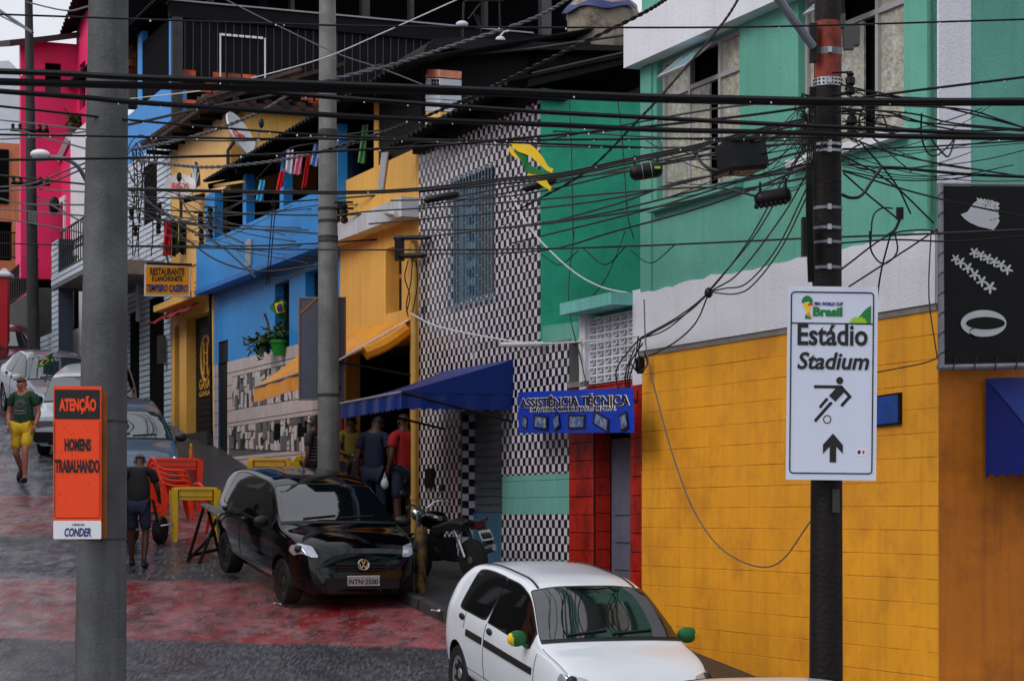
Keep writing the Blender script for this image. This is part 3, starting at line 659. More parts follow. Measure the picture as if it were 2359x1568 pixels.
# ================================================================== blue house
sBL,sBR=S_(493),S_(783)-.004
HB=thing('blue_house','bright blue house with balcony band above and stone and tile cladding at street level','house',FM.at((sBL+sBR)/2,4.2,-2))
ztile=CZ+2.737
dB=(S_(503),S_(525),4,FM.z(503,788)); wB1=(S_(633),S_(666),CZ+2.72,FM.z(633,655)); wB2=(S_(703),S_(733),CZ+2.95,FM.z(703,628))
wT1=(S_(632),S_(646),FM.z(632,1024),FM.z(632,976)); wT2=(S_(686),S_(713),FM.z(686,1020),FM.z(686,974)); 
q=MB(); wallgrid(q,FM,sBR,sBL,ztile,CZ+4.2,[dB,wB1,wB2],0,.25); q.build('wall',M['blue_paint'],HB)
q=MB(); wallgrid(q,FM,sBR,sBL,3.0,ztile,[dB],0,.25); q.build('base_wall',M['grout_grey'],HB)
body(HB,FM,sBR,sBL,2.4,CZ+4.1,-.42,-6)
q=MB(); bar(q,FM,dB[0],dB[1],4,dB[3],-.3,-.03); q.build('door',M['shutter_dark'],HB)
# pale rectangular tiles, and two bands of broken stone
bA=(FM.z(553,932),FM.z(553,842+25)); zA1=FM.z(600,888-8); 
b1=(FM.z(650,1000)-.12,FM.z(650,880)); b1=(CZ+1.86,CZ+2.45); b2=(CZ+.95,CZ+1.58)
op=[dB,(sBR,S_(536),b1[0],b1[1]),(sBR,S_(528),b2[0]+.1,b2[1])]
tile_field(HB,FM,sBR,sBL,3.6,ztile,.33,.22,.012,lambda i,j:'tile_base',off=0,th=.012,openings=op,name='tile',limit=280)
rs=random.Random(3)
cn=0
for (z0,z1,sl) in ((*b1,S_(536)),(*b2,S_(528))):
    s=sBR
    while s<sl-.03:
        w=rs.uniform(.09,.19); z=z0 if z0>CZ+1.5 else z0+.25*(s-sBR)/(sl-sBR)
        while z<z1-.03:
            h=rs.choice((.09,.13,.18,.24,.3)); zt=min(z1,z+h)
            if z1-zt<.07: zt=z1
            a,b=s+.006,min(s+w,sl)-.006; j=lambda:rs.uniform(-.034,.034)
            P=[(a+j(),z+.006),(b+j(),z+.006+max(0,j())),(b+j(),zt-.006+min(0,j())),(a+j(),zt-.006)]
            q=MB(); q.prism([FM.at(x,y,.004) for x,y in (P if rs.random()<.6 else P[:3]+[((P[3][0]+P[2][0])/2,P[3][1]),(P[3][0],P[3][1]-.04)])],FM.N*rs.uniform(.006,.02)); cn+=1
            if not any(min(o[:2])<(a+b)/2<max(o[:2]) and o[2]<(z+zt)/2<o[3] for o in (wT1,wT2)): q.build('stone',M[rs.choice(('stone_white','stone_white','stone_white','stone_grey','stone_grey','stone_brown','stone_dark','tile_base','tile_base'))],HB)
            z=zt
        s+=w
for w in (wT1,wT2):
    q=MB(); bar(q,FM,w[0],w[1],w[2],w[3],.0,.004); q.build('vent',M['dark_interior'],HB)
# shuttered windows
for w in (wB1,wB2):
    a0,a1=sorted(w[:2]); q=MB(); bar(q,FM,a0,a1,w[2],w[3],-.2,-.16); wo3=q.build('window',M['shutter_dark'],HB)
    nn=int((w[3]-w[2])/.09)
    for k in range(nn):
        q=MB(); z=w[2]+.04+k*.09; q.prism([FM.at(a0+.05,z,-.16),FM.at(a1-.05,z,-.16),FM.at(a1-.05,z+.07,-.13),FM.at(a0+.05,z+.07,-.13)],(0,0,.012)); q.build('slat',M['dark_wood'],wo3)
# balcony band and posts
zb0,zb1=CZ+4.08,CZ+4.86
q=MB(); bar(q,FM,sBR,sBL+.12,zb0,zb1,.14,.3); bar(q,FM,sBL-.02,sBL+.118,zb0+.1,zb1-.002,-1.2,.138); q.build('balcony_parapet',M['blue_paint'],HB)
q=MB(); bar(q,FM,sBR,sBL+.12,zb0-.08,zb0-.003,.12,.34); q.build('ledge',M['blue_trim'],HB)
q=MB(); bar(q,FM,sBR,sBL+.1,zb0-.07,zb0+.06,-1.2,.115); q.build('balcony_slab',M['cement'],HB)
for (u0,u1) in ((489,511),(576,584),(662,671),(777,797)):
    q=MB(); w=S_(u0)-S_(u1); bar(q,FM,S_(u1),S_(u0),zb1-.2,CZ+5.8,-.02,.13); q.build('post',M['blue_paint'],HB)
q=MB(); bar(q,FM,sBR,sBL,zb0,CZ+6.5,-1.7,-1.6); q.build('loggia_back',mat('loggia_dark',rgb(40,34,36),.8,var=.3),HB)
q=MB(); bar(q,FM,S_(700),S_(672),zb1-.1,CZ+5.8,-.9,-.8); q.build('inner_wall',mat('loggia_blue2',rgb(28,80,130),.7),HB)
pq=MB(); prj(pq,FM,[(566,552),(578,550),(576,612),(564,614)],.305,.33)
tag(pq.build('house_plaque',M['plaque_grey'] if 'plaque_grey' in M else MATS['plaque_grey']),'small tall grey number board hanging on the blue balcony band','board')
# shared dark corrugated roof over blue and peach house
rf=thing('corrugated_roof','long blackened corrugated roof over the balconies of the blue and peach houses','roof',FM.at(S_(700),CZ+5.8,.5))
q=MB(); e=CZ+5.86; corrugated(q,FM.at(S_(468,.5),e-.02,.5),FM.at(S_(930,.5),e+.05,.5),FM.at(S_(960),e+1.0,-3),FM.at(S_(468)+.3,e+.9,-3)); q.build('sheet',M['dark_roof'],rf)
for k in range(7):
    a=S_(475)+(S_(930)-S_(475))*k/6; q=MB(); p0=FM.at(a,e-.1,.42); p1=FM.at(a,e+.75,-2.6); q.tube([p0,p1],.05,4); q.build('rafter',M['dark_wood'],rf)
q=MB(); q.prism([FM.pt(u,v,.35) for u,v in ((481,431),(498,424),(556,416),(557,421),(500,430))],-FM.N*.05); q.build('beam_end',mat('beam_cream',rgb(226,196,110),.7),rf)
# checker house roof
rf=thing('corrugated_roof','black corrugated roof sloping up behind the checker tiled facade','roof',FM.at((sL+sR)/2,CZ+4.9,.4))
q=MB(); corrugated(q,FM.at(sL+.1,CZ+4.92,.45),FM.at(sR-.15,CZ+5.0,.45),FM.at(sR-.15,CZ+5.95,-3),FM.at(sL+.1,CZ+5.9,-3)); q.build('sheet',M['dark_roof'],rf)
q=MB(); bar(q,FM,sR-.1,sL,CZ+4.86,CZ+4.97,-.3,.1); q.build('eave_board',M['dark_wood'],rf)
q=MB(); q.prism([GP.at(-.2,CZ+4.98,.1),GP.at(3.6,CZ+6.1,.1),GP.at(3.6,CZ+6.2,.1),GP.at(-.2,CZ+5.08,.1)],-GP.N*.1); q.build('verge_board',M['dark_roof2'],rf)
# dark upper storeys behind: back house side
hx=(395-CX)/F*42.2; HS=Plane((hx,42.2),(.9247,.3807)); 
HH=thing('dark_timber_house','tall blackened timber house above the roofs, boarded side with a white door outline','house',HS.at(5,9,-3))
zr_=CZ+10.04
q=MB(); bar(q,HS,.02,10.5,3,CZ+8.7,-3,-.06); bar(q,HS,.02,10.5,CZ+8.7,zr_-.3,-3,-.09); q.build('back_wall',M['dark_interior'],HH)
q=MB(); bar(q,HS,-.05,10.5,zr_-.34,zr_-.03,-.1,.06); q.build('beam',M['dark_wood'],HH)
q=MB(); bar(q,HS,-.05,7.6,zr_-.03,zr_+.0,-.3,.1); q.build('slab_edge',mat('slab_edge',rgb(150,150,154),.6),HH)
nb=62
for k in range(nb):
    a=.12+k*.163; 
    q=MB(); bar(q,HS,a,a+.13,CZ+8.62,zr_-.33,-.05,-.02); q.build('board',M['dark_wood'],HH)
    q=MB(); bar(q,HS,a+.136,a+.156,CZ+8.6,zr_-.34,-.05,.0); q.build('batten',mat('batten',rgb(52,50,56),.6),HH)
for a in (.0,3.05):
    q=MB(); bar(q,HS,a,a+.2,CZ+7.2,zr_-.34,-.05,.09); q.build('post',M['cement_dark'],HH)
q=MB(); 
sd0=lambda u:HS.s(u)
za,zb_=CZ+9.47,CZ+8.62
dfm=thing('door_outline','white door outline on the black boarded wall','frame',HS.at(sd0(508),zb_,.02))
wt=.028
q=MB(); bar(q,HS,sd0(505),sd0(505)+wt,zb_,za,.01,.03); q.build('jamb',M['white_print'],dfm)
q=MB(); bar(q,HS,sd0(608),sd0(608)+wt,zb_,za-.02,.01,.03); q.build('jamb',M['white_print'],dfm)
for i in range(7):
    a=sd0(506)+(sd0(608)-sd0(506))*i/7; q=MB(); bar(q,HS,a,a+.1,za-.045,za,.01,.03); q.build('header_piece',M['white_print'],dfm)
# wet orange bricks below the boards
z=CZ+8.0; rs=random.Random(5); j=0
while z<CZ+8.58:
    s=.22+(.15 if j%2 else 0)
    while s<3.0:
        if rs.random()<.9:
            q=MB(); bar(q,HS,s,s+rs.uniform(.24,.28),z,z+.125,-.05,rs.uniform(-.02,.02)); q.build('brick',M[rs.choice(('brick_wet','brick_wet','brick'))],HH)
        s+=.3
    z+=.145; j+=1
# open gallery above
for u in (494,684,854,961,1132,1272):
    a=HS.s(u); w=.16 if u in (494,854) else (.22 if u==1272 else .08); q=MB(); bar(q,HS,a-w/2,a+w/2,zr_,CZ+13,-.5,-.3); q.build('gallery_post',M['concrete_pole'] if u==1272 else M['cement_dark'],HH)
q=MB(); bar(q,HS,-.6,10.5,zr_+.0,CZ+13.2,-3,-2.2); q.build('gallery_back',M['dark_interior'],HH)
q=MB(); bar(q,HS,-.6,10.5,CZ+12.9,CZ+13.4,-3,.6); q.build('gallery_roof',M['dark_roof'],HH)
# street side of the same house: white tiles, blue band, blue posts, dark veranda
sFL,sFR=S_(293),S_(395)
wF=(S_(332),S_(362),FM.z(332,521),FM.z(332,388)); dF=(S_(345),S_(378),4.4,FM.z(345,690)); dF2=(S_(300),S_(322),4.4,FM.z(300,722))
HW=thing('white_tiled_house','house clad in small white tiles with a bright blue upper band and dark veranda','house',FM.at((sFL+sFR)/2,5,-2))
zF=CZ+7.42
q=MB(); wallgrid(q,FM,sFR,sFL+4,4,zF,[wF,dF,dF2],0,.3); q.build('wall',M['grout_blue'],HW)
tile_field(HW,FM,sFR,sFL,4.6,zF,.30,.115,.02,lambda i,j:'tile_pale',off=0,th=.01,openings=[wF,dF,dF2],limit=300)
q=MB(); bar(q,FM,sFR+.001,sFL+4,zF,CZ+8.45,-.3,.012); q.build('blue_band',M['blue_paint'],HW)
body(HW,FM,sFR+.05,sFL+4,3,CZ+8.4,-.45,-6)
for w in (wF,dF,dF2):
    q=MB(); bar(q,FM,w[0],w[1],w[2],w[3],-.2,-.15); wx=q.build('window' if w is wF else 'door',M['shutter_dark'],HW)
    n=int((w[3]-w[2])/.14)
    for k in range(n):
        q=MB(); bar(q,FM,w[1]+.03,w[0]-.03,w[2]+.02+k*.14,w[2]+.13+k*.14,-.15,-.135); q.build('slat',M['dark_wood'],wx)
for (u0,u1) in ((317,327),(389,394)):
    q=MB(); bar(q,FM,S_(u1),S_(u0),CZ+8.45,CZ+9.98,-.12,.0); q.build('post',M['blue_paint'],HW)
q=MB(); bar(q,FM,sFR+.2,sFL+4,CZ+8.4,CZ+10.4,-2,-1.8); q.build('veranda_back',M['dark_interior'],HW)
for k in range(16):
    a=sFR+.35+k*.26
    q=MB(); bar(q,FM,a,a+.22,CZ+8.46,CZ+9.9,-.35,-.3); q.build('board',M['dark_wood'],HW)
q=MB(); corrugated(q,FM.at(sFR-.2,CZ+9.98,.35),FM.at(sFL+5,CZ+9.98,.35),FM.at(sFL+5,CZ+11.2,-3),FM.at(sFR-.2,CZ+11.2,-3)); q.build('roof',M['dark_roof'],HW)
# ================================================================== ochre garage house
sEL,sER=S_(387.5),S_(492); sEc=S_(531)
HG=thing('garage_house','ochre house with dark garage shutter, satellite dishes and brown tiled roof','house',FM.at((sEL+sER)/2,5,-2))
gD=(S_(429),S_(486),4.2,FM.z(429,735)); gN=(S_(402),S_(413),4.2,FM.z(402,752)); aw=(S_(443),S_(466),FM.z(443,498),FM.z(443,440))
zE=CZ+7.12
q=MB(); wallgrid(q,FM,sER+.003,sEL,4.2,CZ+4.2,[gD,gN],0,.25); wallgrid(q,FM,sER+.003,sEL,CZ+4.2,CZ+5.8,[aw],0,.25); wallgrid(q,FM,sEc,sEL,CZ+5.8,zE,[],0,.25); q.build('wall',M['peach_paint'],HG)
q=MB(); bar(q,FM,S_(531),S_(415),CZ+5.2,zE,.002,.05); 
c1=FM.at(sEc,0,0); ES=Plane((c1.x,c1.y),(.9247,.3807)); q=MB(); bar(q,ES,.004,5,CZ+5.75,zE+.02,-.2,.0); q.build('side_wall',M['peach_paint'],HG)
body(HG,FM,sER+.1,sEL-.05,3,CZ+5.6,-.45,-5); body(HG,FM,sEc+.3,sEL-.05,CZ+5.8,zE-.05,-.45,-5)
q=MB(); bar(q,FM,S_(491),S_(415),CZ+4.7,CZ+5.8,.001,.035); bar(q,FM,S_(530),S_(415),CZ+5.8,zE-.01,.001,.035); q.build('plaster_panel',M['peach_light'],HG)
# roof with rafters and tiles
q=MB(); p=[FM.at(sEc-.35,zE+.02,.5),FM.at(sEL+.1,zE+.02,.5),FM.at(sEL+.1,zE+.9,-2),FM.at(sEc-.35,zE+.9,-2)]; q.prism(p,(0,0,.07)); ro=q.build('roof',M['brown_roof'],HG)
q=MB(); p=[ES.at(-.4,zE+.03,.35),ES.at(5,zE+.03,.35),ES.at(5,zE+.3,-.8),ES.at(-.4,zE+.3,-.8)]; q.prism(p,(0,0,.07)); q.build('side_roof',M['brown_roof'],HG)
for k in range(22):
    s=sEc-.3+(sEL-sEc+.35)*k/21; q=MB(); q.tube([FM.at(s,zE+.12,.52),FM.at(s,zE+.75,-1.2)],.07,6); q.build('roof_tile',M['brown_roof'],ro)
for k in range(14):
    s=-.3+k*.3; q=MB(); q.tube([ES.at(s,zE+.12,.38),ES.at(s,zE+.34,-.7)],.07,6); q.build('roof_tile',M['brown_roof'],ro)
for k in range(8):
    s=sEc-.2+(sEL-sEc+.1)*k/7; q=MB(); bar(q,FM,s-.03,s+.03,zE-.07,zE+.01,-.1,.45); q.build('rafter',M['dark_wood'],HG)
# garage shutter with lettering
q=MB(); bar(q,FM,gD[0],gD[1],gD[2],gD[3],-.24,-.2); sh=q.build('garage_shutter',M['shutter_dark'],HG)
k=0; z=CZ+.9
while z<gD[3]-.05:
    q=MB(); bar(q,FM,gD[1],gD[0],z+.006,z+.1,-.2,-.185); q.build('slat',M['shutter_dark'],sh); z+=.11
gy=mat('garage_yellow',rgb(206,150,40),.6,var=.3,scale=9)
gm=FM.M((gD[0]+gD[1])/2+.12,FM.z(463,822),-.18)
q=MB(); pts=[]
for i in range(24):
    t=2*math.pi*i/24; pts.append(gm@Vector((.36*math.cos(t),.42*math.sin(t)*1.0,0)))
q.tube(pts,.03,5,closed=True)
for (x0,y0,x1,y1) in ((-.12,-.3,-.12,.3),(.12,-.3,.12,.3),(-.12,.1,.12,.1),(-.12,-.1,.12,-.1)): q.tube([gm@Vector((x0,y0,0)),gm@Vector((x1,y1,0))],.025,4)
q.build('emblem',gy,sh)
text('GARAGE',sh,FM.M((gD[0]+gD[1])/2+.05,FM.z(455,882),-.18),1.15,.2,gy,bold=.02); text('GARAGE',sh,FM.M((gD[0]+gD[1])/2+.05,FM.z(455,904),-.18),1.15,.1,gy,bold=.02)
q=MB(); bar(q,FM,gN[0],gN[1],gN[2],gN[3],-.2,-.1); q.build('side_door',M['shutter_dark'],HG)
zl=FM.z(400,716); q=MB(); bar(q,FM,sER+.01,sEL-.02,zl,zl+.12,-.1,.3); q.build('ledge',M['peach_paint'],HG)
q=MB(); 
for k in range(2): bar(q,FM,S_(478),S_(448),FM.z(448,650+k*13),FM.z(448,647+k*13),.001,.03)
bar(q,FM,sER+.01,sEL,FM.z(440,595),FM.z(440,592),.001,.03); q.build('moulding',M['peach_paint'],HG,kind='stuff')
q=MB(); bar(q,FM,sER+.02,sEL,4.3,CZ+1.55,.0,.12); q.build('plinth',mat('plinth',rgb(48,44,46),.8,var=.3,streak=.3),HG)
# arched window with fan light
q=MB(); bar(q,FM,aw[0],aw[1],aw[2],aw[3],-.2,-.16); wq=q.build('window',M['glass_dark'],HG)
am=FM.M((aw[0]+aw[1])/2,aw[3],.04); rr=abs(aw[0]-aw[1])/2
q=MB(); q.prism([am@Vector((rr*math.cos(t*math.pi/12),rr*1.3*math.sin(t*math.pi/12),0)) for t in range(13)],-FM.N*.03); fl=q.build('fan_light',M['shutter_dark'],HG)
for i in range(1,6):
    t=math.pi*i/6; q=MB(); q.tube([am@Vector((0,0,.01)),am@Vector((rr*.95*math.cos(t),rr*1.22*math.sin(t),.01))],.02,4); q.build('glazing_bar',M['white_print'],fl)
# red valance over the garage
q=MB(); z1=FM.z(395,724); z0=FM.z(395,752)
def rv(u,v):
    s=S_(394)+(S_(470)-S_(394))*u; return FM.at(s,z1+(z0-z1)*v+(.05*abs(math.sin(u*18)) if v>.99 else 0),.1+.35*v+.03*math.sin(u*23))
q.sheet(rv,40,5,(0,0,.01)); solo('awning',q,M['awning_red'],'small torn red fabric awning over the garage door','awning')
# ================================================================== porch of white tile and black railing, further up
PP=Plane(tuple(FM.at(0,0,1.5)[:2]),FM.t)
po=thing('tiled_porch','white tiled porch with balcony railing behind the concrete pole','porch',PP.at(PP.s(150),6,0))
zs=PP.z(125,655)
q=MB(); bar(q,PP,PP.s(205),PP.s(124),zs-.12,zs+.16,-2,.05); q.build('balcony_slab',M['cement'],po)
tile_field(po,PP,PP.s(205),PP.s(124),zs-.05,zs+.16,.3,.11,.02,lambda i,j:'tile_pale',off=.05,th=.01)
q=MB(); bar(q,PP,PP.s(135),PP.s(120),5.2,zs+.9,-.3,0); q.build('column',M['grout_blue'],po)
tile_field(po,PP,PP.s(135),PP.s(120),5.4,zs+.9,.2,.12,.02,lambda i,j:'tile_pale',off=0,th=.01)
q=MB(); bar(q,PP,PP.s(119),PP.s(88),5.2,PP.z(100,770),-.3,-.05); q.build('low_wall',M['grout_blue'],po)
tile_field(po,PP,PP.s(119),PP.s(88),5.4,PP.z(100,770),.3,.12,.02,lambda i,j:'tile_pale',off=-.05,th=.01)
q=MB(); bar(q,PP,PP.s(205),PP.s(86),5.2,zs-.125,-2.2,-1.5); q.build('back_wall',M['dark_interior'],po)
q=MB(); bar(q,PP,PP.s(116),PP.s(92),PP.z(100,760),PP.z(100,640),-.6,-.5); q.build('gate',M['shutter_dark'],po)
rl=MB(); a0,a1=PP.s(205),PP.s(138)
for z in (zs+.2,zs+1.0): bar(rl,PP,a0,a1,z,z+.03,-.04,0)
for k in range(14):
    a=a0+(a1-a0)*k/13; bar(rl,PP,a-.01,a+.01,zs+.16,zs+1.0,-.03,-.01)
    if k<13:
        c=PP.at(a+(a1-a0)/26,zs+.6,-.02); rl.tube([c+PP.T*(.07*math.cos(t))+Vector((0,0,.1*math.sin(t))) for t in [i*.7 for i in range(9)]],.01,4)
rl.build('railing',M['black_metal'],po)
# ================================================================== pink house
GL=Plane(tuple(FM.at(0,0,.45)[:2]),FM.t)
HK=thing('pink_house','vivid pink house with white trim up the hill','house',GL.at(GL.s(120),7,0))
def pw(u0,u1,vt,vb): return (GL.s(u0),GL.s(u1),GL.z(u0,vb),GL.z(u0,vt))
WK=[pw(138,150,472,600),pw(110,121,496,650),pw(88,96,512,690)]
GLt=GL.z(82,415); q=MB()
low=GL.z(150,640)
wallgrid(q,GL,GL.s(166),GL.s(36),5,GL.z(160,420)-.0,WK,0,.25); q.build('wall',M['pink_paint'],HK)
q=MB(); zz=GL.z(160,420); zq=GL.z(166,318); q.prism([GL.at(GL.s(166),zz,0),GL.at(GL.s(90),zz,0),GL.at(GL.s(166),zq,0)],-GL.N*.25); q.build('gable_wall',M['pink_paint'],HK)
q=MB(); q.tube([GL.at(GL.s(88),zz-.02,.05),GL.at(GL.s(165),zq+.02,.05)],.09,4); q.build('stair_parapet',M['white_paint'],HK)
q=MB(); bar(q,GL,GL.s(203),GL.s(165.5),5,GL.z(166,312),-.25,.03); q.build('white_pilaster',M['white_paint'],HK)
for w in WK:
    a0,a1=sorted(w[:2]); q=MB(); bar(q,GL,a0,a1,w[2],w[3],-.2,-.1); wk=q.build('window',M['glass_dark'],HK)
    for (x0,x1,z0,z1) in ((a0-.12,a0,w[2],w[3]),(a1,a1+.12,w[2],w[3]),(a0-.16,a1+.16,w[3],w[3]+.12)):
        q=MB(); bar(q,GL,x0,x1,z0,z1,0.002,.05); q.build('frame',M['white_paint'],wk)
# upper wing
pc=W(176,HV,50.5); UP=Plane((pc.x,pc.y),(.9247,.3807)); zu=UP.z(60,118)
sA,sB2=UP.s(48),UP.s(176); 
wu=(UP.s(104),UP.s(141),UP.z(120,216),UP.z(120,146))
q=MB(); wallgrid(q,UP,sA,sB2,CZ+5.5,zu+.25,[wu],0,.2); q.build('wing_wall',M['pink_paint'],HK)
q=MB(); bar(q,UP,sA,sA+.2,CZ+2,CZ+7,-3,-.1); 
UF=Plane((pc.x,pc.y),FM.t); q=MB(); ua=UF.s(206); 
awn=(UF.s(183),UF.s(196),UF.z(190,250),UF.z(190,145))
wallgrid(q,UF,ua-1.5,0,CZ+5,CZ+11.5,[awn],0,.2); q.build('upper_wall',M['pink_paint'],HK)
q=MB(); bar(q,UF,awn[0],awn[1],awn[2],awn[3],-.15,-.1); q.build('window',M['dark_interior'],HK)
q=MB(); bar(q,UP,wu[0],wu[1],wu[2],wu[3],-.15,-.1); wu_=q.build('window',M['dark_interior'],HK)
q=MB(); bar(q,UP,wu[0],wu[1],UP.z(120,216),UP.z(120,200),-.1,-.05); q.build('flower_box',M['pot_grey'],wu_)
body(HK,UP,sA+.4,sB2,5,zu+.2,-.3,-.8)
q=MB(); q.prism([UP.at(sA-.3,zu+.0,.35),UP.at(sB2,zu+.33,.35),UP.at(sB2,zu+.75,-2),UP.at(sA-.3,zu+.45,-2)],(0,0,.14)); q.build('roof',M['brown_roof'],HK)
q=MB(); corrugated(q,UF.at(.0,UP.z(170,88),.4),UF.at(ua-2,UP.z(170,88)+1.1,.4),UF.at(ua-2,UP.z(170,88)+2.6,-3),UF.at(0,UP.z(170,88)+1.4,-3)); q.build('roof',M['dark_roof2'],HK)
# brick shed above the veranda roof
bs=thing('brick_shed','unplastered orange brick shed above the dark veranda roof','shed',W(330,95,48))
BP=Plane(tuple(W(298,HV,47.0)[:2]),(.9247,.3807)); s0,s1=BP.s(296),BP.s(372)
q=MB(); bar(q,BP,s0,s1,CZ+9,CZ+12.2,-1,-.02); q.build('wall',M['cement'],bs)
for j in range(16):
    for i in range(7):
        a=s0+i*.2-(.1 if j%2 else 0); b=min(a+.188,s1); a=max(a,s0)
        if b-a<.04: continue
        z=CZ+9.6+j*.165; q=MB(); bar(q,BP,a,b,z,z+.15,-.02,random.uniform(-.008,.012)); q.build('brick',M[random.choice(('brick','brick2','brick2','brick_wet' if j<6 else 'brick'))],bs)
# far left: salmon house, pale wall, grey retaining wall with railing, red pillar
sh_=thing('salmon_house','narrow salmon house with iron balcony at the left edge','house',W(25,760,62))
SP=Plane(tuple(W(20,HV,62)[:2]),(.9247,.3807))
sw=(SP.s(-10),SP.s(28),SP.z(10,600),SP.z(10,510))
q=MB(); wallgrid(q,SP,SP.s(-120),SP.s(50),7,SP.z(20,330),[sw],0,.2); q.build('wall',M['salmon_paint'],sh_)
q=MB(); bar(q,SP,sw[0],sw[1],sw[2],sw[3],-.3,-.2); q.build('window',M['dark_interior'],sh_)
q=MB()
for z in (SP.z(10,540),SP.z(10,597)): bar(q,SP,SP.s(-10),SP.s(34),z,z+.04,.3,.34)
for k in range(9): bar(q,SP,SP.s(-10)+k*.065,SP.s(-10)+k*.065+.02,SP.z(10,597),SP.z(10,540),.3,.33)
q.build('railing',M['black_metal'],sh_)
q=MB(); bar(q,SP,SP.s(-60),SP.s(20),SP.z(10,470),SP.z(10,345),.02,.06); q.build('shade_panel',M['dark_interior'],sh_)
q=MB(); prj(q,Plane(tuple(W(20,HV,75)[:2]),(1,.2)),[(-60,146),(20,140),(46,165),(60,420),(-60,420)],-3,0); solo('plaster_house',q,M['pale_plaster'],'rough pale plastered house wall behind the salmon house','house')
rw=thing('retaining_wall','grey retaining wall with black railing below the pink house','wall',W(50,760,50))
RP=Plane(tuple(W(75,HV,48.5)[:2]),(-.36,1)); 
q=MB(); q.prism([RP.pt(u,v,0) for u,v in ((7,712),(86,662),(92,800),(7,800))],-RP.N*.3); q.build('wall',M['cement_dark'],rw)
for k in range(17):
    u=20+k*4; q=MB(); q.tube([RP.pt(u,705-k*3,-.1),RP.pt(u,630-k*3.6,-.1)],.022,4); q.build('baluster',M['black_metal'],rw)
for (a,b) in ((632,570),(655,600),(700,655)):
    q=MB(); q.tube([RP.pt(18,a,-.1),RP.pt(88,b,-.1)],.025,4); q.build('rail',M['black_metal'],rw)
gp=thing('gate_pillar','red gate pillar with white stepped cap at the left edge','pillar',W(12,760,47))
q=MB(); c=W(8,755,47); q.box((c.x,c.y,c.z+.2),(.22,.22,1.9)); q.build('shaft',M['red_paint'],gp)
t=W(14,634,47); q=MB(); q.lathe([(.2,0),(.23,.03),(.23,.07),(.1,.14),(.09,.18),(.001,.2)],4,Matrix.Translation(Vector((c.x+.03,c.y,t.z-.05)))@Matrix.Rotation(R(45),4,'Z')); q.build('cap',M['white_paint'],gp)
q=MB(); c=W(-10,755,47.5); q.box((c.x-.1,c.y,c.z+.0),(.4,.3,1.7)); q.build('side_wall',M['red_paint'],gp)
# water tank with tarp
tk=thing('water_tank','stained round cement water tank under a blue tarp on the black roofs','tank',W(1390,90,30))
q=MB(); c=W(1392,95,30); rr=85/5000*30*.98
q.lathe([(rr*.96,0),(rr,.05),(rr,.45),(rr*1.03,.5),(rr*1.03,.56),(rr*.99,.6),(rr*.98,.66),(rr*.9,.7)],28,Matrix.Translation(c+Vector((0,.6,-.05)))); q.build('shell',M['tank'],tk,smooth=True)
q=MB()
def tp(u,v):
    a=2.6+u*3.0; r=(.35+.75*v)*rr*1.05; z=.72-.42*max(0,v-.45)+.03*math.sin(u*17+v*5)
    return c+Vector((math.cos(a)*r,.6+math.sin(a)*r,z))
q.sheet(tp,18,6,(0,0,.012)); q.build('tarp',M['tarp_blue'],tk,smooth=True)
dk=thing('dark_terrace','black roof slab and terrace wall under the water tank','terrace',W(1230,200,29.5))
DP=Plane(tuple(W(1100,HV,29.5)[:2]),(.9247,.3807))
q=MB(); prj(q,DP,[(970,150),(1005,100),(1500,92),(1500,360),(970,360)],-2,0); q.build('wall',M['dark_roof'],dk)
q=MB(); prj(q,DP,[(960,150),(985,101),(1005,88),(1060,87),(1300,100),(1500,108),(1500,118),(1010,112)],-1,.25); q.build('slab',M['dark_roof2'],dk)
q=MB(); q.tube([DP.pt(975,134,.3),DP.pt(1225,113,.3),DP.pt(1475,76,.3)],.018,4); q.build('edge_strip',M['cement_dark'],dk)
q=MB(); q.tube([DP.pt(1225,170,.3),DP.pt(1475,113,.3)],.018,4); q.build('edge_strip',M['cement_dark'],dk)

ck=thing('clothes_rack','dark metal rack with white bundle on the terrace slab under the top edge','rack',DP.pt(1110,90,-.2))
for pts in ([(1065,92),(1067,6),(1075,2),(1160,2)],[(1078,45),(1105,10)],[(1090,30),(1112,86)],[(1100,36),(1108,84),(1125,84)],[(1150,4),(1152,90)]):
    q=MB(); q.tube([DP.pt(u,v,-.15) for u,v in pts],.014,5); q.build('tube',M['black_metal'],ck)
q=MB(); q.sphere(DP.pt(1064,56,-.1),(.085,.06,.045),10,6); solo('bundle',q,M['cloth_white'],'white and red bundle on the terrace edge under the rack','bundle',smooth=True)
q=MB(); q.sphere(DP.pt(1152,92,.1),(.07,.05,.05),9,6); q.tube([DP.pt(1145,92,.1),DP.pt(1160,74,.1),DP.pt(1172,72,.1)],.012,5); solo('tap_fitting',q,M['pipe_white'],'small white pipe fitting on the black terrace slab','fitting',smooth=True)
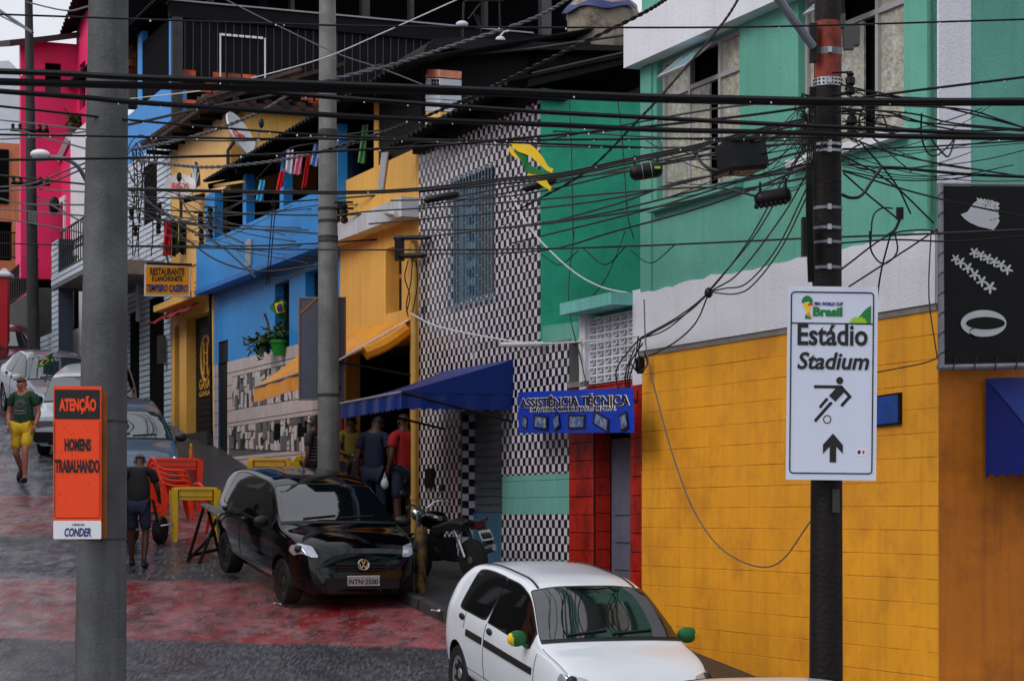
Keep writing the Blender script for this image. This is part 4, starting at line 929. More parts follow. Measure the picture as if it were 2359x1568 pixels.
# ================================================================== houses on the other side of the street (added out of view to darken street and reflections)
OP=Plane((0,0),(1,0)); o0=FM.at(0,0,9.6); OT=FM.t
for i,(s0,s1,h,m) in enumerate(((3.5,9,6.5,'cement'),(9.2,16,8,'salmon_paint'),(16.2,25,7,'cement_dark'),(25.2,36,8,'cement'))):
    y=FM.y((s0+s1)/2); t=thing('added_row_house',('plain grey plastered house','faded salmon house','dark weathered house','tall grey house')[i]+' added out of view to darken the street','house',FM.at((s0+s1)/2,gz(y),9.6))
    q=MB(); z0=gz(FM.y(s0))-.5; z1=gz(y)+h; P=[FM.at(s0,z0,9.6),FM.at(s1,z0,9.6),FM.at(s1,z0,14),FM.at(s0,z0,14)]; q.prism(P,(0,0,z1-z0)); q.build('wall',M[m],t)
    for k in range(2):
        for j in range(2):
            a=s0+(s1-s0)*(.2+.45*k); zz=gz(y)+1+2.9*j; w=MB(); bar(w,FM,a,a+1.1,zz,zz+1.4,9.55,9.6); w.build('window',M['glass_dark'],t)
# ================================================================== poles
def taper_pole(x0,x1,r0,r1,n=16,k=8,wob=0):
    x0,x1=Vector(x0),Vector(x1); q=MB(); q.tube([x0.lerp(x1,i/k)+Vector((random.uniform(-wob,wob),random.uniform(-wob,wob),0)) for i in range(k+1)],[r0+(r1-r0)*i/k for i in range(k+1)],n); return q
def pole(name,label,ub,ut,wb,wt,d,m,vb=1568,extra=.8,n=20):
    a=W(ub,vb,d); b=W(ut,0,d); dz=(b-a)
    g=a-dz*((a.z-gz(d)+.1)/dz.z); t=b+dz*(extra/dz.z)
    rb,rt=wb/2/F*d,wt/2/F*d; sl=(rb-rt)/dz.z
    th=thing(name,label,'pole',(g.x,g.y,gz(d)))
    taper_pole(g,t,rb+sl*(a.z-g.z),rt-sl*extra,n).build('shaft',M[m],th,smooth=True)
    th['_']=0; del th['_']
    f=lambda v:(W(ub+(ut-ub)*(vb-v)/vb,v,d),(wb+(wt-wb)*(vb-v)/vb)/2/F*d)
    return th,f
def ringband(th,c,r,h,m,name='band',n=20):
    q=MB(); q.lathe([(r,-h/2),(r+.006,-h/2),(r+.006,h/2),(r,h/2)],n,Matrix.Translation(c)); return q.build(name,M[m],th)
LP,lf=pole('concrete_pole','thick stained concrete pole at left carrying the orange warning sign',231,250,119,91,15.3,'concrete_pole')
for v,h in ((970,.012),(1240,.01)):
    c,r=lf(v); ringband(LP,c,r,h,'cement_dark','joint')
MP,mf=pole('concrete_pole','slender pale concrete pole between the blue and peach houses',757,754,53,38,29,'concrete_pole_light',vb=1200)
for v in (310,482,510,547,556,910,1185):
    c,r=mf(v); ringband(MP,c,r,.04 if v!=310 else .12,'cement_dark')
RPo,rf_=pole('utility_pole','dark weathered utility pole with faded red band and stadium sign',1902,1906,78,61,16,'pole_wood')
c0,r0=rf_(52); c1,r1=rf_(185)
q=MB(); n=14
for i in range(n):
    a0=R(-165+150*i/n); a1=R(-165+150*(i+1)/n)
    P=lambda c,r,a:c+Vector((math.cos(a)*(r+.003),math.sin(a)*(r+.003),0))
    q.poly([P(c1,r1,a0),P(c1,r1,a1),P(c0,r0,a1),P(c0,r0,a0)])
q.build('red_band',M['pole_red'],RPo)
for v,h,m in ((122,.05,'steel_dull'),(192,.06,'steel'),(335,.02,'steel'),(350,.02,'steel'),(481,.022,'steel_dull'),(527,.022,'steel_dull'),(560,.02,'steel_dull'),(618,.022,'steel_dull')):
    c,r=rf_(v); ringband(RPo,c,r,h,m,'steel_band')
    q=MB(); q.box(c+Vector((.0,-r-.012,0)),(.03,.02,.04)); q.build('band_clamp',M['steel'],RPo)
# holes of the slotted band
c,r=rf_(192); q=MB()
for i in range(9):
    for k in (-1,1):
        a=R(-165+i*17); q.box(c+Vector((math.cos(a)*(r+.007),math.sin(a)*(r+.007),k*.014)),(.012,.012,.012),Matrix.Rotation(a,3,'Z'))
q.build('band_slot',M['black_metal'],RPo,kind='stuff')
q=MB(); q.tube([W(1785,-12,15.6),W(1872,108,15.85)],.032,8); q.build('stay_arm',M['steel_dull'],RPo)
q=MB(); p=W(1872,100,15.9); q.box(p,(.05,.08,.28)); q.build('arm_bracket',M['black_metal'],RPo)
q=MB(); a=W(1858,546,15.85); q.box(a,(.075,.09,.28)); q.build('cable_box',M['black_metal'],RPo)
q=MB(); a=W(1960,84,15.8); q.box(a,(.115,.09,.14)); q.box(a+Vector((-.02,-.01,-.085)),(.07,.07,.03)); q.box(a+Vector((-.06,0,.11)),(.03,.05,.1)); tag(q.build('junction_box',M['pot_grey']),'grey junction box on the utility pole beside the red band','box')
for (u,v) in ((1958,190),(1962,280)):
    q=MB(); b=W(u,v,15.8); q.lathe([(.012,-.09),(.035,-.08),(.035,-.045),(.02,-.03),(.036,-.01),(.036,.03),(.02,.045),(.03,.06),(.012,.08)],10,Matrix.Translation(b)); q.tube([b+Vector((-.13,.03,.075)),b+Vector((.01,0,.075))],.008,4); q.tube([b+Vector((-.13,.03,-.085)),b+Vector((.01,0,-.085))],.008,4); q.build('insulator',M['black_metal'],RPo)
q=MB(); q.box(W(1925,1153,15.86),(.05,.03,.17)); q.build('notice',M['cement_dark'],RPo)
q=MB()
for k in range(5):
    x=1866+k*3.5; q.tube(spline([W(x,200,15.8),W(x-6+k,330,15.78),W(x-9,480,15.78),W(x-4,650,15.8)]),.006,4)
q.build('riser_cable',M['black_rubber'],RPo,kind='stuff')
# far thin pole
FP,ff=pole('utility_pole','slim dark pole before the pink house at far left',77,66,29,18,46,'cement_dark',vb=800,extra=2)
q=MB(); c,r=ff(505); q.box(c+Vector((.05,-r-.03,0)),(.16,.06,.22)); 
for i in range(2):
    for j in range(3): q.box(c+Vector((.02+.06*i,-r-.063,-.06+.06*j)),(.03,.01,.025),mi=1)
q.build('number_plate',[M['concrete_pole_light'],M['black_print']],FP)
for v in (303,425):
    c,r=ff(v); q=MB(); q.tube([c+Vector((-.4,-.1,.02)),c+Vector((.42,-.1,-.02))],.035,4)
    for x in (-.35,-.2,.22,.36): q.lathe([(.02,0),(.05,.03),(.03,.08),(.045,.12),(.01,.15)],8,Matrix.Translation(c+Vector((x,-.1,0))))
    q.build('cross_arm',M['black_metal'],FP)
q=MB(); c,r=ff(475); q.sphere(c+Vector((.5,-.1,0)),(.12,.1,.2),8,6); q.build('junction_case',M['black_metal'],FP)
c,r=ff(75); q=MB(); q.tube([W(-8,20,46),W(76,77,45.9)],.035,5); q.build('stay_arm',M['steel_dull'],FP)
# street lamp whose own pole stands behind the concrete pole
lp=thing('street_lamp','street lamp with white head on a curved arm, pole hidden behind the concrete pole','street lamp',(W(236,900,36).x,36,gz(36)))
q=MB(); b=W(236,900,36); q.tube([(b.x,36,gz(36)-.1),(b.x,36,W(236,395,36).z)],.09,10); q.build('shaft',M['concrete_pole'],lp,smooth=True)
q=MB(); q.tube(spline([W(236,440,36),W(205,425,35.8),(W(180,385,35.5)),W(148,366,35.2),W(112,362,35)]),.035,8); q.build('arm',M['steel_dull'],lp,smooth=True)
q=MB(); c=W(92,355,34.9); 
q.sphere(c,(.16,.12,.075),12,8); q.build('lamp_head',M['white_print'],lp,smooth=True)
q=MB(); q.sphere(c+Vector((.0,0,-.06)),(.13,.09,.06),12,6); q.build('lens',M['glass_blue'],lp,smooth=True)
# ================================================================== signs
def frame_at(u0,v0,u1,v1,d,yaw=0):    # upright sign: centre, width, height and matrix
    c=W((u0+u1)/2,(v0+v1)/2,d); w=(u1-u0)/F*d/math.cos(yaw); h=(v1-v0)/F*d
    m=Matrix.Translation(c)@Matrix.Rotation(yaw,4,'Z')@Matrix.Rotation(R(90),4,'X'); return m,w,h
def plate(par,m,w,h,t,mt,name,x=0,y=0,z=0,r=0):
    q=MB(); pts=[(x-w/2,y-h/2),(x+w/2,y-h/2),(x+w/2,y+h/2),(x-w/2,y+h/2)]
    if r:
        pts=[]
        for cx,cy,a0 in ((x-w/2+r,y-h/2+r,180),(x+w/2-r,y-h/2+r,270),(x+w/2-r,y+h/2-r,0),(x-w/2+r,y+h/2-r,90)):
            pts+=[(cx+r*math.cos(R(a0+k*22.5)),cy+r*math.sin(R(a0+k*22.5))) for k in range(5)]
    q.prism([m@Vector((a,b,z)) for a,b in pts],(m.to_3x3()@Vector((0,0,t)))); return q.build(name,M[mt],par)
def outline(par,m,pts,r,mt,name,z,closed=True):
    q=MB(); q.tube([m@Vector((a,b,z)) for a,b in pts],r,4,closed=closed); return q.build(name,M[mt],par)
def flatshape(par,m,pts,z,mt,name,t=.001):
    q=MB(); q.prism([m@Vector((a,b,z)) for a,b in pts],m.to_3x3()@Vector((0,0,t))); return q.build(name,M[mt],par)
def strip(m,pts,w,z,q=None):
    q=q or MB()
    for (a,b) in zip(pts,pts[1:]):
        a,b=Vector(a),Vector(b); d=(b-a).normalized(); nn=Vector((-d.y,d.x))*w/2
        q.prism([m@Vector((*(p),z)) for p in (a-nn,b-nn,b+nn,a+nn)],m.to_3x3()@Vector((0,0,.001)))
    return q
def rrect(w,h,r,x=0,y=0):
    o=[]
    for cx,cy,a0 in ((x-w/2+r,y-h/2+r,180),(x+w/2-r,y-h/2+r,270),(x+w/2-r,y+h/2-r,0),(x-w/2+r,y+h/2-r,90)):
        o+=[(cx+r*math.cos(R(a0+k*22.5)),cy+r*math.sin(R(a0+k*22.5))) for k in range(5)]
    return o
# stadium sign (sign units: picture pixels from its centre)
m,w,h=frame_at(1812,660,2020,1105,15.78,R(1.5)); s=w/208
m=m@Matrix.Rotation(R(-.6),4,'Z')@Matrix.Scale(s,4)
st=thing('direction_sign','tall white stadium direction sign on the dark utility pole','sign',m.translation-Vector((0,0,h/2)))
plate(st,m,208,445,-6,'sign_white','panel')
def P2(x,y): return (x-1916,882.5-y)
q=MB(); 
for k,(x0,x1,y0,y1) in enumerate(((-94,94,211,213),)): pass
rr=rrect(190,416,8,-1,1); q=MB(); q.tube([m@Vector((a,b,.6)) for a,b in rr],1.6*s,4,closed=True); q.build('border',M['black_print'],st)
plate(st,m,187,3,.8,'black_print','divider',-1,882.5-745,.2)
text('Estádio',st,m@Matrix.Translation((*P2(1916,771),.3)),162,50,M['black_print'],bold=.022,ext=.8)
text('Stadium',st,m@Matrix.Translation((*P2(1918,831),.3)),166,40,M['black_print'],bold=.022,shear=.22,ext=.8)
text('FIFA WORLD CUP',st,m@Matrix.Translation((*P2(1906,700),.3)),66,8,M['navy_print'],bold=.03,ext=.6)
text('Brasil',st,m@Matrix.Translation((*P2(1904,718),.3)),68,22,M['green_print'],bold=.05,ext=.6)
# tournament emblem: green cap, golden hands, green base
def blob(pts,mt,z=.3,name='emblem'): flatshape(st,m,[P2(1762+x/2.857,533+y/2.857) for x,y in pts],z,mt,name,.4)
blob([(232,470),(238,445),(255,428),(275,424),(295,435),(307,455),(306,470),(296,490),(280,462),(255,470),(246,478)],'green_print',.3)
blob([(240,482),(256,465),(268,480),(284,468),(296,492),(288,520),(284,545),(302,568),(290,568),(268,545),(262,520),(248,505)],'yellow_print',.4)
blob([(262,545),(270,552),(290,568),(304,574),(285,578),(255,576),(258,560)],'green_print',.5)
blob([(268,540),(284,530),(300,566),(290,567)],'orange_print',.7)
text('2014',st,m@Matrix.Translation((*P2(1762+290/2.857,533+482/2.857),1.0)),11,5,M['red_print'],bold=.03,ext=.4)
q=MB()
hill=[P2(2005,744),P2(1950,744)]+[P2(1950+55*t,744-42*math.sin(t*1.5)) for t in [i/8 for i in range(1,9)]]
flatshape(st,m,[P2(2004.5,743),P2(1967,743),P2(1976,730),P2(1988,715),P2(1997,707),P2(2004.5,703)],.3,'green_print','print_hill',.4)
pts=[P2(1955,743)]; 
for i in range(15):
    t=math.pi*i/14; r_=22 if i%2 else 17; pts.append(P2(1975-r_*math.cos(t),743-.75*r_*math.sin(t)))
flatshape(st,m,[P2(1996,743)]+pts[::-1],.7,'lime_print','print_bush',.3)
# player pictogram
pg=MB()
def cap(pts,w): 
    strip(m,[P2(*p) for p in pts],w,.3,pg)
    for p in pts:
        c=P2(*p); pg.prism([m@Vector((c[0]+w/2*math.cos(t*.524),c[1]+w/2*math.sin(t*.524),.3)) for t in range(12)],m.to_3x3()@Vector((0,0,1)))
z8=lambda x,y:(1762+x/2.857,533+y/2.857)
cap([z8(330,1022),z8(500,1022)],7.5); cap([z8(500,1022),z8(558,1085),z8(508,1140)],7.5); cap([z8(405,1105),z8(365,1152)],7); cap([z8(432,1130),z8(335,1242)],7.5)
pg.prism([m@Vector((*P2(*z8(x,y)),.3)) for x,y in ((470,1025),(520,1030),(530,1045),(462,1118),(420,1080))],m.to_3x3()@Vector((0,0,1.1)))
c=P2(*z8(490,980)); pg.prism([m@Vector((c[0]+8*math.cos(t*.35),c[1]+8.5*math.sin(t*.35),.3)) for t in range(18)],m.to_3x3()@Vector((0,0,1)))
pg.build('player_pictogram',M['black_print'],st)
c=P2(*z8(410,1235)); q=MB(); q.tube([m@Vector((c[0]+8.5*math.cos(t*.35),c[1]+9*math.sin(t*.35),.3)) for t in range(18)],1.2*s,4,closed=True); q.build('ball_ring',M['black_print'],st)
flatshape(st,m,[P2(*z8(*p)) for p in ((449,1328),(515,1402),(515,1460),(471,1412),(471,1517),(429,1517),(429,1412),(384,1460),(384,1402))],.3,'black_print','arrow',1)
plate(st,m,23,15,.4,'white_print','sticker',*P2(1985,1041),.2)
text('XX',st,m@Matrix.Translation((*P2(1985,1041),.6)),16,8,M['navy_print'],ext=.3) if False else None
q=MB(); q.prism([m@Vector((*P2(*p),.6)) for p in ((1976,1037),(1983,1035),(1984,1043),(1977,1045))],m.to_3x3()@Vector((0,0,.3))); q.build('sticker_mark',M['navy_print'],st)
q=MB(); q.prism([m@Vector((*P2(*p),.6)) for p in ((1987,1036),(1993,1036),(1992,1044),(1988,1044))],m.to_3x3()@Vector((0,0,.3))); q.build('sticker_mark',M['red_print'],st)
# roadworks sign on the left pole
yaw=R(-6); c=W(178,1065,14.95); m=Matrix.Translation(c)@Matrix.Rotation(R(7),4,'Z')@Matrix.Rotation(R(90),4,'X'); s=14.95/F
m=m@Matrix.Scale(s,4)
ws=thing('warning_sign','orange men at work sign with black header fixed to the thick concrete pole','sign',c-Vector((0,0,180*s)))
sk=Matrix.Identity(4); m=m@sk
plate(ws,m,109,352,-3,'sign_orange','panel',0,0,0,3)
plate(ws,m,103,68,.5,'black_print','header',0,134,.1,2)
text('ATENÇÃO',ws,m@Matrix.Translation((1,133,.7)),84,42,M['sign_orange'],bold=.05,ext=.5)
text('HOMENS',ws,m@Matrix.Translation((1,41,.2)),60,29,M['black_print'],bold=.05,ext=.5)
text('TRABALHANDO',ws,m@Matrix.Translation((0,-8,.2)),100,31,M['black_print'],bold=.045,ext=.5)
q=MB(); q.tube([m@Vector((a,b,.3)) for a,b in ((-51,95),(-51,-123),(-48,-127),(48,-127),(51,-123),(51,95))],.7*s,4); q.build('border',M['black_print'],ws)
plate(ws,m,108.4,42,.5,'white_print','footer',0,-154.5,.1,3)
text('A SERVIÇO DA',ws,m@Matrix.Translation((2,-143,.7)),28,6,M['black_print'],ext=.4)
text('CONDER',ws,m@Matrix.Translation((1,-160,.7)),60,20,M['navy_print'],bold=.03,shear=.2,ext=.5)
q=MB(); rs=random.Random(8)
for i in range(60):
    x,y=rs.uniform(-48,48),rs.uniform(-122,90); q.prism([m@Vector((x+a,y+b,.1)) for a,b in ((-.4,-1.2),(.6,-1.4),(.9,1.2),(.1,1.5))],m.to_3x3()@Vector((0,0,.3)))
q.build('dents',mat('dent',rgb(120,26,4),.6),ws,kind='stuff')
q=MB(); cc=W(231,1070,15.02); q.box(cc,(.09,.03,1.02),Matrix.Rotation(R(4),3,'Z')); q.build('backing_board',M['sign_board'],ws)
# back of another stadium sign on the middle pole
sb=thing('sign_back','grey back of a wooden framed sign on the slender concrete pole','sign',W(742,922,29.2))
m,w,h=frame_at(688,684,796,922,29.22,R(-2)); s=w/108; m=m@Matrix.Scale(s,4)
plate(sb,m,104,234,-3,'sign_back','panel')
for x in (-53,53): plate(sb,m,3.5,238,5,'sign_wood','frame_rail',x,0,-3)
for y in (117,-117): plate(sb,m,102,3.5,5,'concrete_pole_light','frame_rail',0,y,-3)
q=MB(); strip(m,[(-50,82),(-14,116)],5,1.5,q); q.build('brace',M['sign_wood'],sb)
q=MB(); strip(m,[(10,-116),(44,-88)],5,1.5,q); q.build('brace',M['dark_wood'],sb)
# restaurant sign
rsn=thing('hanging_sign','yellow lit-box restaurant sign hanging from the white tiled house','sign',W(385,682,39.5))
m,w,h=frame_at(332,609,438,682,39.5,0); s=w/106; m=m@Matrix.Rotation(R(-.6),4,'Z')@Matrix.Scale(s,4)
plate(rsn,m,106,73,-14,'dish','case'); plate(rsn,m,99,65,.6,'resto_yellow','face',0,0,.2)
text('RESTAURANTE',rsn,m@Matrix.Translation((0,20,1)),79,17,M['black_print'],bold=.03,ext=.5)
text('E LANCHONETE',rsn,m@Matrix.Translation((0,4,1)),70,12,M['black_print'],bold=.03,ext=.5)
text('TEMPEIRO CASEIRO',rsn,m@Matrix.Translation((0,-18,1)),94,17,M['navy_print'],bold=.03,shear=.3,ext=.5)
q=MB(); q.tube([W(388,606,39.6),W(375,560,41.9)],.02,5); q.tube([W(338,606,39.5),W(442,610,39.5)],.025,5); q.build('bracket',M['black_metal'],rsn)
# blue phone repair banner
bn=thing('shop_banner','blue phone repair banner over the red tiled entrance','banner',FM.pt(1325,997,.4))
ba=FM.pt(1191,947,.34); bb=FM.pt(1459,945,.36)
BPl=Plane((ba.x,ba.y),(bb.x-ba.x,bb.y-ba.y))
def bp(u,v,o=0): return BPl.pt(u,v,o)
C4=[bp(1193,903),bp(1458,892),bp(1458,996),bp(1196,997)]
def bf(i,j): p=C4[0].lerp(C4[1],i).lerp(C4[3].lerp(C4[2],i),j); return p+BPl.N*(.008*math.sin(i*9+j*2))
q=MB(); q.sheet(bf,24,4,-BPl.N*.006); q.build('cloth',M['banner_blue'],bn,smooth=True)
x=(C4[1]-C4[0]).normalized(); y=Vector((0,0,1)); bm=Matrix.Identity(4)
for i in range(3): bm[i][0]=x[i]; bm[i][1]=y[i]; bm[i][2]=BPl.N[i]; bm[i][3]=((C4[0]+C4[1]+C4[2]+C4[3])/4)[i]
bw=(C4[1]-C4[0]).length; bh=(C4[0]-C4[3]).length; k=bw/266
text('ASSISTÊNCIA TÉCNICA',bn,bm@Matrix.Translation((.0,bh*.25,.009)),bw*.965,bh*.295,M['white_print'],bold=.06,ext=.002,name='lettering_edge')
text('ASSISTÊNCIA TÉCNICA',bn,bm@Matrix.Translation((.0,bh*.25,.014)),bw*.95,bh*.27,M['black_print'],bold=.028,ext=.002)
text('EM APARELHO CELULAR E TABLET EM GERAL',bn,bm@Matrix.Translation((0,bh*.06,.009)),bw*.75,bh*.12,M['white_print'],bold=.04,ext=.002,name='lettering_edge')
text('EM APARELHO CELULAR E TABLET EM GERAL',bn,bm@Matrix.Translation((0,bh*.06,.013)),bw*.73,bh*.085,M['black_print'],bold=.008,ext=.002)
for i,(px,pw_,ph,rot) in enumerate(((-.43,.05,.30,-12),(-.28,.13,.33,-3),(-.135,.055,.33,18),(.045,.15,.33,0),(.25,.13,.32,-14),(.43,.06,.38,14))):
    pm=bm@Matrix.Translation((px*bw,-bh*.24,.01))@Matrix.Rotation(R(rot),4,'Z')
    q=MB(); a,b=pw_*bw/2,ph*bh/2; q.prism([pm@Vector((u,v,0)) for u,v in ((-a,-b),(a,-b),(a,b),(-a,b))],BPl.N*.003); pr=q.build('printed_phone' if pw_<.1 else 'printed_tablet',M['black_print'],bn)
    q=MB(); q.prism([pm@Vector((u*.78,v*.72,.004)) for u,v in ((-a,-b),(a,-b),(a,b),(-a,b))],BPl.N*.002); q.build('screen',mat('screen_print',rgb(60,96,150),.4,var=.6,scale=30,col2=rgb(190,170,150),c2amt=.8,c2scale=18,c2thr=.55),pr)
# billboard with hair ornaments
bbd=thing('billboard','black canvas billboard with white hair ornaments laced to a grey pipe frame','billboard',FR.at(.2,CZ+1.2,.25))
def fr(u,v,o=.3): return FR.pt(u,v,o)
q=MB(); q.prism([fr(2172,428),fr(2420,430),fr(2420,832),fr(2172,838)],-FR.N*.02); q.build('canvas',M['tarp_black'],bbd)
for nm,pts in (('pipe',[(2165,424),(2168,846)]),('pipe',[(2160,846),(2430,840)]),('pipe',[(2160,424),(2430,426)])):
    q=MB(); q.tube([fr(*p,.29) for p in pts],.026 if pts[0][1]!=424 or pts[1][1]>500 else .012,8); q.build(nm,M['steel_dull'],bbd)
for i in range(9):
    v=440+i*46; q=MB(); q.tube([fr(2160,v+14,.325),fr(2166,v+6,.33),fr(2180,v,.31)],.005,4); q.build('lacing',M['black_rubber'],bbd)
for i in range(4):
    u=2200+i*48; q=MB(); q.tube([fr(u,820,.31),fr(u-3,842,.33),fr(u-6,852,.325)],.005,4); q.build('lacing',M['black_rubber'],bbd)
def fshape(pts,name,mt='flower_white',o=.304): 
    q=MB(); q.prism([fr(*p,o) for p in pts],FR.N*.003); q.build(name,M[mt],bbd)
z8=lambda x,y:(1762+x/2.857,y/2.857)
petal=[(1285,1412),(1330,1395),(1365,1345),(1395,1320)]
for i in range(10): 
    t=i/9; petal+= [(1395+110*t+(6 if i%2 else -4),1308+(4 if i%2 else -8)+18*t)]
for i in range(10):
    t=i/9; petal+=[(1532+(10 if i%2 else -4)-8*t*t*0,1330+120*t)]
petal+=[(1528,1480),(1500,1515),(1480,1508),(1400,1490),(1345,1465),(1310,1440)]
fshape([z8(*p) for p in petal],'painted_petal')
q=MB(); rs=random.Random(2)
for i in range(26):
    t=rs.random(); x,y=(1390+130*t,1325+rs.uniform(0,40)) if rs.random()<.6 else (1500+rs.uniform(-20,24),1340+110*t); p=z8(x,y); q.prism([fr(p[0]+a,p[1]+b,.307) for a,b in ((-1.2,0),(0,-1.4),(1.4,0),(0,1.4))],FR.N*.001)
q.build('petal_dots',M['tarp_black'],bbd,kind='stuff')
def flower(u,v,r):
    pts=[]
    for i in range(30):
        t=2*math.pi*i/30; k=r*(.62+.38*math.cos(5*t)); pts.append((u+k*math.cos(t+.3),v+k*math.sin(t+.3)))
    fshape(pts,'painted_flower')
y8=lambda x,y:(1762+x/2.857,533+y/2.857)
for x,y,r in ((1375,140,13),(1418,158,13),(1462,178,13),(1506,200,13),(1552,222,14),(1592,250,14)): flower(*y8(x,y),r)
for x,y,r in ((1252,182,12),(1285,205,14),(1332,240,14),(1378,285,14),(1425,328,14),(1478,368,16)): flower(*y8(x,y),r)
# ring motif
o_=[];i_=[]
for i in range(33):
    t=2*math.pi*i/32; o_.append(y8(1436+150*math.cos(t),605+88*math.sin(t)))
fshape(o_[:-1],'painted_band')
inn=[y8(1445+132*math.cos(2*math.pi*i/32)+ (8 if math.cos(2*math.pi*i/32)<0 else 0),604+42*math.sin(2*math.pi*i/32)*(1 if math.sin(2*math.pi*i/32)<0 else .95)) for i in range(32)]
q=MB(); q.prism([fr(*p,.308) for p in inn],FR.N*.002); q.build('band_hole',M['tarp_black'],bbd)
q=MB(); q.tube([fr(*y8(x,y),.309) for x,y in ((1390,628),(1345,648),(1350,672),(1395,698))],.004,4); q.build('band_line',M['tarp_black'],bbd)
# ================================================================== awnings
def awning(name,label,mt,W1,W2,F2,F1,val,side=True,sag=.04,th=.012,scall=14,front=True):
    W1,W2,F2,F1=map(Vector,(W1,W2,F2,F1)); t=thing(name,label,'awning',(W1+W2)/2)
    def top(u,v): 
        p=W1.lerp(W2,u).lerp(F1.lerp(F2,u),v); return p-Vector((0,0,sag*math.sin(math.pi*v)*(1+.4*math.sin(u*9))))
    q=MB(); q.sheet(top,20,8,(0,0,th)); q.build('canopy',M[mt],t,smooth=True)
    def vf(a,b):
        def f(u,v):
            p=a.lerp(b,u); z=val*(v if v<.99 else 1-.13*abs(math.sin(u*scall*math.pi/2*max(.4,(a-b).length))))
            return p-Vector((0,0,z))+Vector((.008*math.sin(u*31),.008*math.cos(u*27),0))
        return f
    if front: q=MB(); q.sheet(vf(F1,F2),80,4,(.006,.006,0)); q.build('valance',M[mt],t)
    if side:
        q=MB(); a=Vector((W1.x,W1.y,F1.z+.0)); q.prism([W1,F1,F1+(a-F1)*1.0],FM.T*.01*(-1)); q.build('side_panel',M[mt],t)
        q=MB(); q.sheet(vf(Vector((W1.x,W1.y,F1.z)),F1),60,4,(.006,.006,0)); q.build('side_valance',M[mt],t)
    q=MB()
    q.tube([F1,F2],.018,6); q.build('front_bar',M['steel_dull'],t)
    for a,b in ((W1-Vector((0,0,.75)),F1),(W2-Vector((0,0,.75)),F2)):
        q=MB(); q.tube([a,b],.016,6); q.build('arm',M['black_metal'],t)
    return t
p=1.42; W1=FM.pt(1183,828); F1=W(925,903,FM.d(925,p)); F2=W(785,929,FM.d(785,p)); W2=F2-FM.N*p; W2.z=W1.z
awning('awning','blue plastic awning over the roller door of the checkered house','awning_blue',W1,W2,F2,F1,.21)
p=1.05; W1=FM.pt(945,737); F1=W(775,832,FM.d(775,p)); F2=W(585,893,FM.d(585,p)); W2=F2-FM.N*p; W2.z=W1.z+.1
ao=awning('awning','orange canvas awning over the bar of the peach house','awning_orange',W1,W2,F2,F1,.24,side=False)
q=MB(); q.tube([W1+FM.N*.03,F1],.014,6); q.build('side_bar',M['white_print'],ao)
q=MB(); q.tube(spline([W1-Vector((0,0,.12))+FM.N*.05,W1.lerp(F1,.35)-Vector((0,0,.13)),W1.lerp(F1,.62)-Vector((0,0,.1))]),.1,8); q.build('rolled_side',M['awning_orange'],ao,smooth=True)
# awning under the billboard
a=[FR.pt(2245,856,.1),FR.pt(2500,850,.1)]; f=[FR.pt(2238,1005,.75),FR.pt(2560,1000,.75)]
bt=thing('awning','dark blue plastic awning below the black billboard','awning',FR.at(1.2,CZ+.5,.4))
q=MB(); A=FR.at(.42,CZ+1.12,.06); B=FR.at(3,CZ+1.12,.06); D=FR.at(.42,CZ+.52,.85); E=FR.at(3,CZ+.52,.85)
q.sheet(lambda u,v:A.lerp(B,u).lerp(D.lerp(E,u),v)+Vector((0,0,.02*math.sin(u*12+v*4))),16,8,(0,0,.012)); q.build('canopy',M['awning_blue'],bt,smooth=True)
q=MB(); q.prism([A,D,Vector((A.x,A.y,D.z))],FR.T*.012); q.build('side_panel',M['awning_blue'],bt)
q=MB(); D2=Vector((A.x,A.y,D.z))
q.sheet(lambda u,v:D2.lerp(D,u)-Vector((0,0,.2*v-(.03*abs(math.sin(u*14)) if v>.99 else 0)))+FR.N*(-.15*v*u),40,3,FR.T*.008); q.build('side_valance',M['awning_blue'],bt)
q=MB(); q.sheet(lambda u,v:D.lerp(E,u)-Vector((0,0,.2*v-(.03*abs(math.sin(u*40)) if v>.99 else 0)))-FR.N*(.15*v),80,3,FR.N*.008); q.build('valance',M['awning_blue'],bt)
# ================================================================== bollard, pipes, small wall fittings
b0=W(969,1383,25.2); q=MB(); bz=gz(b0.y)+.1; q.tube([(b0.x,b0.y,bz-.15),(b0.x,b0.y,bz+.35),(b0.x+.01,b0.y,bz+.76)],.062,12); solo('bollard',q,M['bollard'],'rusty yellow and black bollard at the kerb beside the drainpipe','bollard',smooth=True)
q=MB(); a=FM.pt(954,555,.08); q.tube([(a.x,a.y,gz(a.y)),(a.x,a.y,a.z)],.048,10)
for v in (720,1145): q.lathe([(.056,-.03),(.056,.03)],10,Matrix.Translation(Vector((a.x,a.y,FM.pt(954,v,.08).z))))
solo('drainpipe',q,M['pipe_yellow'],'yellowed drainpipe between the peach house and the checkered house','pipe',smooth=True)
q=MB(); q.tube([FM.pt(1250,792,.05),FM.pt(1153,794,.5)],.03,8); solo('spout',q,M['pipe_white'],'white plastic water spout sticking out of the checkered wall','pipe')
q=MB(); q.box(FM.pt(920,575,.2),(.13,.1,.3)); q.tube([FM.pt(920,590,.2),FM.pt(975,588,.1)],.04,6); q.tube([FM.pt(910,548,.2),FM.pt(985,547,.1)],.035,6); solo('cable_bracket',q,M['black_metal'],'black cable bracket clamped at the corner above the drainpipe','bracket')
q=MB(); q.box(FM.pt(372,805,.12),(.16,.1,.55)); solo('meter_box',q,M['cement_dark'],'grey meter box between the white tiled house and garage house','box')
q=MB(); q.tube([FM.pt(486,655,.1),FM.pt(484,690,.12),FM.pt(487,1000,.1)],.03,6); solo('drainpipe',q,M['black_metal'],'thin dark drainpipe between garage house and blue house','pipe')
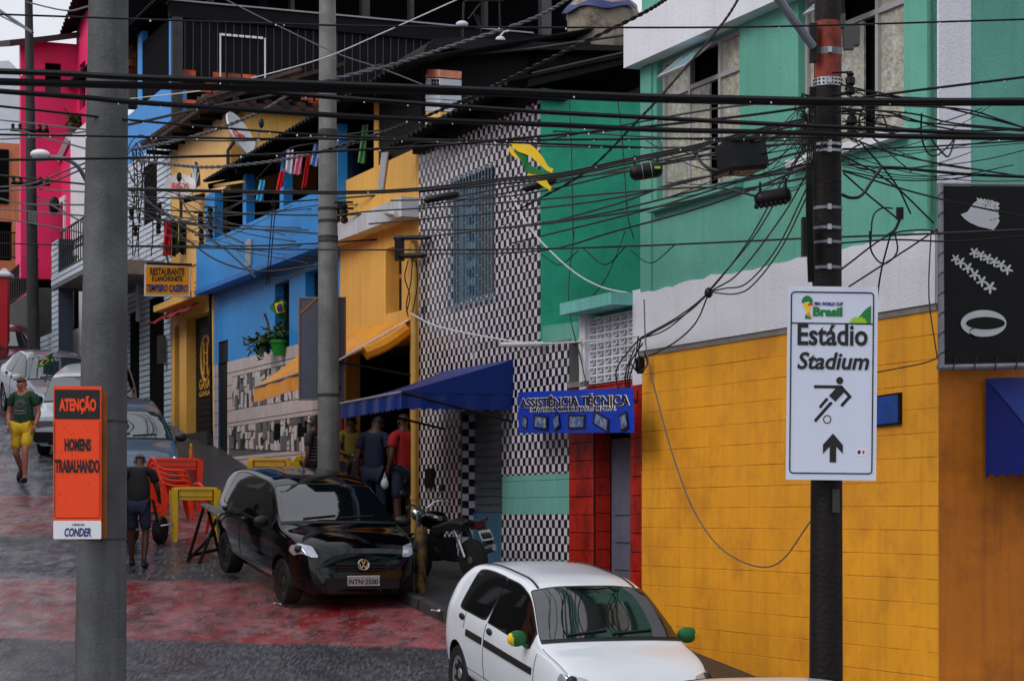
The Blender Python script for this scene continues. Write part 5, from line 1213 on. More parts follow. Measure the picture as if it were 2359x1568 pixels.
q=MB(); q.tube([FM.pt(318,590,.1),FM.pt(318,740,.1)],.05,6); solo('drainpipe',q,M['dish'],'pale pipe on the white tiled facade left of the restaurant sign','pipe')
# ================================================================== satellite dishes
def dish(label,u,v,d,r,aim,txt,tcol,feed):
    t=thing('satellite_dish',label,'satellite dish',W(u,v+30,d)); m=Matrix.Translation(W(u,v,d))@Vector(aim).normalized().to_track_quat('Z','Y').to_matrix().to_4x4()
    q=MB(); pr=[(r*i/6,.25*r*(i/6)**2) for i in range(7)]; pr+= [(r,.25*r-.03)]+[(r*i/6,.25*r*(i/6)**2-.03) for i in range(5,0,-1)]
    q.lathe([(max(a,.002),b) for a,b in pr],24,m,cap=False); q.build('reflector',M['dish'],t,smooth=True)
    yax=m.to_3x3()@Vector((0,1,0))
    mt=m@Matrix.Translation((0,r*.1,.13*r))
    up=Vector((0,0,1)); zc=(m.to_3x3()@Vector((0,0,1))).normalized(); xa=up.cross(zc).normalized(); ya=zc.cross(xa)
    tm=Matrix.Identity(4); o=m.translation+zc*(.09*r+.02)+ya*.1*r
    for i in range(3): tm[i][0]=xa[i]; tm[i][1]=ya[i]; tm[i][2]=zc[i]; tm[i][3]=o[i]
    for k,(s_,hh) in enumerate(txt): text(s_,t,tm@Matrix.Translation((0,-k*.36*r,0)),r*(1.1 if len(s_)<5 else 1.0),hh*r,M[tcol],bold=.03,ext=.004)
    q=MB(); e=m@Vector((0,-.2*r,feed*r)); lo=m@Vector((0,-r*.98,.22*r)); 
    low=m.translation-ya*r*.97+zc*.2*r; e=m.translation+zc*feed*r+ya*.05*r
    q.tube([low,e],.018,5); q.build('feed_arm',M['steel_dull'],t)
    q=MB(); q.sphere(e,(.05,.05,.09),8,6); q.build('feed_horn',M['black_metal'],t)
    q=MB(); q.tube([m.translation-zc*.05,m.translation-zc*.2-Vector((0,0,.1)),m.translation-zc*.2-Vector((0,0,r*1.35))],.03,6); q.build('mast',M['cement_dark'],t)
    return t
dish('white satellite dish with red lettering facing out from the ochre house wall',415,434,39.6,.29,(.05,-.75,.55),(('SKY',.38),('HDTV',.26)),'red_print',.95)
dish('white satellite dish seen edge on above the balcony roof',547,320,37.2,.46,(.84,-.26,.44),(('Claro',.3),),'red_print',1.1)
# ================================================================== laundry, cloths, flags
def cloth(label,pts,d,mt,cat='cloth',group=None,fold=.02,extra=None,nu=8,nv=10,name='laundry'):
    P=[W(u,v,d) for u,v in pts]
    f=lambda u,v:P[0].lerp(P[1],u).lerp(P[3].lerp(P[2],u),v)+Vector((0,fold*math.sin(u*11+v*3),0))+Vector((fold*.12*math.sin(v*5+u),0,fold*.3*math.sin(u*9)))
    q=MB(); q.sheet(f,nu,nv,(0,.012,0)); return solo(name,q,M[mt],label,cat,group,smooth=True)
dl=33.0
cloth('pale blue towel hanging in the blue balcony',[(597,414),(610,416),(606,463),(589,462)],34.2,'cloth_cyan')
cloth('dark red football shirt with white hem on the balcony line',[(641,400),(656,388),(652,430),(634,446)],dl,'cloth_red')
cloth('white and yellow printed cloth on the balcony line',[(659,345),(676,346),(676,402),(657,396)],dl,'cloth_white')
cloth('yellow print patch of the white cloth on the balcony line',[(664,372),(674,371),(674,387),(664,388)],dl-.06,'cloth_yellow') if False else None
cloth('pink towel on the balcony line',[(681,350),(698,350),(694,402),(676,402)],dl-.1,'cloth_pink')
cloth('long red towel on the balcony line',[(704,357),(716,355),(709,424),(694,437)],dl-.05,'cloth_red')
cloth('pale blue shirt at the end of the balcony line beside the concrete pole',[(721,334),(738,330),(735,385),(714,380)],dl-.1,'cloth_paleblue')
cloth('pale blue cloth hanging right of the slender concrete pole',[(779,290),(800,292),(796,330),(778,332)],32.2,'cloth_paleblue')
cloth('light green shirt hanging in the peach loggia',[(833,290),(848,286),(842,377),(824,375)],31.5,'cloth_green')
cloth('dark red jersey hanging on the ochre house wall',[(377,512),(396,508),(394,590),(374,592)],41.2,'cloth_red',fold=.05)
cloth('red and black striped jersey hanging on the ochre house wall',[(392,510),(410,514),(411,585),(396,594)],41.1,'cloth_black',fold=.05)
cloth('black cloth hanging under the dish on the ochre house',[(411,506),(430,512),(431,588),(410,582)],41.0,'cloth_black',fold=.05)
cloth('pale green cloth strip between dark jerseys on the ochre house',[(404,516),(411,514),(409,582),(403,586)],40.9,'leaf',fold=.05)
q=MB(); q.tube(spline([W(590,412,34),W(660,346,33),W(740,328,32.8)]),.008,4); solo('clothes_line',q,M['rope'],'thin clothes line under the balcony roof of the blue house','line')
# Brazil flags
def flag(label,pts,d,pole=None,fold=.03,name='flag'):
    P=[W(u,v,d) for u,v in pts]; t=thing(name,label,'flag',P[3])
    def f(u,v,k=0): return P[0].lerp(P[1],u).lerp(P[3].lerp(P[2],u),v)+Vector((0,fold*math.sin(u*6+v*2)-k,0))
    q=MB(); q.sheet(f,12,8,(0,.008,0)); q.build('field',M['flag_green'],t,smooth=True)
    def patch(shape,mt,nm,k):
        for sg in (-1,1):
            q=MB(); c=Vector((.5,.5)); n=len(shape)
            q.add([f(.5,.5,k*1 if sg<0 else -k-.008)]+[f(x,y,k if sg<0 else -k-.008) for x,y in shape],[[0,i+1,(i+1)%n+1] for i in range(n)]); q.build(nm,M[mt],t)
    dia=[]
    for a,b in (((.08,.5),(.5,.1)),((.5,.1),(.92,.5)),((.92,.5),(.5,.9)),((.5,.9),(.08,.5))):
        dia+=[(a[0]+(b[0]-a[0])*i/4,a[1]+(b[1]-a[1])*i/4) for i in range(4)]
    patch(dia,'cloth_yellow','diamond',.012); patch([(.5+.19*math.cos(i*.52),.5+.26*math.sin(i*.52)) for i in range(12)],'flag_blue','disc',.02)
    if pole: q=MB(); q.tube([W(*p) for p in pole],.012,5); q.build('stick',M['rope'],t)
    return t
flag('small Brazil flag flying from the white car behind the concrete pole',[(89,830),(121,813),(115,842),(85,847)],38.2,pole=[(122,812,38.2),(112,850,38.3),(104,880,38.5)])
flag('Brazil flag hanging in the shuttered window of the blue house',[(640,683),(663,698),(655,742),(619,709)],35.2,pole=[(628,700,35.3),(660,680,35.6)])
# plastic ribbons caught on the wires
def ribbon(label,pts,d,w,mt):
    P=spline([W(u,v,d) for u,v in pts],6); q=MB(); n=len(P)
    wd_=lambda i: w*(.4+.6*math.sin(math.pi*min(1,(i+.5)/n*1.15+.1)))
    q.sheet(lambda u,v:P[min(n-1,int(round(u*(n-1))))]+Vector((.35,.2,1)).normalized()*wd_(u*(n-1))*(v-.5),n-1,3,(.004,.004,0)); return q
rb=thing('plastic_streamer','yellow and green plastic streamer caught on the overhead wires','streamer',W(1230,434,17.4))
for pts,w,mt in (([(1180,326),(1195,338),(1222,348),(1245,370),(1260,388),(1272,394)],.085,'cloth_yellow'),([(1172,340),(1182,352),(1196,362),(1204,372)],.05,'cloth_yellow'),([(1186,342),(1208,366),(1214,386),(1240,396),(1286,402)],.08,'flag_green'),([(1216,398),(1240,408),(1256,424),(1268,436)],.085,'cloth_yellow')):
    ribbon('',pts,17.4,w,mt).build('strip',M[mt],rb,smooth=True)
# ================================================================== plants
def plant(label,u,v,d,pot,r,hgt,n,droop=0,mt=('leaf','leaf_dark'),lean=0):
    c=W(u,v,d); t=thing('potted_plant',label,'plant',c-Vector((0,0,.2 if pot else 0))); rs=random.Random(int(u*7+v))
    if pot:
        q=MB(); q.lathe([(.001,-.2),(.1,-.2),(.14,.0),(.16,.0),(.16,.05),(.13,.05),(.12,.0)],14,Matrix.Translation(c),cap=False); q.build('pot',M[pot],t,smooth=True)
    q=MB(); L_=MB()
    for i in range(n):
        a=rs.uniform(0,6.28); l=hgt*rs.uniform(.4,1); e=Vector((math.cos(a)*r*rs.random()+lean*l,math.sin(a)*r*rs.random(),l-droop*rs.random()))
        pts=spline([c,c+e*.5+Vector((0,0,.15*hgt)),c+e],3); q.tube(pts,.005,3)
        for p in pts[1:]:
            for k in range(4):
                d1=Vector((rs.uniform(-1,1),rs.uniform(-1,1),rs.uniform(-.6,.8))).normalized(); s=rs.uniform(.025,.06)*max(1,r*2.2); d2=d1.orthogonal().normalized()
                o=p+d1*s*.6; L_.add([o-d1*s,o+d2*s*.4,o+d1*s,o-d2*s*.4],[[0,1,2,3]],rs.randint(0,1))
    q.build('stems',M['twig'],t,kind='stuff'); L_.build('leaves',[M[x] for x in mt],t,kind='stuff')
    return t
plant('leafy plant in a bright green pot on the ledge of the blue house',643,790,35.0,'pot_green',.3,.35,24,.2)
plant('feathery plant trailing over the tiled ledge beside the green pot',612,800,35.4,None,.35,.3,30,.35,lean=-.2)
q=MB(); q.tube(spline([FM.pt(625,795,.15),FM.pt(617,745,.15),FM.pt(609,722,.2)]),.02,5); solo('stick',q,M['twig'],'bare leaning stick planted by the trailing plant on the blue house ledge','stick')
plant('bushy green plant in a grey pot on the pink house stair',170,292,50.0,'pot_grey',.42,.45,40,.35)
plant('climbing plant on the balcony railing behind the concrete pole',158,640,48.0,None,.25,.7,22,.3)
q=MB(); c=W(134,585,47.6); q.sphere(c,(.16,.1,.2),9,7); q.sphere(c+Vector((.1,0,-.1)),(.1,.08,.1),8,6); solo('plastic_bag',q,M['cloth_yellow'],'yellow plastic bag hung on the tiled porch railing','bag',smooth=True)
# ================================================================== cars
def pchip(tab):
    xs=[a for a,b in tab]; ys=[b for a,b in tab]; n=len(xs)
    h=[xs[i+1]-xs[i] for i in range(n-1)]; d=[(ys[i+1]-ys[i])/h[i] for i in range(n-1)]
    m=[d[0]]+[0 if d[i-1]*d[i]<=0 else 2*d[i-1]*d[i]/(d[i-1]+d[i]) for i in range(1,n-1)]+[d[-1]]
    def f(x):
        x=min(max(x,xs[0]),xs[-1]); i=0
        while i<n-2 and x>xs[i+1]: i+=1
        t=(x-xs[i])/h[i]; a,b=ys[i],ys[i+1]
        return a*(2*t**3-3*t*t+1)+h[i]*m[i]*(t**3-2*t*t+t)+b*(-2*t**3+3*t*t)+h[i]*m[i+1]*(t**3-t*t)
    return f
CELTA=dict(zt=[(-1.87,.55),(-1.845,.80),(-1.78,.98),(-1.56,1.27),(-1.3,1.385),(-.7,1.43),(-.1,1.425),(.25,1.37),(.97,.965),(1.05,.94),(1.4,.875),(1.66,.77),(1.8,.64),(1.87,.46)],
  zbelt=[(-1.87,.6),(-1.7,.92),(-1,.92),(.9,.86),(1.2,.84),(1.87,.6)],
  w=[(-1.87,.56),(-1.8,.70),(-1.6,.78),(-1,.81),(0,.815),(1,.80),(1.45,.765),(1.7,.68),(1.82,.56),(1.87,.44)],
  zb=[(-1.87,.38),(-1.6,.24),(0,.2),(1.6,.2),(1.87,.28)],roof=.56,zr=1.41,hdr=.27,cowl=.93,rear=-1.28,bp=-.40,fw=.80,wb=1.22,wheel=.285)
FOX=dict(zt=[(-1.9,.5),(-1.88,.78),(-1.83,1.02),(-1.7,1.36),(-1.5,1.47),(-.8,1.54),(-.1,1.535),(.25,1.46),(1.0,1.02),(1.08,.99),(1.4,.93),(1.68,.82),(1.82,.66),(1.9,.42)],
  zbelt=[(-1.9,.6),(-1.75,.98),(-1,.96),(.9,.90),(1.2,.87),(1.9,.6)],
  w=[(-1.9,.6),(-1.84,.72),(-1.65,.79),(-1,.82),(0,.825),(1,.815),(1.45,.785),(1.72,.71),(1.84,.6),(1.9,.48)],
  zb=[(-1.9,.36),(-1.6,.24),(0,.2),(1.6,.19),(1.9,.22)],roof=.585,zr=1.51,hdr=.27,cowl=.96,rear=-1.45,bp=-.48,fw=.80,wb=1.23,wheel=.30)
UNO=dict(zt=[(-1.82,.55),(-1.80,.95),(-1.6,1.38),(-1.4,1.43),(-.7,1.45),(.1,1.43),(.3,1.38),(.85,.97),(.95,.94),(1.4,.90),(1.7,.85),(1.79,.78),(1.84,.5)],
  zbelt=[(-1.82,.6),(-1.7,.92),(-1,.92),(.9,.87),(1.2,.86),(1.84,.7)],
  w=[(-1.82,.66),(-1.76,.74),(-1.5,.765),(0,.775),(1.2,.765),(1.6,.75),(1.76,.72),(1.84,.64)],
  zb=[(-1.82,.34),(-1.6,.24),(0,.22),(1.6,.22),(1.84,.26)],roof=.6,zr=1.42,hdr=.3,cowl=.83,rear=-1.45,bp=-.4,fw=.68,wb=1.18,wheel=.28)
SEDAN=dict(zt=[(-2.05,.6),(-2.02,.86),(-1.9,.98),(-1.55,1.02),(-.98,1.33),(-.6,1.41),(-.1,1.42),(.22,1.36),(.98,.95),(1.08,.93),(1.45,.86),(1.75,.74),(1.9,.6),(1.96,.45)],
  zbelt=[(-2.05,.6),(-1.8,.9),(-1,.92),(.9,.86),(1.2,.82),(1.96,.56)],
  w=[(-2.05,.6),(-1.9,.74),(-1.5,.80),(0,.82),(1,.81),(1.5,.77),(1.8,.66),(1.96,.46)],
  zb=[(-2.05,.36),(-1.6,.24),(0,.2),(1.6,.2),(1.96,.26)],roof=.56,zr=1.40,hdr=.25,cowl=.93,rear=-1.05,bp=-.38,fw=.8,wb=1.24,wheel=.29)
def paint(n,c,rough=.25,metal=0,coat=.8): return mm(n,c,rough,metal=metal,var=.03,coat=coat,spec=.5)
paint('paint_black',rgb(4,4,6),.07,coat=0); paint('paint_white',rgb(226,230,238),.3); paint('paint_silver',rgb(150,154,164),.3,.5); paint('paint_blue',rgb(96,116,138),.3,.4); paint('paint_maroon',rgb(26,20,24),.25); paint('paint_oldwhite',rgb(205,214,222),.4)
mm('tyre',rgb(20,20,21),.7); mm('rim',rgb(160,164,172),.35,metal=.6); mm('rim_dark',rgb(52,52,56),.4,metal=.5)
mm('lamp',rgb(190,196,205),.1,metal=.5,spec=1,var=.2,scale=20); mm('lamp_amber',rgb(230,110,20),.2); mm('lamp_clear',rgb(110,116,124),.06,spec=1)
mm('car_glass',rgb(12,17,19),.03,var=.05,spec=.75); mm('side_glass',rgb(9,10,11),.04,var=.05,spec=.35); mm('car_glass2',rgb(40,56,60),.03,var=.05,spec=1)
for g_ in ('car_glass','car_glass2'): M[g_].node_tree.nodes['Principled BSDF'].inputs['IOR'].default_value=1.9
mm('plate_grey',rgb(170,170,168),.4); mm('trim_black',rgb(20,20,22),.5); mm('chrome',rgb(200,204,210),.15,metal=.9)
def car(name,label,spec,pm,loc,yaw,scale,glass='car_glass',rim='rim',group=None,plate=None,emblem=None,mirror='trim_black',moulding=False,lights='lamp',roofline=False,bumper=None,handles='trim_black',pitch=True,squash=1):
    t=thing(name,label,'car',(0,0,0),group); sp=spec
    Zt,Zb,Wd,Zo=pchip(sp['zt']),pchip(sp['zbelt']),pchip(sp['w']),pchip(sp['zb']); xa,xb=sp['zt'][0][0],sp['zt'][-1][0]
    def sec(x):
        zb,w,zt=Zo(x),Wd(x),Zt(x); zl=min(Zb(x),zt-.05); q=max(0,min(1,(zt-.05-zl)/(sp['zr']-Zb(x))))
        wl=w*.965; ye=wl-.02-(wl-.02-sp['roof'])*q**.9; ze=zt-.035-.035*q
        hb=zl-zb
        return [(0,zb),(w*.82,zb),(w*.955,zb+.16*hb),(w,zb+.5*hb),(w*.995,zb+.82*hb),(wl,zl),((wl+ye)/2+.012*q,(zl+ze)/2),(ye,ze),(ye*.86,zt-.018-.012*q),(ye*.5,zt-.004),(0,zt)]
    NT=10
    def S(x,tt,sd=1):
        P=sec(x); i=min(int(tt),NT-1); f=tt-i; g=lambda k:P[max(0,min(NT,k))]
        a,b,c,d=g(i-1),g(i),g(i+1),g(i+2)
        if i<2 : y,z=b[0]+(c[0]-b[0])*f,b[1]+(c[1]-b[1])*f
        else:
            if i==2: a=b
            if i+2>NT: d=(-P[NT-1][0],P[NT-1][1])
            cr=lambda k:.5*((2*b[k])+(c[k]-a[k])*f+(2*a[k]-5*b[k]+4*c[k]-d[k])*f*f+(3*b[k]-a[k]-3*c[k]+d[k])*f**3)
            y,z=cr(0),cr(1)
        return Vector((x,y*sd,z))
    def off(x,tt,sd,o):
        e=.01; p=S(x,tt,sd); dx=S(min(x+e,xb),tt,sd)-S(max(x-e,xa),tt,sd); dt=S(x,min(tt+.05,NT),sd)-S(x,max(tt-.05,0),sd)
        n=dx.cross(dt)
        if n.length<1e-9: return p
        n.normalize()
        if n.y*sd<0 and abs(n.y)>.05: n=-n
        elif n.z<0 and abs(n.y)<=.05: n=-n
        return p+n*o
    # body shell
    X=sorted(set([xa+(xb-xa)*i/46 for i in range(47)]+[xa+.008,xa+.02,xb-.03,xb-.015,xb-.006])); TT=[i/3 for i in range(NT*3+1)]
    v=[];f=[]; ring=[]
    for x in X:
        ring.append(len(v)); pts=[S(x,a,1) for a in TT]+[S(x,a,-1) for a in TT[-2:0:-1]]; v+=pts
    n=len(TT)*2-2
    for i in range(len(X)-1):
        for j in range(n): f.append([ring[i]+j,ring[i]+(j+1)%n,ring[i+1]+(j+1)%n,ring[i+1]+j])
    q=MB(); q.add(v,f); q.f+= [list(range(n)),[ring[-1]+j for j in range(n)]]; q.m+=[0,0]
    me=q.mesh('body',[M[pm],M['trim_black']],True)
    tmp=bpy.data.objects.new('tmp',me); COL.objects.link(tmp)
    cut=MB(); wr=sp['wheel']
    for x in (-sp['wb'],sp['wb']): cut.lathe([(wr+.055,-1.2),(wr+.055,1.2)],28,Matrix.Translation((x,0,wr-.01))@Matrix.Rotation(R(90),4,'X'))
    cm=cut.mesh('cut',[M['trim_black']]); ctmp=bpy.data.objects.new('tmpc',cm); COL.objects.link(ctmp)
    md=tmp.modifiers.new('b','BOOLEAN'); md.object=ctmp; md.operation='DIFFERENCE'; md.solver='EXACT'
    dg=bpy.context.evaluated_depsgraph_get(); dg.update(); nm=bpy.data.meshes.new_from_object(tmp.evaluated_get(dg))
    bpy.data.objects.remove(tmp); bpy.data.objects.remove(ctmp)
    if len(nm.polygons)<500: nm=me
    for p in nm.polygons: p.use_smooth=True
    nm.set_sharp_from_angle(angle=R(38)); bo=bpy.data.objects.new('body',nm); link(bo,t)
    q=MB(); q.box((0,0,wr+.15),(2*sp['wb']+.9,.9,.35)); q.build('underbody',M['trim_black'],t)
    def patch(name,mt,x0,x1,t0,t1,sd,o,par=t,slant=0,nu=14,nv=8,rnd=.0,top=None):
        q=MB()
        def fn(u,vv):
            a=x0+(x1-x0)*u; 
            if rnd:   # rounded corners by pulling the corner in
                k=1-rnd*(abs(2*u-1)**8)*1; vv2=.5+(vv-.5)*k; kk=1-rnd*.5*(abs(2*vv-1)**8); a=x0+(x1-x0)*(.5+(u-.5)*kk); vv=vv2
            if top: 
                tt1=top(a)
            else: tt1=t1
            return off(a+slant*(vv-.0),t0+(tt1-t0)*vv,sd,o)
        q.grid(fn,nu,nv); return q.build(name,M[mt],par,smooth=True)
    def wsp(name,mt,x0,x1,k,o,par=t):
        q=MB()
        def fn(u,vv):
            y=(2*vv-1)*k; y=y*(1-.03*(2*u-1)**6); return off(x0+(x1-x0)*u*(1)+(-.035*(1-(2*vv-1)**2))*(-1 if x1>0 else 1)*0+.03*(1-(2*vv-1)**2)*u,NT-abs(y)*3,1 if y>=0 else -1,o)
        q.grid(fn,12,18); return q.build(name,M[mt],par,smooth=True)
    wsp('windscreen_seal','trim_black',sp['hdr']+.0,sp['cowl']+.02,.985,.004)
    ws_=wsp('windscreen',glass,sp['hdr']+.03,sp['cowl']-.03,.95,.008)
    if spec is not SEDAN: wsp('rear_window',glass,sp['rear']-.06,sp['rear']-.38,.9,.006)
    else: wsp('rear_window',glass,-1.0,-1.5,.9,.006)
    for sd in (1,-1):
        patch('window_seal','trim_black',sp['rear']+.02,sp['bp']-.005,5.06,6.98,sd,.003,slant=.10,rnd=.1)
        patch('side_window','side_glass',sp['rear']+.05,sp['bp']-.03,5.13,6.9,sd,.006,slant=.10,rnd=.14)
        tl=lambda a:6.92
        patch('window_seal','trim_black',sp['bp']+.035,sp['fw'],5.06,6.95,sd,.003,slant=0,nu=18)
        patch('side_window','side_glass',sp['bp']+.06,sp['fw']-.05,5.12,6.88,sd,.006,slant=0,nu=18)
        # door seams and handles
        for x,t0,t1 in ((sp['bp']+.02,2.3,5.0),(.98,2.3,5.0),(sp['rear']+.28,3.9,5.0)):
            q=MB(); q.tube([off(x,t0+(t1-t0)*i/10,sd,.0005) for i in range(11)],.0045,4); q.build('door_seam',M['trim_black'],t)
        q=MB(); q.tube([off(.98+(sp['rear']+.3-.98)*i/20,2.35,sd,.0005) for i in range(21)],.004,4); q.build('door_seam',M['trim_black'],t)
        for x in (sp['bp']+.16,sp['rear']+.2):
            q=MB(); c=off(x,4.62,sd,.008); q.sphere(c,(.075,.02,.034),10,6); q.build('door_handle',M[handles],t,smooth=True)
        q=MB(); q.tube([off(1.02+(xb-.25-1.02)*i/12,7.0-.25*(i/12)**2,sd,.0008) for i in range(13)],.004,4); q.build('bonnet_seam',M['trim_black'],t)
        if moulding:
            q=MB()
            for a,b in ((sp['bp']+.06,.93),(-.9,sp['bp']-.03)):
                q.sheet(lambda u,v:off(a+(b-a)*u,3.6+.3*v,sd,.014),10,2,(0,-.012*sd,0))
            q.build('side_moulding',M['trim_black'],t)
        if roofline:
            q=MB(); q.tube([off(sp['rear']+.05+(sp['hdr']-.02-sp['rear']-.05)*i/14,8.05,sd,.002) for i in range(15)],.012,5); q.build('roof_strip',M['trim_black'],t,smooth=True)
        # mirror
        c=S(sp['fw']-.1,5.15,sd)+Vector((.03,.11*sd,.075)); q=MB(); q.sphere(c,(.06,.105,.075),28,20,M=Matrix.Rotation(R(-12*sd),3,'Z')); q.tube([c,S(sp['fw']-.06,5.1,sd)],.022,6); q.build('mirror',M[mirror],t,smooth=True)
        # headlamp and indicator
        if spec is UNO:
            q=MB(); q.box((xb-.05,.5*sd,.66),(.06,.32,.15)); q.build('headlight',M['lamp_clear'],t)
            q=MB(); q.box((xb-.07,.69*sd,.66),(.06,.07,.15)); q.build('indicator',M['lamp_amber'],t)
        else:
            hx=1.5 if spec is not SEDAN else 1.56; 
            hl=patch('headlight',lights,hx-.06,xb-.27,4.35,8.1,sd,.007,slant=.2,rnd=.3,nv=16)
            q=MB(); c=off(hx+.13,6.1,sd,.0); q.sphere(c,(.055,.055,.05),10,6); q.build('bulb',M['trim_black' if lights=='lamp' else 'chrome'],hl,smooth=True)
        # wheels
        for x in (-sp['wb'],sp['wb']):
            mx=Matrix.Translation((x,(Wd(x)-.115)*sd,wr-.012))@Matrix.Rotation(R(90*-sd),4,'X')
            q=MB(); q.lathe([(wr*.62,-.09),(wr*.92,-.095),(wr,-.07),(wr,.07),(wr*.95,.092),(wr*.66,.088),(wr*.64,.06)],32,mx); wl=q.build('wheel',M['tyre'],t,smooth=True)
            q=MB(); q.lathe([(.002,.062),(.05,.066),(.06,.055),(wr*.42,.06),(wr*.56,.075),(wr*.64,.078),(wr*.655,.07)],32,mx,cap=False); rm=q.build('rim',M[rim],wl,smooth=True)
            q=MB()
            for k in range(7):
                a=k*2*math.pi/7; c=Vector((math.cos(a)*wr*.44,math.sin(a)*wr*.44,.066)); q.sphere(mx@c,(.03,.008,.03),8,5)
            q.build('rim_holes',M['trim_black'],wl,kind='stuff')
    # wipers, plate, grille
    for y0,y1 in ((.02,.5),(-.48,-.02)):
        q=MB(); q.tube([off(sp['cowl']-.04,10-abs(y0)*2.6,1 if y0>=0 else -1,.02),off(sp['cowl']-.09,10-abs(y1)*2.6,1 if y1>=0 else -1,.02)],.009,4); q.build('wiper',M['trim_black'],t)
    zf=.5; q=MB(); q.box((xb-.005,0,.36),(.05,.9,.14)); q.build('lower_grille',M['trim_black'],t)
    for k in range(3):
        q=MB(); z=.60-.035*k; xx=xb-.02 if spec is UNO else xb-.055+.012*k; q.box((xx,0,z),(.05,.62 if spec is not UNO else .7,.022)); q.build('grille_bar',M['trim_black'],t)
    if bumper:
        q=MB(); q.box((xb-.02,0,.43),(.12,1.36,.2)); 
        for sd in (1,-1): q.box((xb-.3,.70*sd,.43),(.5,.12,.2),Matrix.Rotation(R(-6*sd),3,'Z'))
        q.build('bumper',M[bumper],t)
    if plate:
        m=Matrix.Translation((xb+.035,0,.40))@Matrix.Rotation(R(90),4,'Z')@Matrix.Rotation(R(90),4,'X')
        pl=globals()['plate'](t,m,.40,.13,.012,'plate_grey','number_plate',0,0,0,.012)
        text(plate,pl,m@Matrix.Translation((0,-.012,.012)),.35,.07,M['black_print'],bold=.02,ext=.001)
        q=MB(); q.tube([m@Vector((a,b,.012)) for a,b in rrect(.392,.122,.012)],.004,4,closed=True); q.build('plate_border',M['chrome'],pl)
    if emblem:
        m=Matrix.Translation((xb-.012,0,.60))@Matrix.Rotation(R(90),4,'Z')@Matrix.Rotation(R(78),4,'X')
        q=MB(); r=.066; q.tube([m@Vector((r*math.cos(i*.2618),r*math.sin(i*.2618),.03)) for i in range(24)],.008,5,closed=True)
        for pts in ([(-.026,.058),(0,.006),(.026,.058)],[(-.056,.03),(-.028,-.05),(0,-.006),(.028,-.05),(.056,.03)]): strip(m,pts,.013,.032,q)
        q.build('badge',M['chrome'],t)
    S3=scale
    g=gz(loc[1]); t.location=(loc[0],loc[1],g)
    hx_,hy=math.cos(yaw),math.sin(yaw); sl=(gz(loc[1]+hy)-gz(loc[1]-hy))/2
    t.rotation_euler=Matrix(((1,0,0),(0,1,0),(0,0,1))).to_euler()
    rot=Matrix.Rotation(yaw,4,'Z')@Matrix.Rotation(-math.atan(sl),4,'Y'); t.rotation_euler=rot.to_euler(); t.scale=(S3,S3,S3*squash)
    t['off']=0; del t['off']
    t_off=off
    return t,off,S
def place(front_u,front_v,d): return W(front_u,front_v,d)
def carpos(x,y,phi,fwd,side=0):   # phi: heading turned to the right of straight-at-the-camera; returns centre and yaw
    h=Vector((math.sin(phi),-math.cos(phi),0)); return (x-h.x*fwd,y-h.y*fwd),math.atan2(h.y,h.x)
# black hatchback
p,yw=carpos(-1.70,24.55,R(23),1.9*.97)
bc,off_,S0=car('parked_car','black hatchback with number plate NTN 2500 parked facing downhill',FOX,'paint_black',p,yw,.97,squash=.90,lights='lamp',rim='rim_dark',plate='NTN·2500',emblem=True)
q=MB(); q.tube([(-.5,0,1.53),(-.62,0,1.75)],.006,4); an=q.build('aerial',M['trim_black']); an.parent=bc
# white hatchback, lower right
p,yw=carpos(1.09,17.5,R(20.5),1.87*.885)
wc,off_,S0=car('parked_car','white four door hatchback with green and yellow mirror covers, cut by the lower edge',CELTA,'paint_white',p,yw,.885,squash=1.035,moulding=True,roofline=True,rim='rim')
mm('mirror_green',rgb(16,96,48),.7)
for o in list(wc.children):
    if o.name.startswith('mirror'):
        o.data.materials.clear(); o.data.materials.append(M['mirror_green']); o.data.materials.append(M['cloth_yellow'])
        cx=sum((v.co for v in o.data.vertices),Vector())/len(o.data.vertices); sg=1 if cx.y>0 else -1
        for pl in o.data.polygons:
            c=pl.center-cx
            if c.y*sg>.055+.25*c.z and pl.area>0: pl.material_index=1
# roof of a further white car at the bottom edge
p,yw=carpos(2.2,11.25,R(14),1.87*.9)
car('parked_car','white car of which only the roof edge shows at the bottom right',CELTA,'paint_oldwhite',p,yw,.92)
# grey blue car behind the concrete pole
p,yw=carpos(-5.95,34.4,R(16),1.87*.9)
car('parked_car','grey blue hatchback half hidden behind the thick concrete pole and the orange table',CELTA,'paint_blue',p,yw,.92,glass='car_glass2',lights='lamp_clear')
# old white car with flag
p,yw=carpos(-7.75,38.3,R(2),1.84*.92)
car('parked_car','old boxy white hatchback with black bumper behind the orange warning sign',UNO,'paint_oldwhite',p,yw,.93,glass='car_glass2',bumper='trim_black')
# silver saloon
p,yw=carpos(-8.4,41.3,R(24),1.96*.9)
car('parked_car','silver saloon with white mirrors parked behind the old white car',SEDAN,'paint_silver',p,yw,.93,glass='car_glass2',mirror='paint_white')
p,yw=carpos(-10.6,46.2,R(22),1.96*.9)
car('parked_car','dark maroon car with bright reflecting windscreen at the left edge, uppermost in the row',SEDAN,'paint_maroon',p,yw,.93,glass='car_glass2')
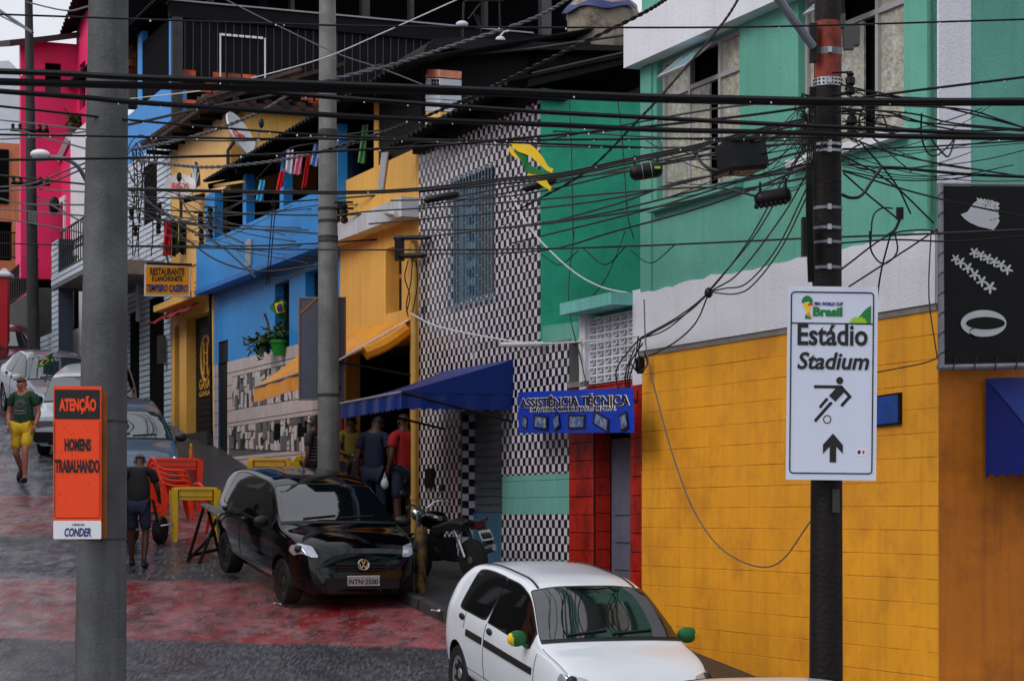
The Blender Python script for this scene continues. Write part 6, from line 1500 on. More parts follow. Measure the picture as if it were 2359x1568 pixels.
# ================================================================== people
mm('skin_fair',rgb(196,128,104),.5,var=.08,scale=12); mm('skin_brown',rgb(76,46,34),.5,var=.1,scale=12); mm('hair_grey',rgb(96,84,78),.7); mm('hair_dark',rgb(20,16,15),.6); mm('hair_brown',rgb(92,66,48),.7)
mm('shirt_green',rgb(34,78,60),.8,var=.12,scale=8,bump=.4,bscale=14); mm('shorts_yellow',rgb(238,198,38),.75,var=.1,scale=8,bump=.6,bscale=12); mm('shirt_black',rgb(18,18,20),.85,var=.2); mm('denim',rgb(30,40,62),.85,var=.2,scale=10)
mm('shirt_blue',rgb(18,26,58),.8,var=.15); mm('shirt_red',rgb(150,10,14),.8,var=.1); mm('shirt_yellow',rgb(120,106,34),.8); mm('shirt_stripe',rgb(40,38,42),.8); mm('shoe',rgb(26,30,46),.6); mm('stripe_light',rgb(140,134,134),.8)
def skin_mesh(V,E,root,m,sub=2):
    me=bpy.data.meshes.new('s'); me.from_pydata([v[0] for v in V],E,[]); o=bpy.data.objects.new('s',me); COL.objects.link(o)
    md=o.modifiers.new('k','SKIN'); md.use_smooth_shade=True
    sv=me.skin_vertices[0].data
    for i,v in enumerate(V):
        r=v[1]; sv[i].radius=(r,r) if not isinstance(r,tuple) else r; sv[i].use_root=(i==root)
    sb=o.modifiers.new('d','SUBSURF'); sb.levels=sub; sb.render_levels=sub
    dg=bpy.context.evaluated_depsgraph_get(); dg.update(); nm=bpy.data.meshes.new_from_object(o.evaluated_get(dg)); bpy.data.objects.remove(o); bpy.data.meshes.remove(me)
    nm.materials.clear(); nm.materials.append(m)
    for p in nm.polygons: p.use_smooth=True
    return nm
STAND=dict(pel=(0,0,.95),wai=(0,.0,1.10),che=(0,.01,1.30),nek=(0,0,1.455),hed=(0,.025,1.60),
 shl=(-.18,0,1.405),shr=(.18,0,1.405),ell=(-.235,-.03,1.13),elr=(.235,-.03,1.13),wrl=(-.245,.05,.885),wrr=(.245,.05,.885),
 hil=(-.095,0,.91),hir=(.095,0,.91),knl=(-.105,.02,.50),knr=(.105,.02,.50),anl=(-.11,-.03,.09),anr=(.11,-.03,.09),tol=(-.13,.13,.035),tor=(.13,.13,.035))
def person(label,loc,yaw,H,pose,skin,shirt,pants,hair,short=True,shoes='shoe',belly=1,group=None,sleeve=.62,hairk=1,pitch=0):
    J={k:Vector(v) for k,v in {**STAND,**pose}.items()}; k=H/1.75
    t=thing('person',label,'person',(0,0,0),group)
    fd=J['hed']-J['nek']; chin=J['nek']+fd*.45
    names=['pel','wai','che','nek','chin','hed','crown','shl','ell','wrl','shr','elr','wrr','hil','knl','anl','hir','knr','anr','tol','tor','cal','car','fal','far']
    J['chin']=chin; J['crown']=J['hed']+fd.normalized()*.06
    J['cal']=J['knl'].lerp(J['anl'],.3); J['car']=J['knr'].lerp(J['anr'],.3); J['fal']=J['ell'].lerp(J['wrl'],.25); J['far']=J['elr'].lerp(J['wrr'],.25)
    rad=dict(pel=(.145,.105),wai=(.135*belly,.105*belly),che=(.155,.105),nek=(.075,.065),chin=.056,hed=(.078,.092),crown=(.066,.08),shl=.058,ell=.04,wrl=.027,shr=.058,elr=.04,wrr=.027,hil=.09,knl=.056,anl=.038,hir=.09,knr=.056,anr=.038,tol=.03,tor=.03,cal=.056,car=.056,fal=.042,far=.042)
    E=[('pel','wai'),('wai','che'),('che','nek'),('nek','chin'),('chin','hed'),('hed','crown'),('nek','shl'),('shl','ell'),('ell','fal'),('fal','wrl'),('nek','shr'),('shr','elr'),('elr','far'),('far','wrr'),('pel','hil'),('hil','knl'),('knl','cal'),('cal','anl'),('anl','tol'),('pel','hir'),('hir','knr'),('knr','car'),('car','anr'),('anr','tor')]
    ix={n:i for i,n in enumerate(names)}
    me=skin_mesh([(J[n],rad[n]) for n in names],[(ix[a],ix[b]) for a,b in E],0,M[skin])
    # face and hands joined into the same body mesh
    bm=bmesh.new(); bm.from_mesh(me); q=MB(); hd=J['hed']; up=fd.normalized(); fw=Vector((0,1,0)); fw=(fw-up*fw.dot(up)).normalized(); rt=fw.cross(up)
    q.add([hd+fw*.075+up*.03,hd+fw*.118-up*.018,hd+fw*.078-up*.03+rt*.017,hd+fw*.078-up*.03-rt*.017],[[0,1,2],[0,3,1],[1,3,2],[0,2,3]])
    for s in (-1,1): q.sphere(hd+rt*.079*s+up*.0-fw*.005,(.012,.022,.032),6,5)
    q.sphere(hd+fw*.075-up*.07,(.03,.022,.02),8,5)
    for a,b in (('ell','wrl'),('elr','wrr')):
        d=(J[b]-J[a]).normalized(); s=d.cross(Vector((0,1,0))); s=s.normalized() if s.length>.01 else Vector((1,0,0)); n=d.cross(s).normalized(); w=J[b]
        q.tube([w,w+d*.04,w+d*.085],[.024,.034,.03],8)
        for i,(o,l) in enumerate(((-.026,.06),(-.009,.075),(.009,.07),(.025,.055))):
            p=w+d*.075+n*o; q.tube([p,p+d*l*.5+s*.006,p+d*l+s*.022],[.0095,.009,.007],6)
        p=w+d*.03-n*.028; q.tube([p,p+d*.035-n*.018,p+d*.065-n*.012+s*.015],[.011,.010,.008],6)
    tm=q.mesh('f',M[skin],True); bm.from_mesh(tm); bm.to_mesh(me); bm.free(); bpy.data.meshes.remove(tm)
    for p in me.polygons: p.use_smooth=True; p.material_index=0
    o=bpy.data.objects.new('body',me); link(o,t)
    # eyes and mouth
    q=MB()
    for s in (-1,1): q.sphere(hd+fw*.083+rt*.03*s+up*.012,(.012,.008,.007),6,5)
    q.build('eyes',M['trim_black'],t)
    q=MB(); q.sphere(hd+fw*.089-up*.05,(.024,.008,.006),6,5); q.build('mouth',mm('lips',rgb(120,58,52),.5),t)
    # shirt
    sl=sleeve; N2=['pel','wai','che','nek','shl','sl1','shr','sr1']
    J['sl1']=J['shl'].lerp(J['ell'],sl); J['sr1']=J['shr'].lerp(J['elr'],sl); J['hem']=J['pel']+(J['wai']-J['pel'])*-.75
    N2=['hem','wai','che','nek','shl','sl1','shr','sr1']
    r2=dict(hem=(.172,.14),wai=(.158*belly,.128*belly),che=(.172,.125),nek=(.085,.078),shl=.076,sl1=.074,shr=.076,sr1=.074)
    e2=[(0,1),(1,2),(2,3),(3,4),(4,5),(3,6),(6,7)]
    sm=skin_mesh([(J[n],r2[n]) for n in N2],e2,0,M[shirt]); so3=bpy.data.objects.new('shirt',sm); link(so3,t)
    # trousers or shorts
    a=.92 if short else 1; 
    J['kl']=J['hil'].lerp(J['knl'],a); J['kr']=J['hir'].lerp(J['knr'],a)
    V=[(J['pel'],(.158,.125)),(J['hil'],.108),(J['kl'],.095 if short else .075),(J['hir'],.108),(J['kr'],.095 if short else .075)]; e3=[(0,1),(1,2),(0,3),(3,4)]
    if not short: V+=[(J['anl'],.062),(J['anr'],.062)]; e3+=[(2,5),(4,6)]
    pm=skin_mesh(V,e3,0,M[pants]); po_=bpy.data.objects.new('shorts' if short else 'trousers',pm); link(po_,t)
    for a,b in (('anl','tol'),('anr','tor')):
        q=MB(); d=(J[b]-J[a]); d.z=0 if abs(J[a].z-J[b].z)<.08 else d.z; d.normalize(); c=J[a].lerp(J[b],.5); 
        mrot=d.to_track_quat('Y','Z').to_matrix(); q.sphere(c+Vector((0,0,.005))-(mrot@Vector((0,0,.02))),(.05,.14,.05),10,8,M=mrot); q.build('shoe',M[shoes],t,smooth=True)
    # hair: cap over the back and top of the head
    q=MB(); 
    def hf(u,v):
        a=2*math.pi*u; th=v*(1.05+.75*max(0,-math.sin(a))+.25*abs(math.cos(a))-.15*max(0,math.sin(a)))*hairk
        rr=.005*math.sin(u*37)*math.sin(v*19)
        return hd+up*.025+rt*(.083+rr)*math.sin(th)*math.cos(a)+fw*((.097+rr)*math.sin(th)*math.sin(a)-.006)+up*(.093+rr)*math.cos(th)
    q.grid(hf,20,8); q.build('hair',M[hair],t,smooth=True)
    t.scale=(k,k,k); t.rotation_euler=(0,0,yaw); t.location=loc
    return t,J
def gpos(u,d,dz=0): p=W(u,HV,d); return Vector((p.x,p.y,gz(d)+dz))
# man in green shirt walking down the road
gm_,J=person('man in green printed shirt and yellow shorts walking down the wet street',gpos(54,36.0,.0),R(172),1.80,dict(
  hed=(.015,.04,1.595),knl=(-.10,.20,.53),anl=(-.09,.17,.10),tol=(-.11,.33,.035),knr=(.12,.02,.50),anr=(.17,-.36,.24),tor=(.19,-.27,.11),
  ell=(-.25,-.03,1.14),wrl=(-.22,.08,.93),elr=(.26,-.04,1.15),wrr=(.22,.08,.93)),'skin_fair','shirt_green','shorts_yellow','hair_brown',belly=1.12)
fm_=Matrix.Translation((0,.142,1.24))@Matrix.Rotation(math.pi,4,'Z')@Matrix.Rotation(R(90),4,'X')
ps=MB()
tx=text('BRASIL',None,Matrix.Translation((0,.152,1.17))@Matrix.Rotation(math.pi,4,'Z')@Matrix.Rotation(R(90),4,'X'),.17,.035,M['stripe_light'],bold=.03,ext=.004,name='shirt_print'); tx.parent=gm_
q=MB()
for r_,z,n in ((.085,1.27,9),(.06,1.26,8)):
    q.tube([Vector((r_*math.cos(math.pi*i/n),.150,z+r_*.75*math.sin(math.pi*i/n))) for i in range(n+1)],.006,4)
for x0,x1,z in ((-.07,.07,1.25),(-.05,.05,1.22),(-.09,.09,1.13),(-.06,.06,1.11)): q.tube([(x0,.152,z),(x1,.152,z)],.005,4)
for s in (-1,1): q.tube([(.09*s,.150,1.1),(.09*s,.150,1.26)],.004,4)
o=q.build('shirt_print',M['stripe_light']); o.parent=gm_
q=MB()
for s in (-1,1): q.box((.19*s,.02,.66),(.03,.15,.16))
# man in black pushing the cart
cm_,J=person('man in black shirt and dark shorts seen from behind, pushing a hand cart',gpos(318,27.6),R(3),1.52,dict(
  wai=(0,.03,1.10),che=(0,.09,1.30),nek=(0,.13,1.44),hed=(.0,.22,1.56),shl=(-.19,.12,1.40),shr=(.19,.12,1.40),ell=(-.27,.16,1.14),elr=(.27,.16,1.14),wrl=(-.26,.40,1.02),wrr=(.26,.40,1.02),
  knl=(-.11,.10,.5),anl=(-.12,.22,.12),tol=(-.13,.38,.06),knr=(.11,.02,.5),anr=(.09,-.08,.09),tor=(.11,.08,.035)),'skin_brown','shirt_black','denim','hair_grey',belly=1.25,shoes='trim_black',hairk=.9)
# people under the awnings
person('man in dark blue shirt seen from behind under the blue awning',gpos(862,29.4,.1),R(-12),1.72,dict(hed=(.03,.06,1.59)),'skin_brown','shirt_blue','denim','hair_dark',short=False,group='people at the bar')
person('person in bright red shirt and dark shorts beside the drainpipe',gpos(930,29.35,.1),R(40),1.74,dict(),'skin_brown','shirt_red','denim','hair_dark',group='people at the bar')
person('woman in pale yellow top facing the street under the awning',gpos(808,30.6,.1),R(200),1.6,dict(elr=(.2,.1,1.16),wrr=(.05,.22,1.1)),'skin_brown','shirt_yellow','denim','hair_dark',group='people at the bar')
person('dark haired child standing in front of the woman in yellow',gpos(824,30.0,.1),R(190),1.2,dict(),'skin_brown','shirt_black','denim','hair_dark',group='people at the bar')
sp_,J=person('person in black and grey striped shirt half hidden by the slender concrete pole',gpos(727,30.4,.1),R(60),1.62,dict(),'skin_brown','shirt_stripe','denim','hair_dark',short=False,group='people at the bar')
for k in range(11):
    q=MB(); z=.9+.048*k; rx=.168 if z<1.3 else .15
    q.tube([Vector((rx*1.02*math.cos(i*.3142),.125*math.sin(i*.3142)+.01,z)) for i in range(20)],.0085,4,closed=True); o=q.build('stripe',M['stripe_light']); o.parent=sp_
pb=FM.at(S_(584),CZ+3.9,-.55); person('bare armed person leaning on the blue balcony parapet in the shade',pb,R(150),1.62,dict(wai=(0,.05,1.1),che=(0,.14,1.28),nek=(0,.2,1.4),hed=(0,.3,1.5),shl=(-.18,.2,1.36),shr=(.18,.2,1.36),ell=(-.22,.36,1.14),elr=(.22,.36,1.14),wrl=(-.1,.5,1.08),wrr=(.1,.5,1.08)),'skin_brown','shirt_black','denim','hair_dark',short=False)
pb=FM.at(S_(869),CZ+3.75,-.3); person('person whose dark head shows above the peach parapet',pb,R(120),1.6,dict(),'skin_brown','shirt_black','denim','hair_dark',short=False)
# white carrier bag held by the man in blue
q=MB(); c=W(886,1105,29.2); q.sphere(c+Vector((0,0,-.05)),(.055,.05,.075),9,7); q.tube([c+Vector((-.02,0,.0)),c+Vector((0,0,.1)),c+Vector((.02,0,.0))],.012,5); solo('carrier_bag',q,M['cloth_white'],'small white carrier bag held by the man in blue','bag',smooth=True)
# ================================================================== plastic furniture
def table(name,label,mt,loc,yaw,w,h,group='plastic tables',marks=True):
    t=thing(name,label,'table',(0,0,0),group); a=w/2
    q=MB(); o=rrect(w,w,.05); q.prism([(x,y,h-.03) for x,y in o],(0,0,.03)); q.prism([(x*.93,y*.93,h) for x,y in o],(0,0,.006)); q.build('top',M[mt],t)
    q=MB()
    for s in (-1,1):
        q.box((0,s*(a-.035),h-.075),(w-.16,.015,.09)); q.box((s*(a-.035),0,h-.075),(.015,w-.16,.09)); q.box((0,s*(a-.05),h-.15),(w-.16,.012,.04)); q.box((s*(a-.05),0,h-.15),(.012,w-.16,.04))
    q.build('apron',M[mt],t)
    for sx in (-1,1):
        for sy in (-1,1):
            q=MB(); c=Vector((sx*(a-.045),sy*(a-.045),0)); f=lambda k,z:[c+Vector((sx*k*.6+dx*k,sy*k*.6+dy*k,z)) for dx,dy in ((-1,-1),(1,-1),(1,1),(-1,1))]
            A=f(.024,.0); B=f(.045,h-.03); q.add(A+B,[[0,1,2,3],[4,5,6,7],[0,1,5,4],[1,2,6,5],[2,3,7,6],[3,0,4,7]])
            q.box(c+Vector((sx*.022,sy*.022,.012)),(.062,.062,.024)); q.build('leg',M[mt],t)
    if marks:
        q=MB(); rs=random.Random(4)
        q.tube([(.2*math.cos(i*.3),.13*math.sin(i*.3),h+.007) for i in range(21)],.006,3,closed=True)
        q.tube([(-.1,-.02,h+.008),(-.05,.05,h+.008),(0,-.03,h+.008),(.06,.05,h+.008),(.1,-.03,h+.008)],.006,3); q.build('print_mark',M['red_print'],t)
    t.location=loc; t.rotation_euler=(0,0,yaw); return t
table('table','yellow plastic table with red print standing in the street','plastic_yellow',gpos(448,29.9),R(12),.61,.74)
table('table','orange plastic table behind the yellow one with a bottle on it','plastic_orange',gpos(402,33.0),R(14),.74,.80)
table('table','yellow plastic table near the stone cladding, partly behind the black car','plastic_yellow',gpos(622,33.2,.06),R(4),.62,.72)
q=MB(); ps_=gpos(430,32.9); zt_=ps_.z+.806; q.lathe([(.03,0),(.033,.01),(.033,.13),(.014,.18),(.014,.21)],12,Matrix.Translation((W(440,HV,32.9).x,32.9,zt_))); bo=solo('bottle',q,M['bottle_glass'],'small amber bottle with yellow top standing on the orange table','bottle',smooth=True)
q=MB(); q.lathe([(.016,0),(.016,.04)],10,Matrix.Translation((W(440,HV,32.9).x,32.9,zt_+.2))); o=q.build('cap',M['plastic_yellow'],bo)
def chair():
    t=thing('chair','x','chair',(0,0,0)); mt=M['plastic_orange']
    q=MB(); q.sheet(lambda u,v:Vector((-.22+.44*u,-.2+.42*v,.43+.02*(2*u-1)**2-.02*(1-v))),6,5,(0,0,-.018)); q.build('seat',mt,t)
    for i in range(5):
        q=MB(); x=-.16+.08*i; q.sheet(lambda u,v:Vector((x-.025+.05*u,-.21-.13*v,.46+.38*v)),1,4,(0,-.012,0)); q.build('back_slat',mt,t)
    q=MB(); q.tube(spline([(-.24,-.2,.45),(-.235,-.34,.8),(-.15,-.37,.87),(0,-.375,.89),(.15,-.37,.87),(.235,-.34,.8),(.24,-.2,.45)],4),.026,6); q.build('back_frame',mt,t,smooth=True)
    for s in (-1,1):
        q=MB(); q.tube(spline([(.24*s,-.3,.72),(.27*s,-.15,.66),(.275*s,.08,.65),(.265*s,.2,.62),(.255*s,.22,.55),(.25*s,.22,.42)],4),.025,6); q.build('arm_rest',mt,t,smooth=True)
        q=MB(); q.tube([(.25*s,.2,.44),(.27*s,.24,0)],[.034,.024],6); q.build('leg',mt,t)
        q=MB(); q.tube([(.23*s,-.2,.45),(.26*s,-.3,0)],[.034,.024],6); q.build('leg',mt,t)
    return t
def cp(root,label,loc,yaw,group):
    r=root.copy(); COL.objects.link(r); r.location=loc; r.rotation_euler=(0,0,yaw); r['label']=label
    if group: r['group']=group
    r.scale=root.scale
    for ch in list(root.children): c=ch.copy(); COL.objects.link(c); c.parent=r
    return r
ch0=chair(); ch0.scale=(.84,.84,.8); b0=gpos(408,31.9); ch0.location=b0; ch0.rotation_euler=(0,0,R(-72)); 
for i,l in enumerate(('lowest orange chair in the stack before the orange table','second orange chair up in the stack before the orange table','third orange chair up in the stack before the orange table','topmost orange chair in the stack before the orange table')):
    if i==0: ch0['label']=l; ch0['group']='orange plastic chairs'
    else: cp(ch0,l,b0+Vector((-.02*i,.0,.075*i)),R(-72),'orange plastic chairs')
cp(ch0,'single orange chair between the yellow table and the black car',gpos(503,30.6),R(-64),'orange plastic chairs')
cp(ch0,'orange chair under the blue awning beside the woman in yellow',gpos(790,29.6,.1),R(80),'orange plastic chairs')
q=MB(); c=W(692,1068,32.4); q.lathe([(.002,0),(.12,0),(.125,.015),(.12,.03),(.002,.03)],24,Matrix.Translation(c)@Matrix.Rotation(R(80),4,'X')@Matrix.Rotation(R(20),4,'Y')); ys_=thing('round_stool','round yellow stool top with printed mark tipped up beside the striped person','stool',c-Vector((0,0,.15)))
o=q.build('top',M['plastic_yellow'],ys_,smooth=True)
q=MB(); q.tube([c+Vector((-.03,-.035,.04)),c+Vector((.02,-.035,.05)),c+Vector((-.01,-.035,0)),c+Vector((.02,-.035,-.03))],.008,4); q.build('print_mark',M['black_print'],ys_)
q=MB()
for a in (-.08,.08): q.tube([c+Vector((a,.03,0)),c+Vector((a*1.4,.1,-.6))],.02,6)
q.build('legs',M['plastic_yellow'],ys_,kind='stuff')
# dark trestle
tr=thing('trestle','dark wooden trestle standing beside the black car','trestle',gpos(465,28.4)); 
for pts in ([(470,1165,28.4),(428,1308,28.2)],[(498,1195,28.4),(453,1312,27.9)],[(478,1168,28.4),(512,1300,28.5)],[(500,1195,28.8),(517,1285,29)],[(432,1290,28.2),(495,1225,28.6)],[(440,1278,28.3),(500,1265,28.6)]):
    q=MB(); q.tube([W(*p) for p in pts],.022,5); q.build('leg',M['dark_wood'],tr)
q=MB(); q.prism([W(460,1160,28.4),W(478,1158,28.8),W(519,1180,28.6),W(500,1186,28.2)],(0,0,-.02)); q.build('top',M['steel_dull'],tr)
# hand cart
hc=thing('hand_cart','two wheeled hand cart pushed by the man in black','cart',gpos(335,29.6))
for u in (301,369):
    c=gpos(u,29.7,.19); mx=Matrix.Translation(c)@Matrix.Rotation(R(90),4,'Y')@Matrix.Rotation(R(12),4,'X')
    q=MB(); q.lathe([(.12,-.05),(.175,-.055),(.195,-.03),(.195,.03),(.175,.055),(.12,.05)],22,mx); wl=q.build('wheel',M['tyre'],hc,smooth=True)
    q=MB(); q.lathe([(.002,-.03),(.122,-.035),(.122,.035),(.002,.03)],16,mx); q.build('rim',M['steel_dull'],wl)
q=MB(); q.tube([gpos(301,29.7,.19),gpos(369,29.7,.19)],.018,6); q.build('axle',M['steel_dull'],hc)
q=MB(); 
for u,u2 in ((312,326),(362,352)): q.tube([gpos(u2,28.2,.78),gpos(u,29.4,.36),gpos(u,30.6,.3)],.02,6)
q.tube([gpos(315,30.6,.3),gpos(360,30.6,.3)],.02,6); q.tube([gpos(315,29.5,.34),gpos(360,29.5,.34)],.02,6)
q.build('frame',M['black_metal'],hc)
q=MB(); q.tube([gpos(370,29.5,.27),gpos(398,29.5,.3),gpos(388,29.4,.17)],.016,5); q.build('rest',M['steel'],hc)
# ================================================================== motorcycle
mm('tail_red',rgb(70,8,10),.3); mc=thing('motorcycle','dark motorcycle with pale number plate parked against the checkered wall','motorcycle',(0,0,0))
def wheel_at(y,r,w):
    mx=Matrix.Translation((0,y,r))@Matrix.Rotation(R(90),4,'Y')
    q=MB(); n=28; q.lathe([(r*.8,-w/2),(r*.95,-w*.45),(r,-.0),(r*.95,w*.45),(r*.8,w/2),(r*.78,0)],n,mx); wl=q.build('wheel',M['tyre'],mc,smooth=True)
    q=MB(); q.lathe([(r*.74,-.02),(r*.8,-.025),(r*.8,.025),(r*.74,.02)],n,mx,cap=False); q.lathe([(.002,-.06),(.05,-.06),(.05,.06),(.002,.06)],12,mx)
    for k in range(12):
        a=k*math.pi/6; q.tube([Vector((.03*(-1)**k,y,r)),Vector((0,y+r*.76*math.cos(a),r+r*.76*math.sin(a)))],.004,3)
    q.build('rim',M['steel'],wl)
wheel_at(.62,.29,.08); wheel_at(-.62,.28,.10)
def mp(nm,mt,fn,sm=True):
    q=MB(); fn(q); return q.build(nm,M[mt],mc,smooth=sm)
mp('fuel_tank','paint_black',lambda q:q.sphere((0,.18,.80),(.14,.27,.13),14,9))
mp('seat','trim_black',lambda q:q.sheet(lambda u,v:Vector((-.13+.26*u,-.62+.68*v,.80+.03*math.sin(v*5)-.05*(2*u-1)**2)),6,10,(0,0,-.09)))
mp('engine','black_metal',lambda q:(q.box((0,.05,.42),(.24,.34,.28)),q.lathe([(.09,-.16),(.1,-.1),(.1,.1),(.09,.16)],14,Matrix.Translation((0,.05,.36))@Matrix.Rotation(R(90),4,'Y')),q.box((0,.14,.58),(.14,.14,.16))),False)
mp('frame','black_metal',lambda q:(q.tube([(0,.42,.85),(0,.2,.66),(0,-.3,.68),(0,-.62,.72)],.025,6),q.tube([(0,.42,.8),(0,.28,.3),(0,-.2,.26),(0,-.62,.28)],.022,6),q.tube([(0,-.2,.26),(0,-.3,.68)],.02,6)))
for s in (-1,1):
    mp('fork','steel_dull',lambda q:q.tube([(.08*s,.4,.92),(.08*s,.62,.29)],.02,8))
    mp('shock','chrome',lambda q:(q.tube([(.11*s,-.42,.68),(.11*s,-.58,.32)],[.03,.026],8)))
    mp('mirror','trim_black',lambda q:(q.tube([(.2*s,.38,1.0),(.3*s,.36,1.16)],.007,5),q.sphere((.32*s,.36,1.2),(.06,.02,.045),10,6)))
    mp('indicator','trim_black',lambda q:(q.tube([(.05*s,-.78,.78),(.14*s,-.78,.80)],.008,5),q.sphere((.16*s,-.78,.80),(.035,.02,.025),8,6)))
mp('handlebar','chrome',lambda q:q.tube(spline([(-.36,.28,1.0),(-.2,.36,1.03),(-.06,.4,.95),(.06,.4,.95),(.2,.36,1.03),(.36,.28,1.0)],4),.012,6))
mp('headlamp','chrome',lambda q:q.sphere((0,.54,.88),(.09,.08,.09),12,8))
mp('exhaust','chrome',lambda q:q.tube([(.16,.2,.3),(.17,-.2,.26),(.18,-.45,.3),(.19,-.85,.42)],[.02,.022,.05,.045],10))
mp('front_fender','paint_black',lambda q:q.sheet(lambda u,v:Vector((-.06+.12*u,.62+.33*math.cos(.3+v*2.1),.29+.33*math.sin(.3+v*2.1))),3,10,(0,0,.01)))
mp('rear_fender','paint_black',lambda q:q.sheet(lambda u,v:Vector((-.08+.16*u,-.62-.36*math.sin(v*1.6),.32+.44*math.cos(v*1.2))),3,10,(0,-.01,.0)))
mp('tail_light','tail_red',lambda q:q.box((0,-.83,.74),(.16,.05,.09)),False)
pm=Matrix.Translation((0,-.945,.60))@Matrix.Rotation(R(62),4,'X'); pp=plate(mc,pm,.19,.15,.01,'plate_grey','number_plate',0,0,0,.01)
q=MB()
for j in range(2):
    for i in range(3+j): q.prism([pm@Vector((-.06+.04*i+a,.03-.055*j+b,.011)) for a,b in ((-.01,-.018),(.01,-.018),(.01,.018),(-.01,.018))],pm.to_3x3()@Vector((0,0,.001)))
q.build('plate_mark',M['navy_print'],pp,kind='stuff')
mq=gpos(1030,26.1,.1); mc.scale=(.9,.9,.9); mc.location=mq; mc.rotation_euler=(R(0),R(-7),R(38))
mp_=gpos(1030,25.6,.1)
# debris: crushed cup at the kerb, branch in the road
q=MB(); c=gpos(1046,21.9,.06); q.sphere(c,(.05,.05,.06),8,6); solo('plastic_cup',q,M['drop'],'crushed clear plastic cup lying at the kerb','cup',smooth=True)
q=MB(); c=gpos(196,21.5,.03); q.tube(spline([c+Vector((-.09,0,0)),c+Vector((0,.02,.03)),c+Vector((.09,-.02,.0))]),[.03]*6+[.02]*6+[.012],6); solo('branch',q,M['twig'],'short broken branch lying on the asphalt left of the thick pole','branch',smooth=True)
for i,(u,d,l) in enumerate(((640,24.9,'white scrap of paper on the red street paint before the black car'),(1003,23.9,'white plastic scrap on the pavement beside the bollard'))):
    q=MB(); c=gpos(u,d,.02 if i==0 else .12); q.sheet(lambda a,b:c+Vector((-.05+.1*a,-.03+.06*b,.012*math.sin(a*5+b*3))),4,3,(0,0,.004)); solo('paper_scrap',q,M['white_print'],l,'scrap')
# ================================================================== overhead cables
def wpts(pts,d0,d1,n=6,wob=0):
    L=[0]
    for a,b in zip(pts,pts[1:]): L.append(L[-1]+math.hypot(b[0]-a[0],b[1]-a[1]))
    P=[W(u,v,d0+(d1-d0)*l/L[-1]) for (u,v),l in zip(pts,L)]
    return spline(P,n)
rdrop=random.Random(11)
def cable(label,strands,r,d0,d1,m='black_rubber',drops=0,group=None,twist=0,cat='cable',name='overhead_cable',n=6):
    q=MB(); first=None
    for k,pts in enumerate(strands):
        rr=(r[k] if isinstance(r,(list,tuple)) else r); P=wpts(pts,d0+.04*k,d1+.04*k,n); rad=rr*(1.25 if rr<2.2 else 1.08)*(d0+d1)/2/F
        if first is None: first=(P,rad)
        if twist:
            fine=spline(P,4)
            for s in (0,math.pi):
                T=[]
                for i,p in enumerate(fine):
                    a=s+i*twist; T.append(p+Vector((0,math.cos(a),math.sin(a)))*rad*.75)
                q.tube(T,rad*.8,5)
        else: q.tube(P,rad,6)
    o=solo(name,q,M[m],label,cat,group,smooth=True)
    if drops:
        P,rad=first; D=MB(); base=Vector((0,0,0))
        for a,b in zip(P,P[1:]):
            L=(b-a).length
            for _ in range(int(L*drops*.6+rdrop.random())):
                p=a.lerp(b,rdrop.random())-Vector((0,.3*rad,rad+.002)); s=rdrop.uniform(.7,1.3)*2.1*(d0+d1)/2/F
                D.sphere(p,(s*.8,s*.8,s),5,4)
        D.build('water_drops',M['drop'],o,smooth=True,kind='stuff')
    return o
GT='thin black wires strung across the street'
T=[(-20,164),(150,170),(300,178),(735,193),(1000,203),(1180,210),(1470,222),(1700,227),(1880,231),(2100,233),(2400,232)]
cable('thickest pair of black cables crossing the whole street, just below the balcony tops',[T,[(-20,188),(300,197),(735,206),(1000,211),(1180,216),(1470,228),(1880,236),(2400,236)]],[6.8,8.2],14.2,14.4,drops=2.2)
cable('thick black cable crossing the whole street below the thickest pair',[[(-20,209),(205,226),(300,235),(737,264),(1002,277),(1300,289),(1500,299),(1771,305),(2100,315),(2400,318)]],6.0,14.3,14.5,drops=3)
cable('black cable branching below the thickest pair right of the slender pole',[[(560,208),(735,222),(950,238),(1230,257),(1470,270),(1771,286),(2100,301),(2400,316)]],5.2,14.4,14.6,drops=1.6)
cable('topmost thin black cable with water drops crossing the whole picture',[[(-20,33),(300,44),(596,54),(878,61),(1300,64),(1771,62),(2400,44)]],1.9,14.6,14.9,drops=3.2)
cable('black cable with drops descending from the left edge to the checkered house',[[(-20,243),(160,262),(300,277),(596,302),(735,311),(1000,322),(1300,333),(1480,340)]],2.6,14.9,16.5,drops=5)
cable('straight black cable with many drops at mid height of the teal windows',[[(-20,310),(300,315),(596,320),(737,320),(1000,324),(1300,322),(1771,318),(1880,316)]],2.5,14.9,15.4,drops=6)
cable('black cable rising from the left edge past the utility pole to the right edge',[[(-20,369),(300,364),(596,357),(737,350),(1000,336),(1180,320),(1470,294),(1771,260),(2000,223),(2400,173)]],3.0,14.9,15.2,drops=3)
cable('tied cable bundle rising from the blue house to the utility pole',[[(-20,402),(200,425),(282,434),(737,442),(965,434),(1143,413),(1291,399),(1456,364),(1596,336),(1771,292),(1880,268)],[(300,438),(737,446),(965,439),(1143,418),(1291,404),(1456,369),(1596,341),(1771,297),(1880,274)],[(965,442),(1150,424),(1291,408),(1456,375),(1600,345),(1700,335),(1880,290)]],[2.4,2.0,2.4],17.5,16.0,drops=1)
cable('twisted grey service cable rising past the slender pole towards the top',[[(300,345),(400,326),(500,298),(596,259),(653,226),(705,198),(898,151),(1055,101),(1230,42),(1330,-15)]],3.0,17,15,'rope',twist=1.1)
cable('twisted dark service cable rising from the peach loggia to the top edge',[[(737,350),(863,311),(968,273),(1076,227),(1143,196),(1301,119),(1473,35),(1550,-12)]],3.0,20,15,'black_rubber',twist=1.1)
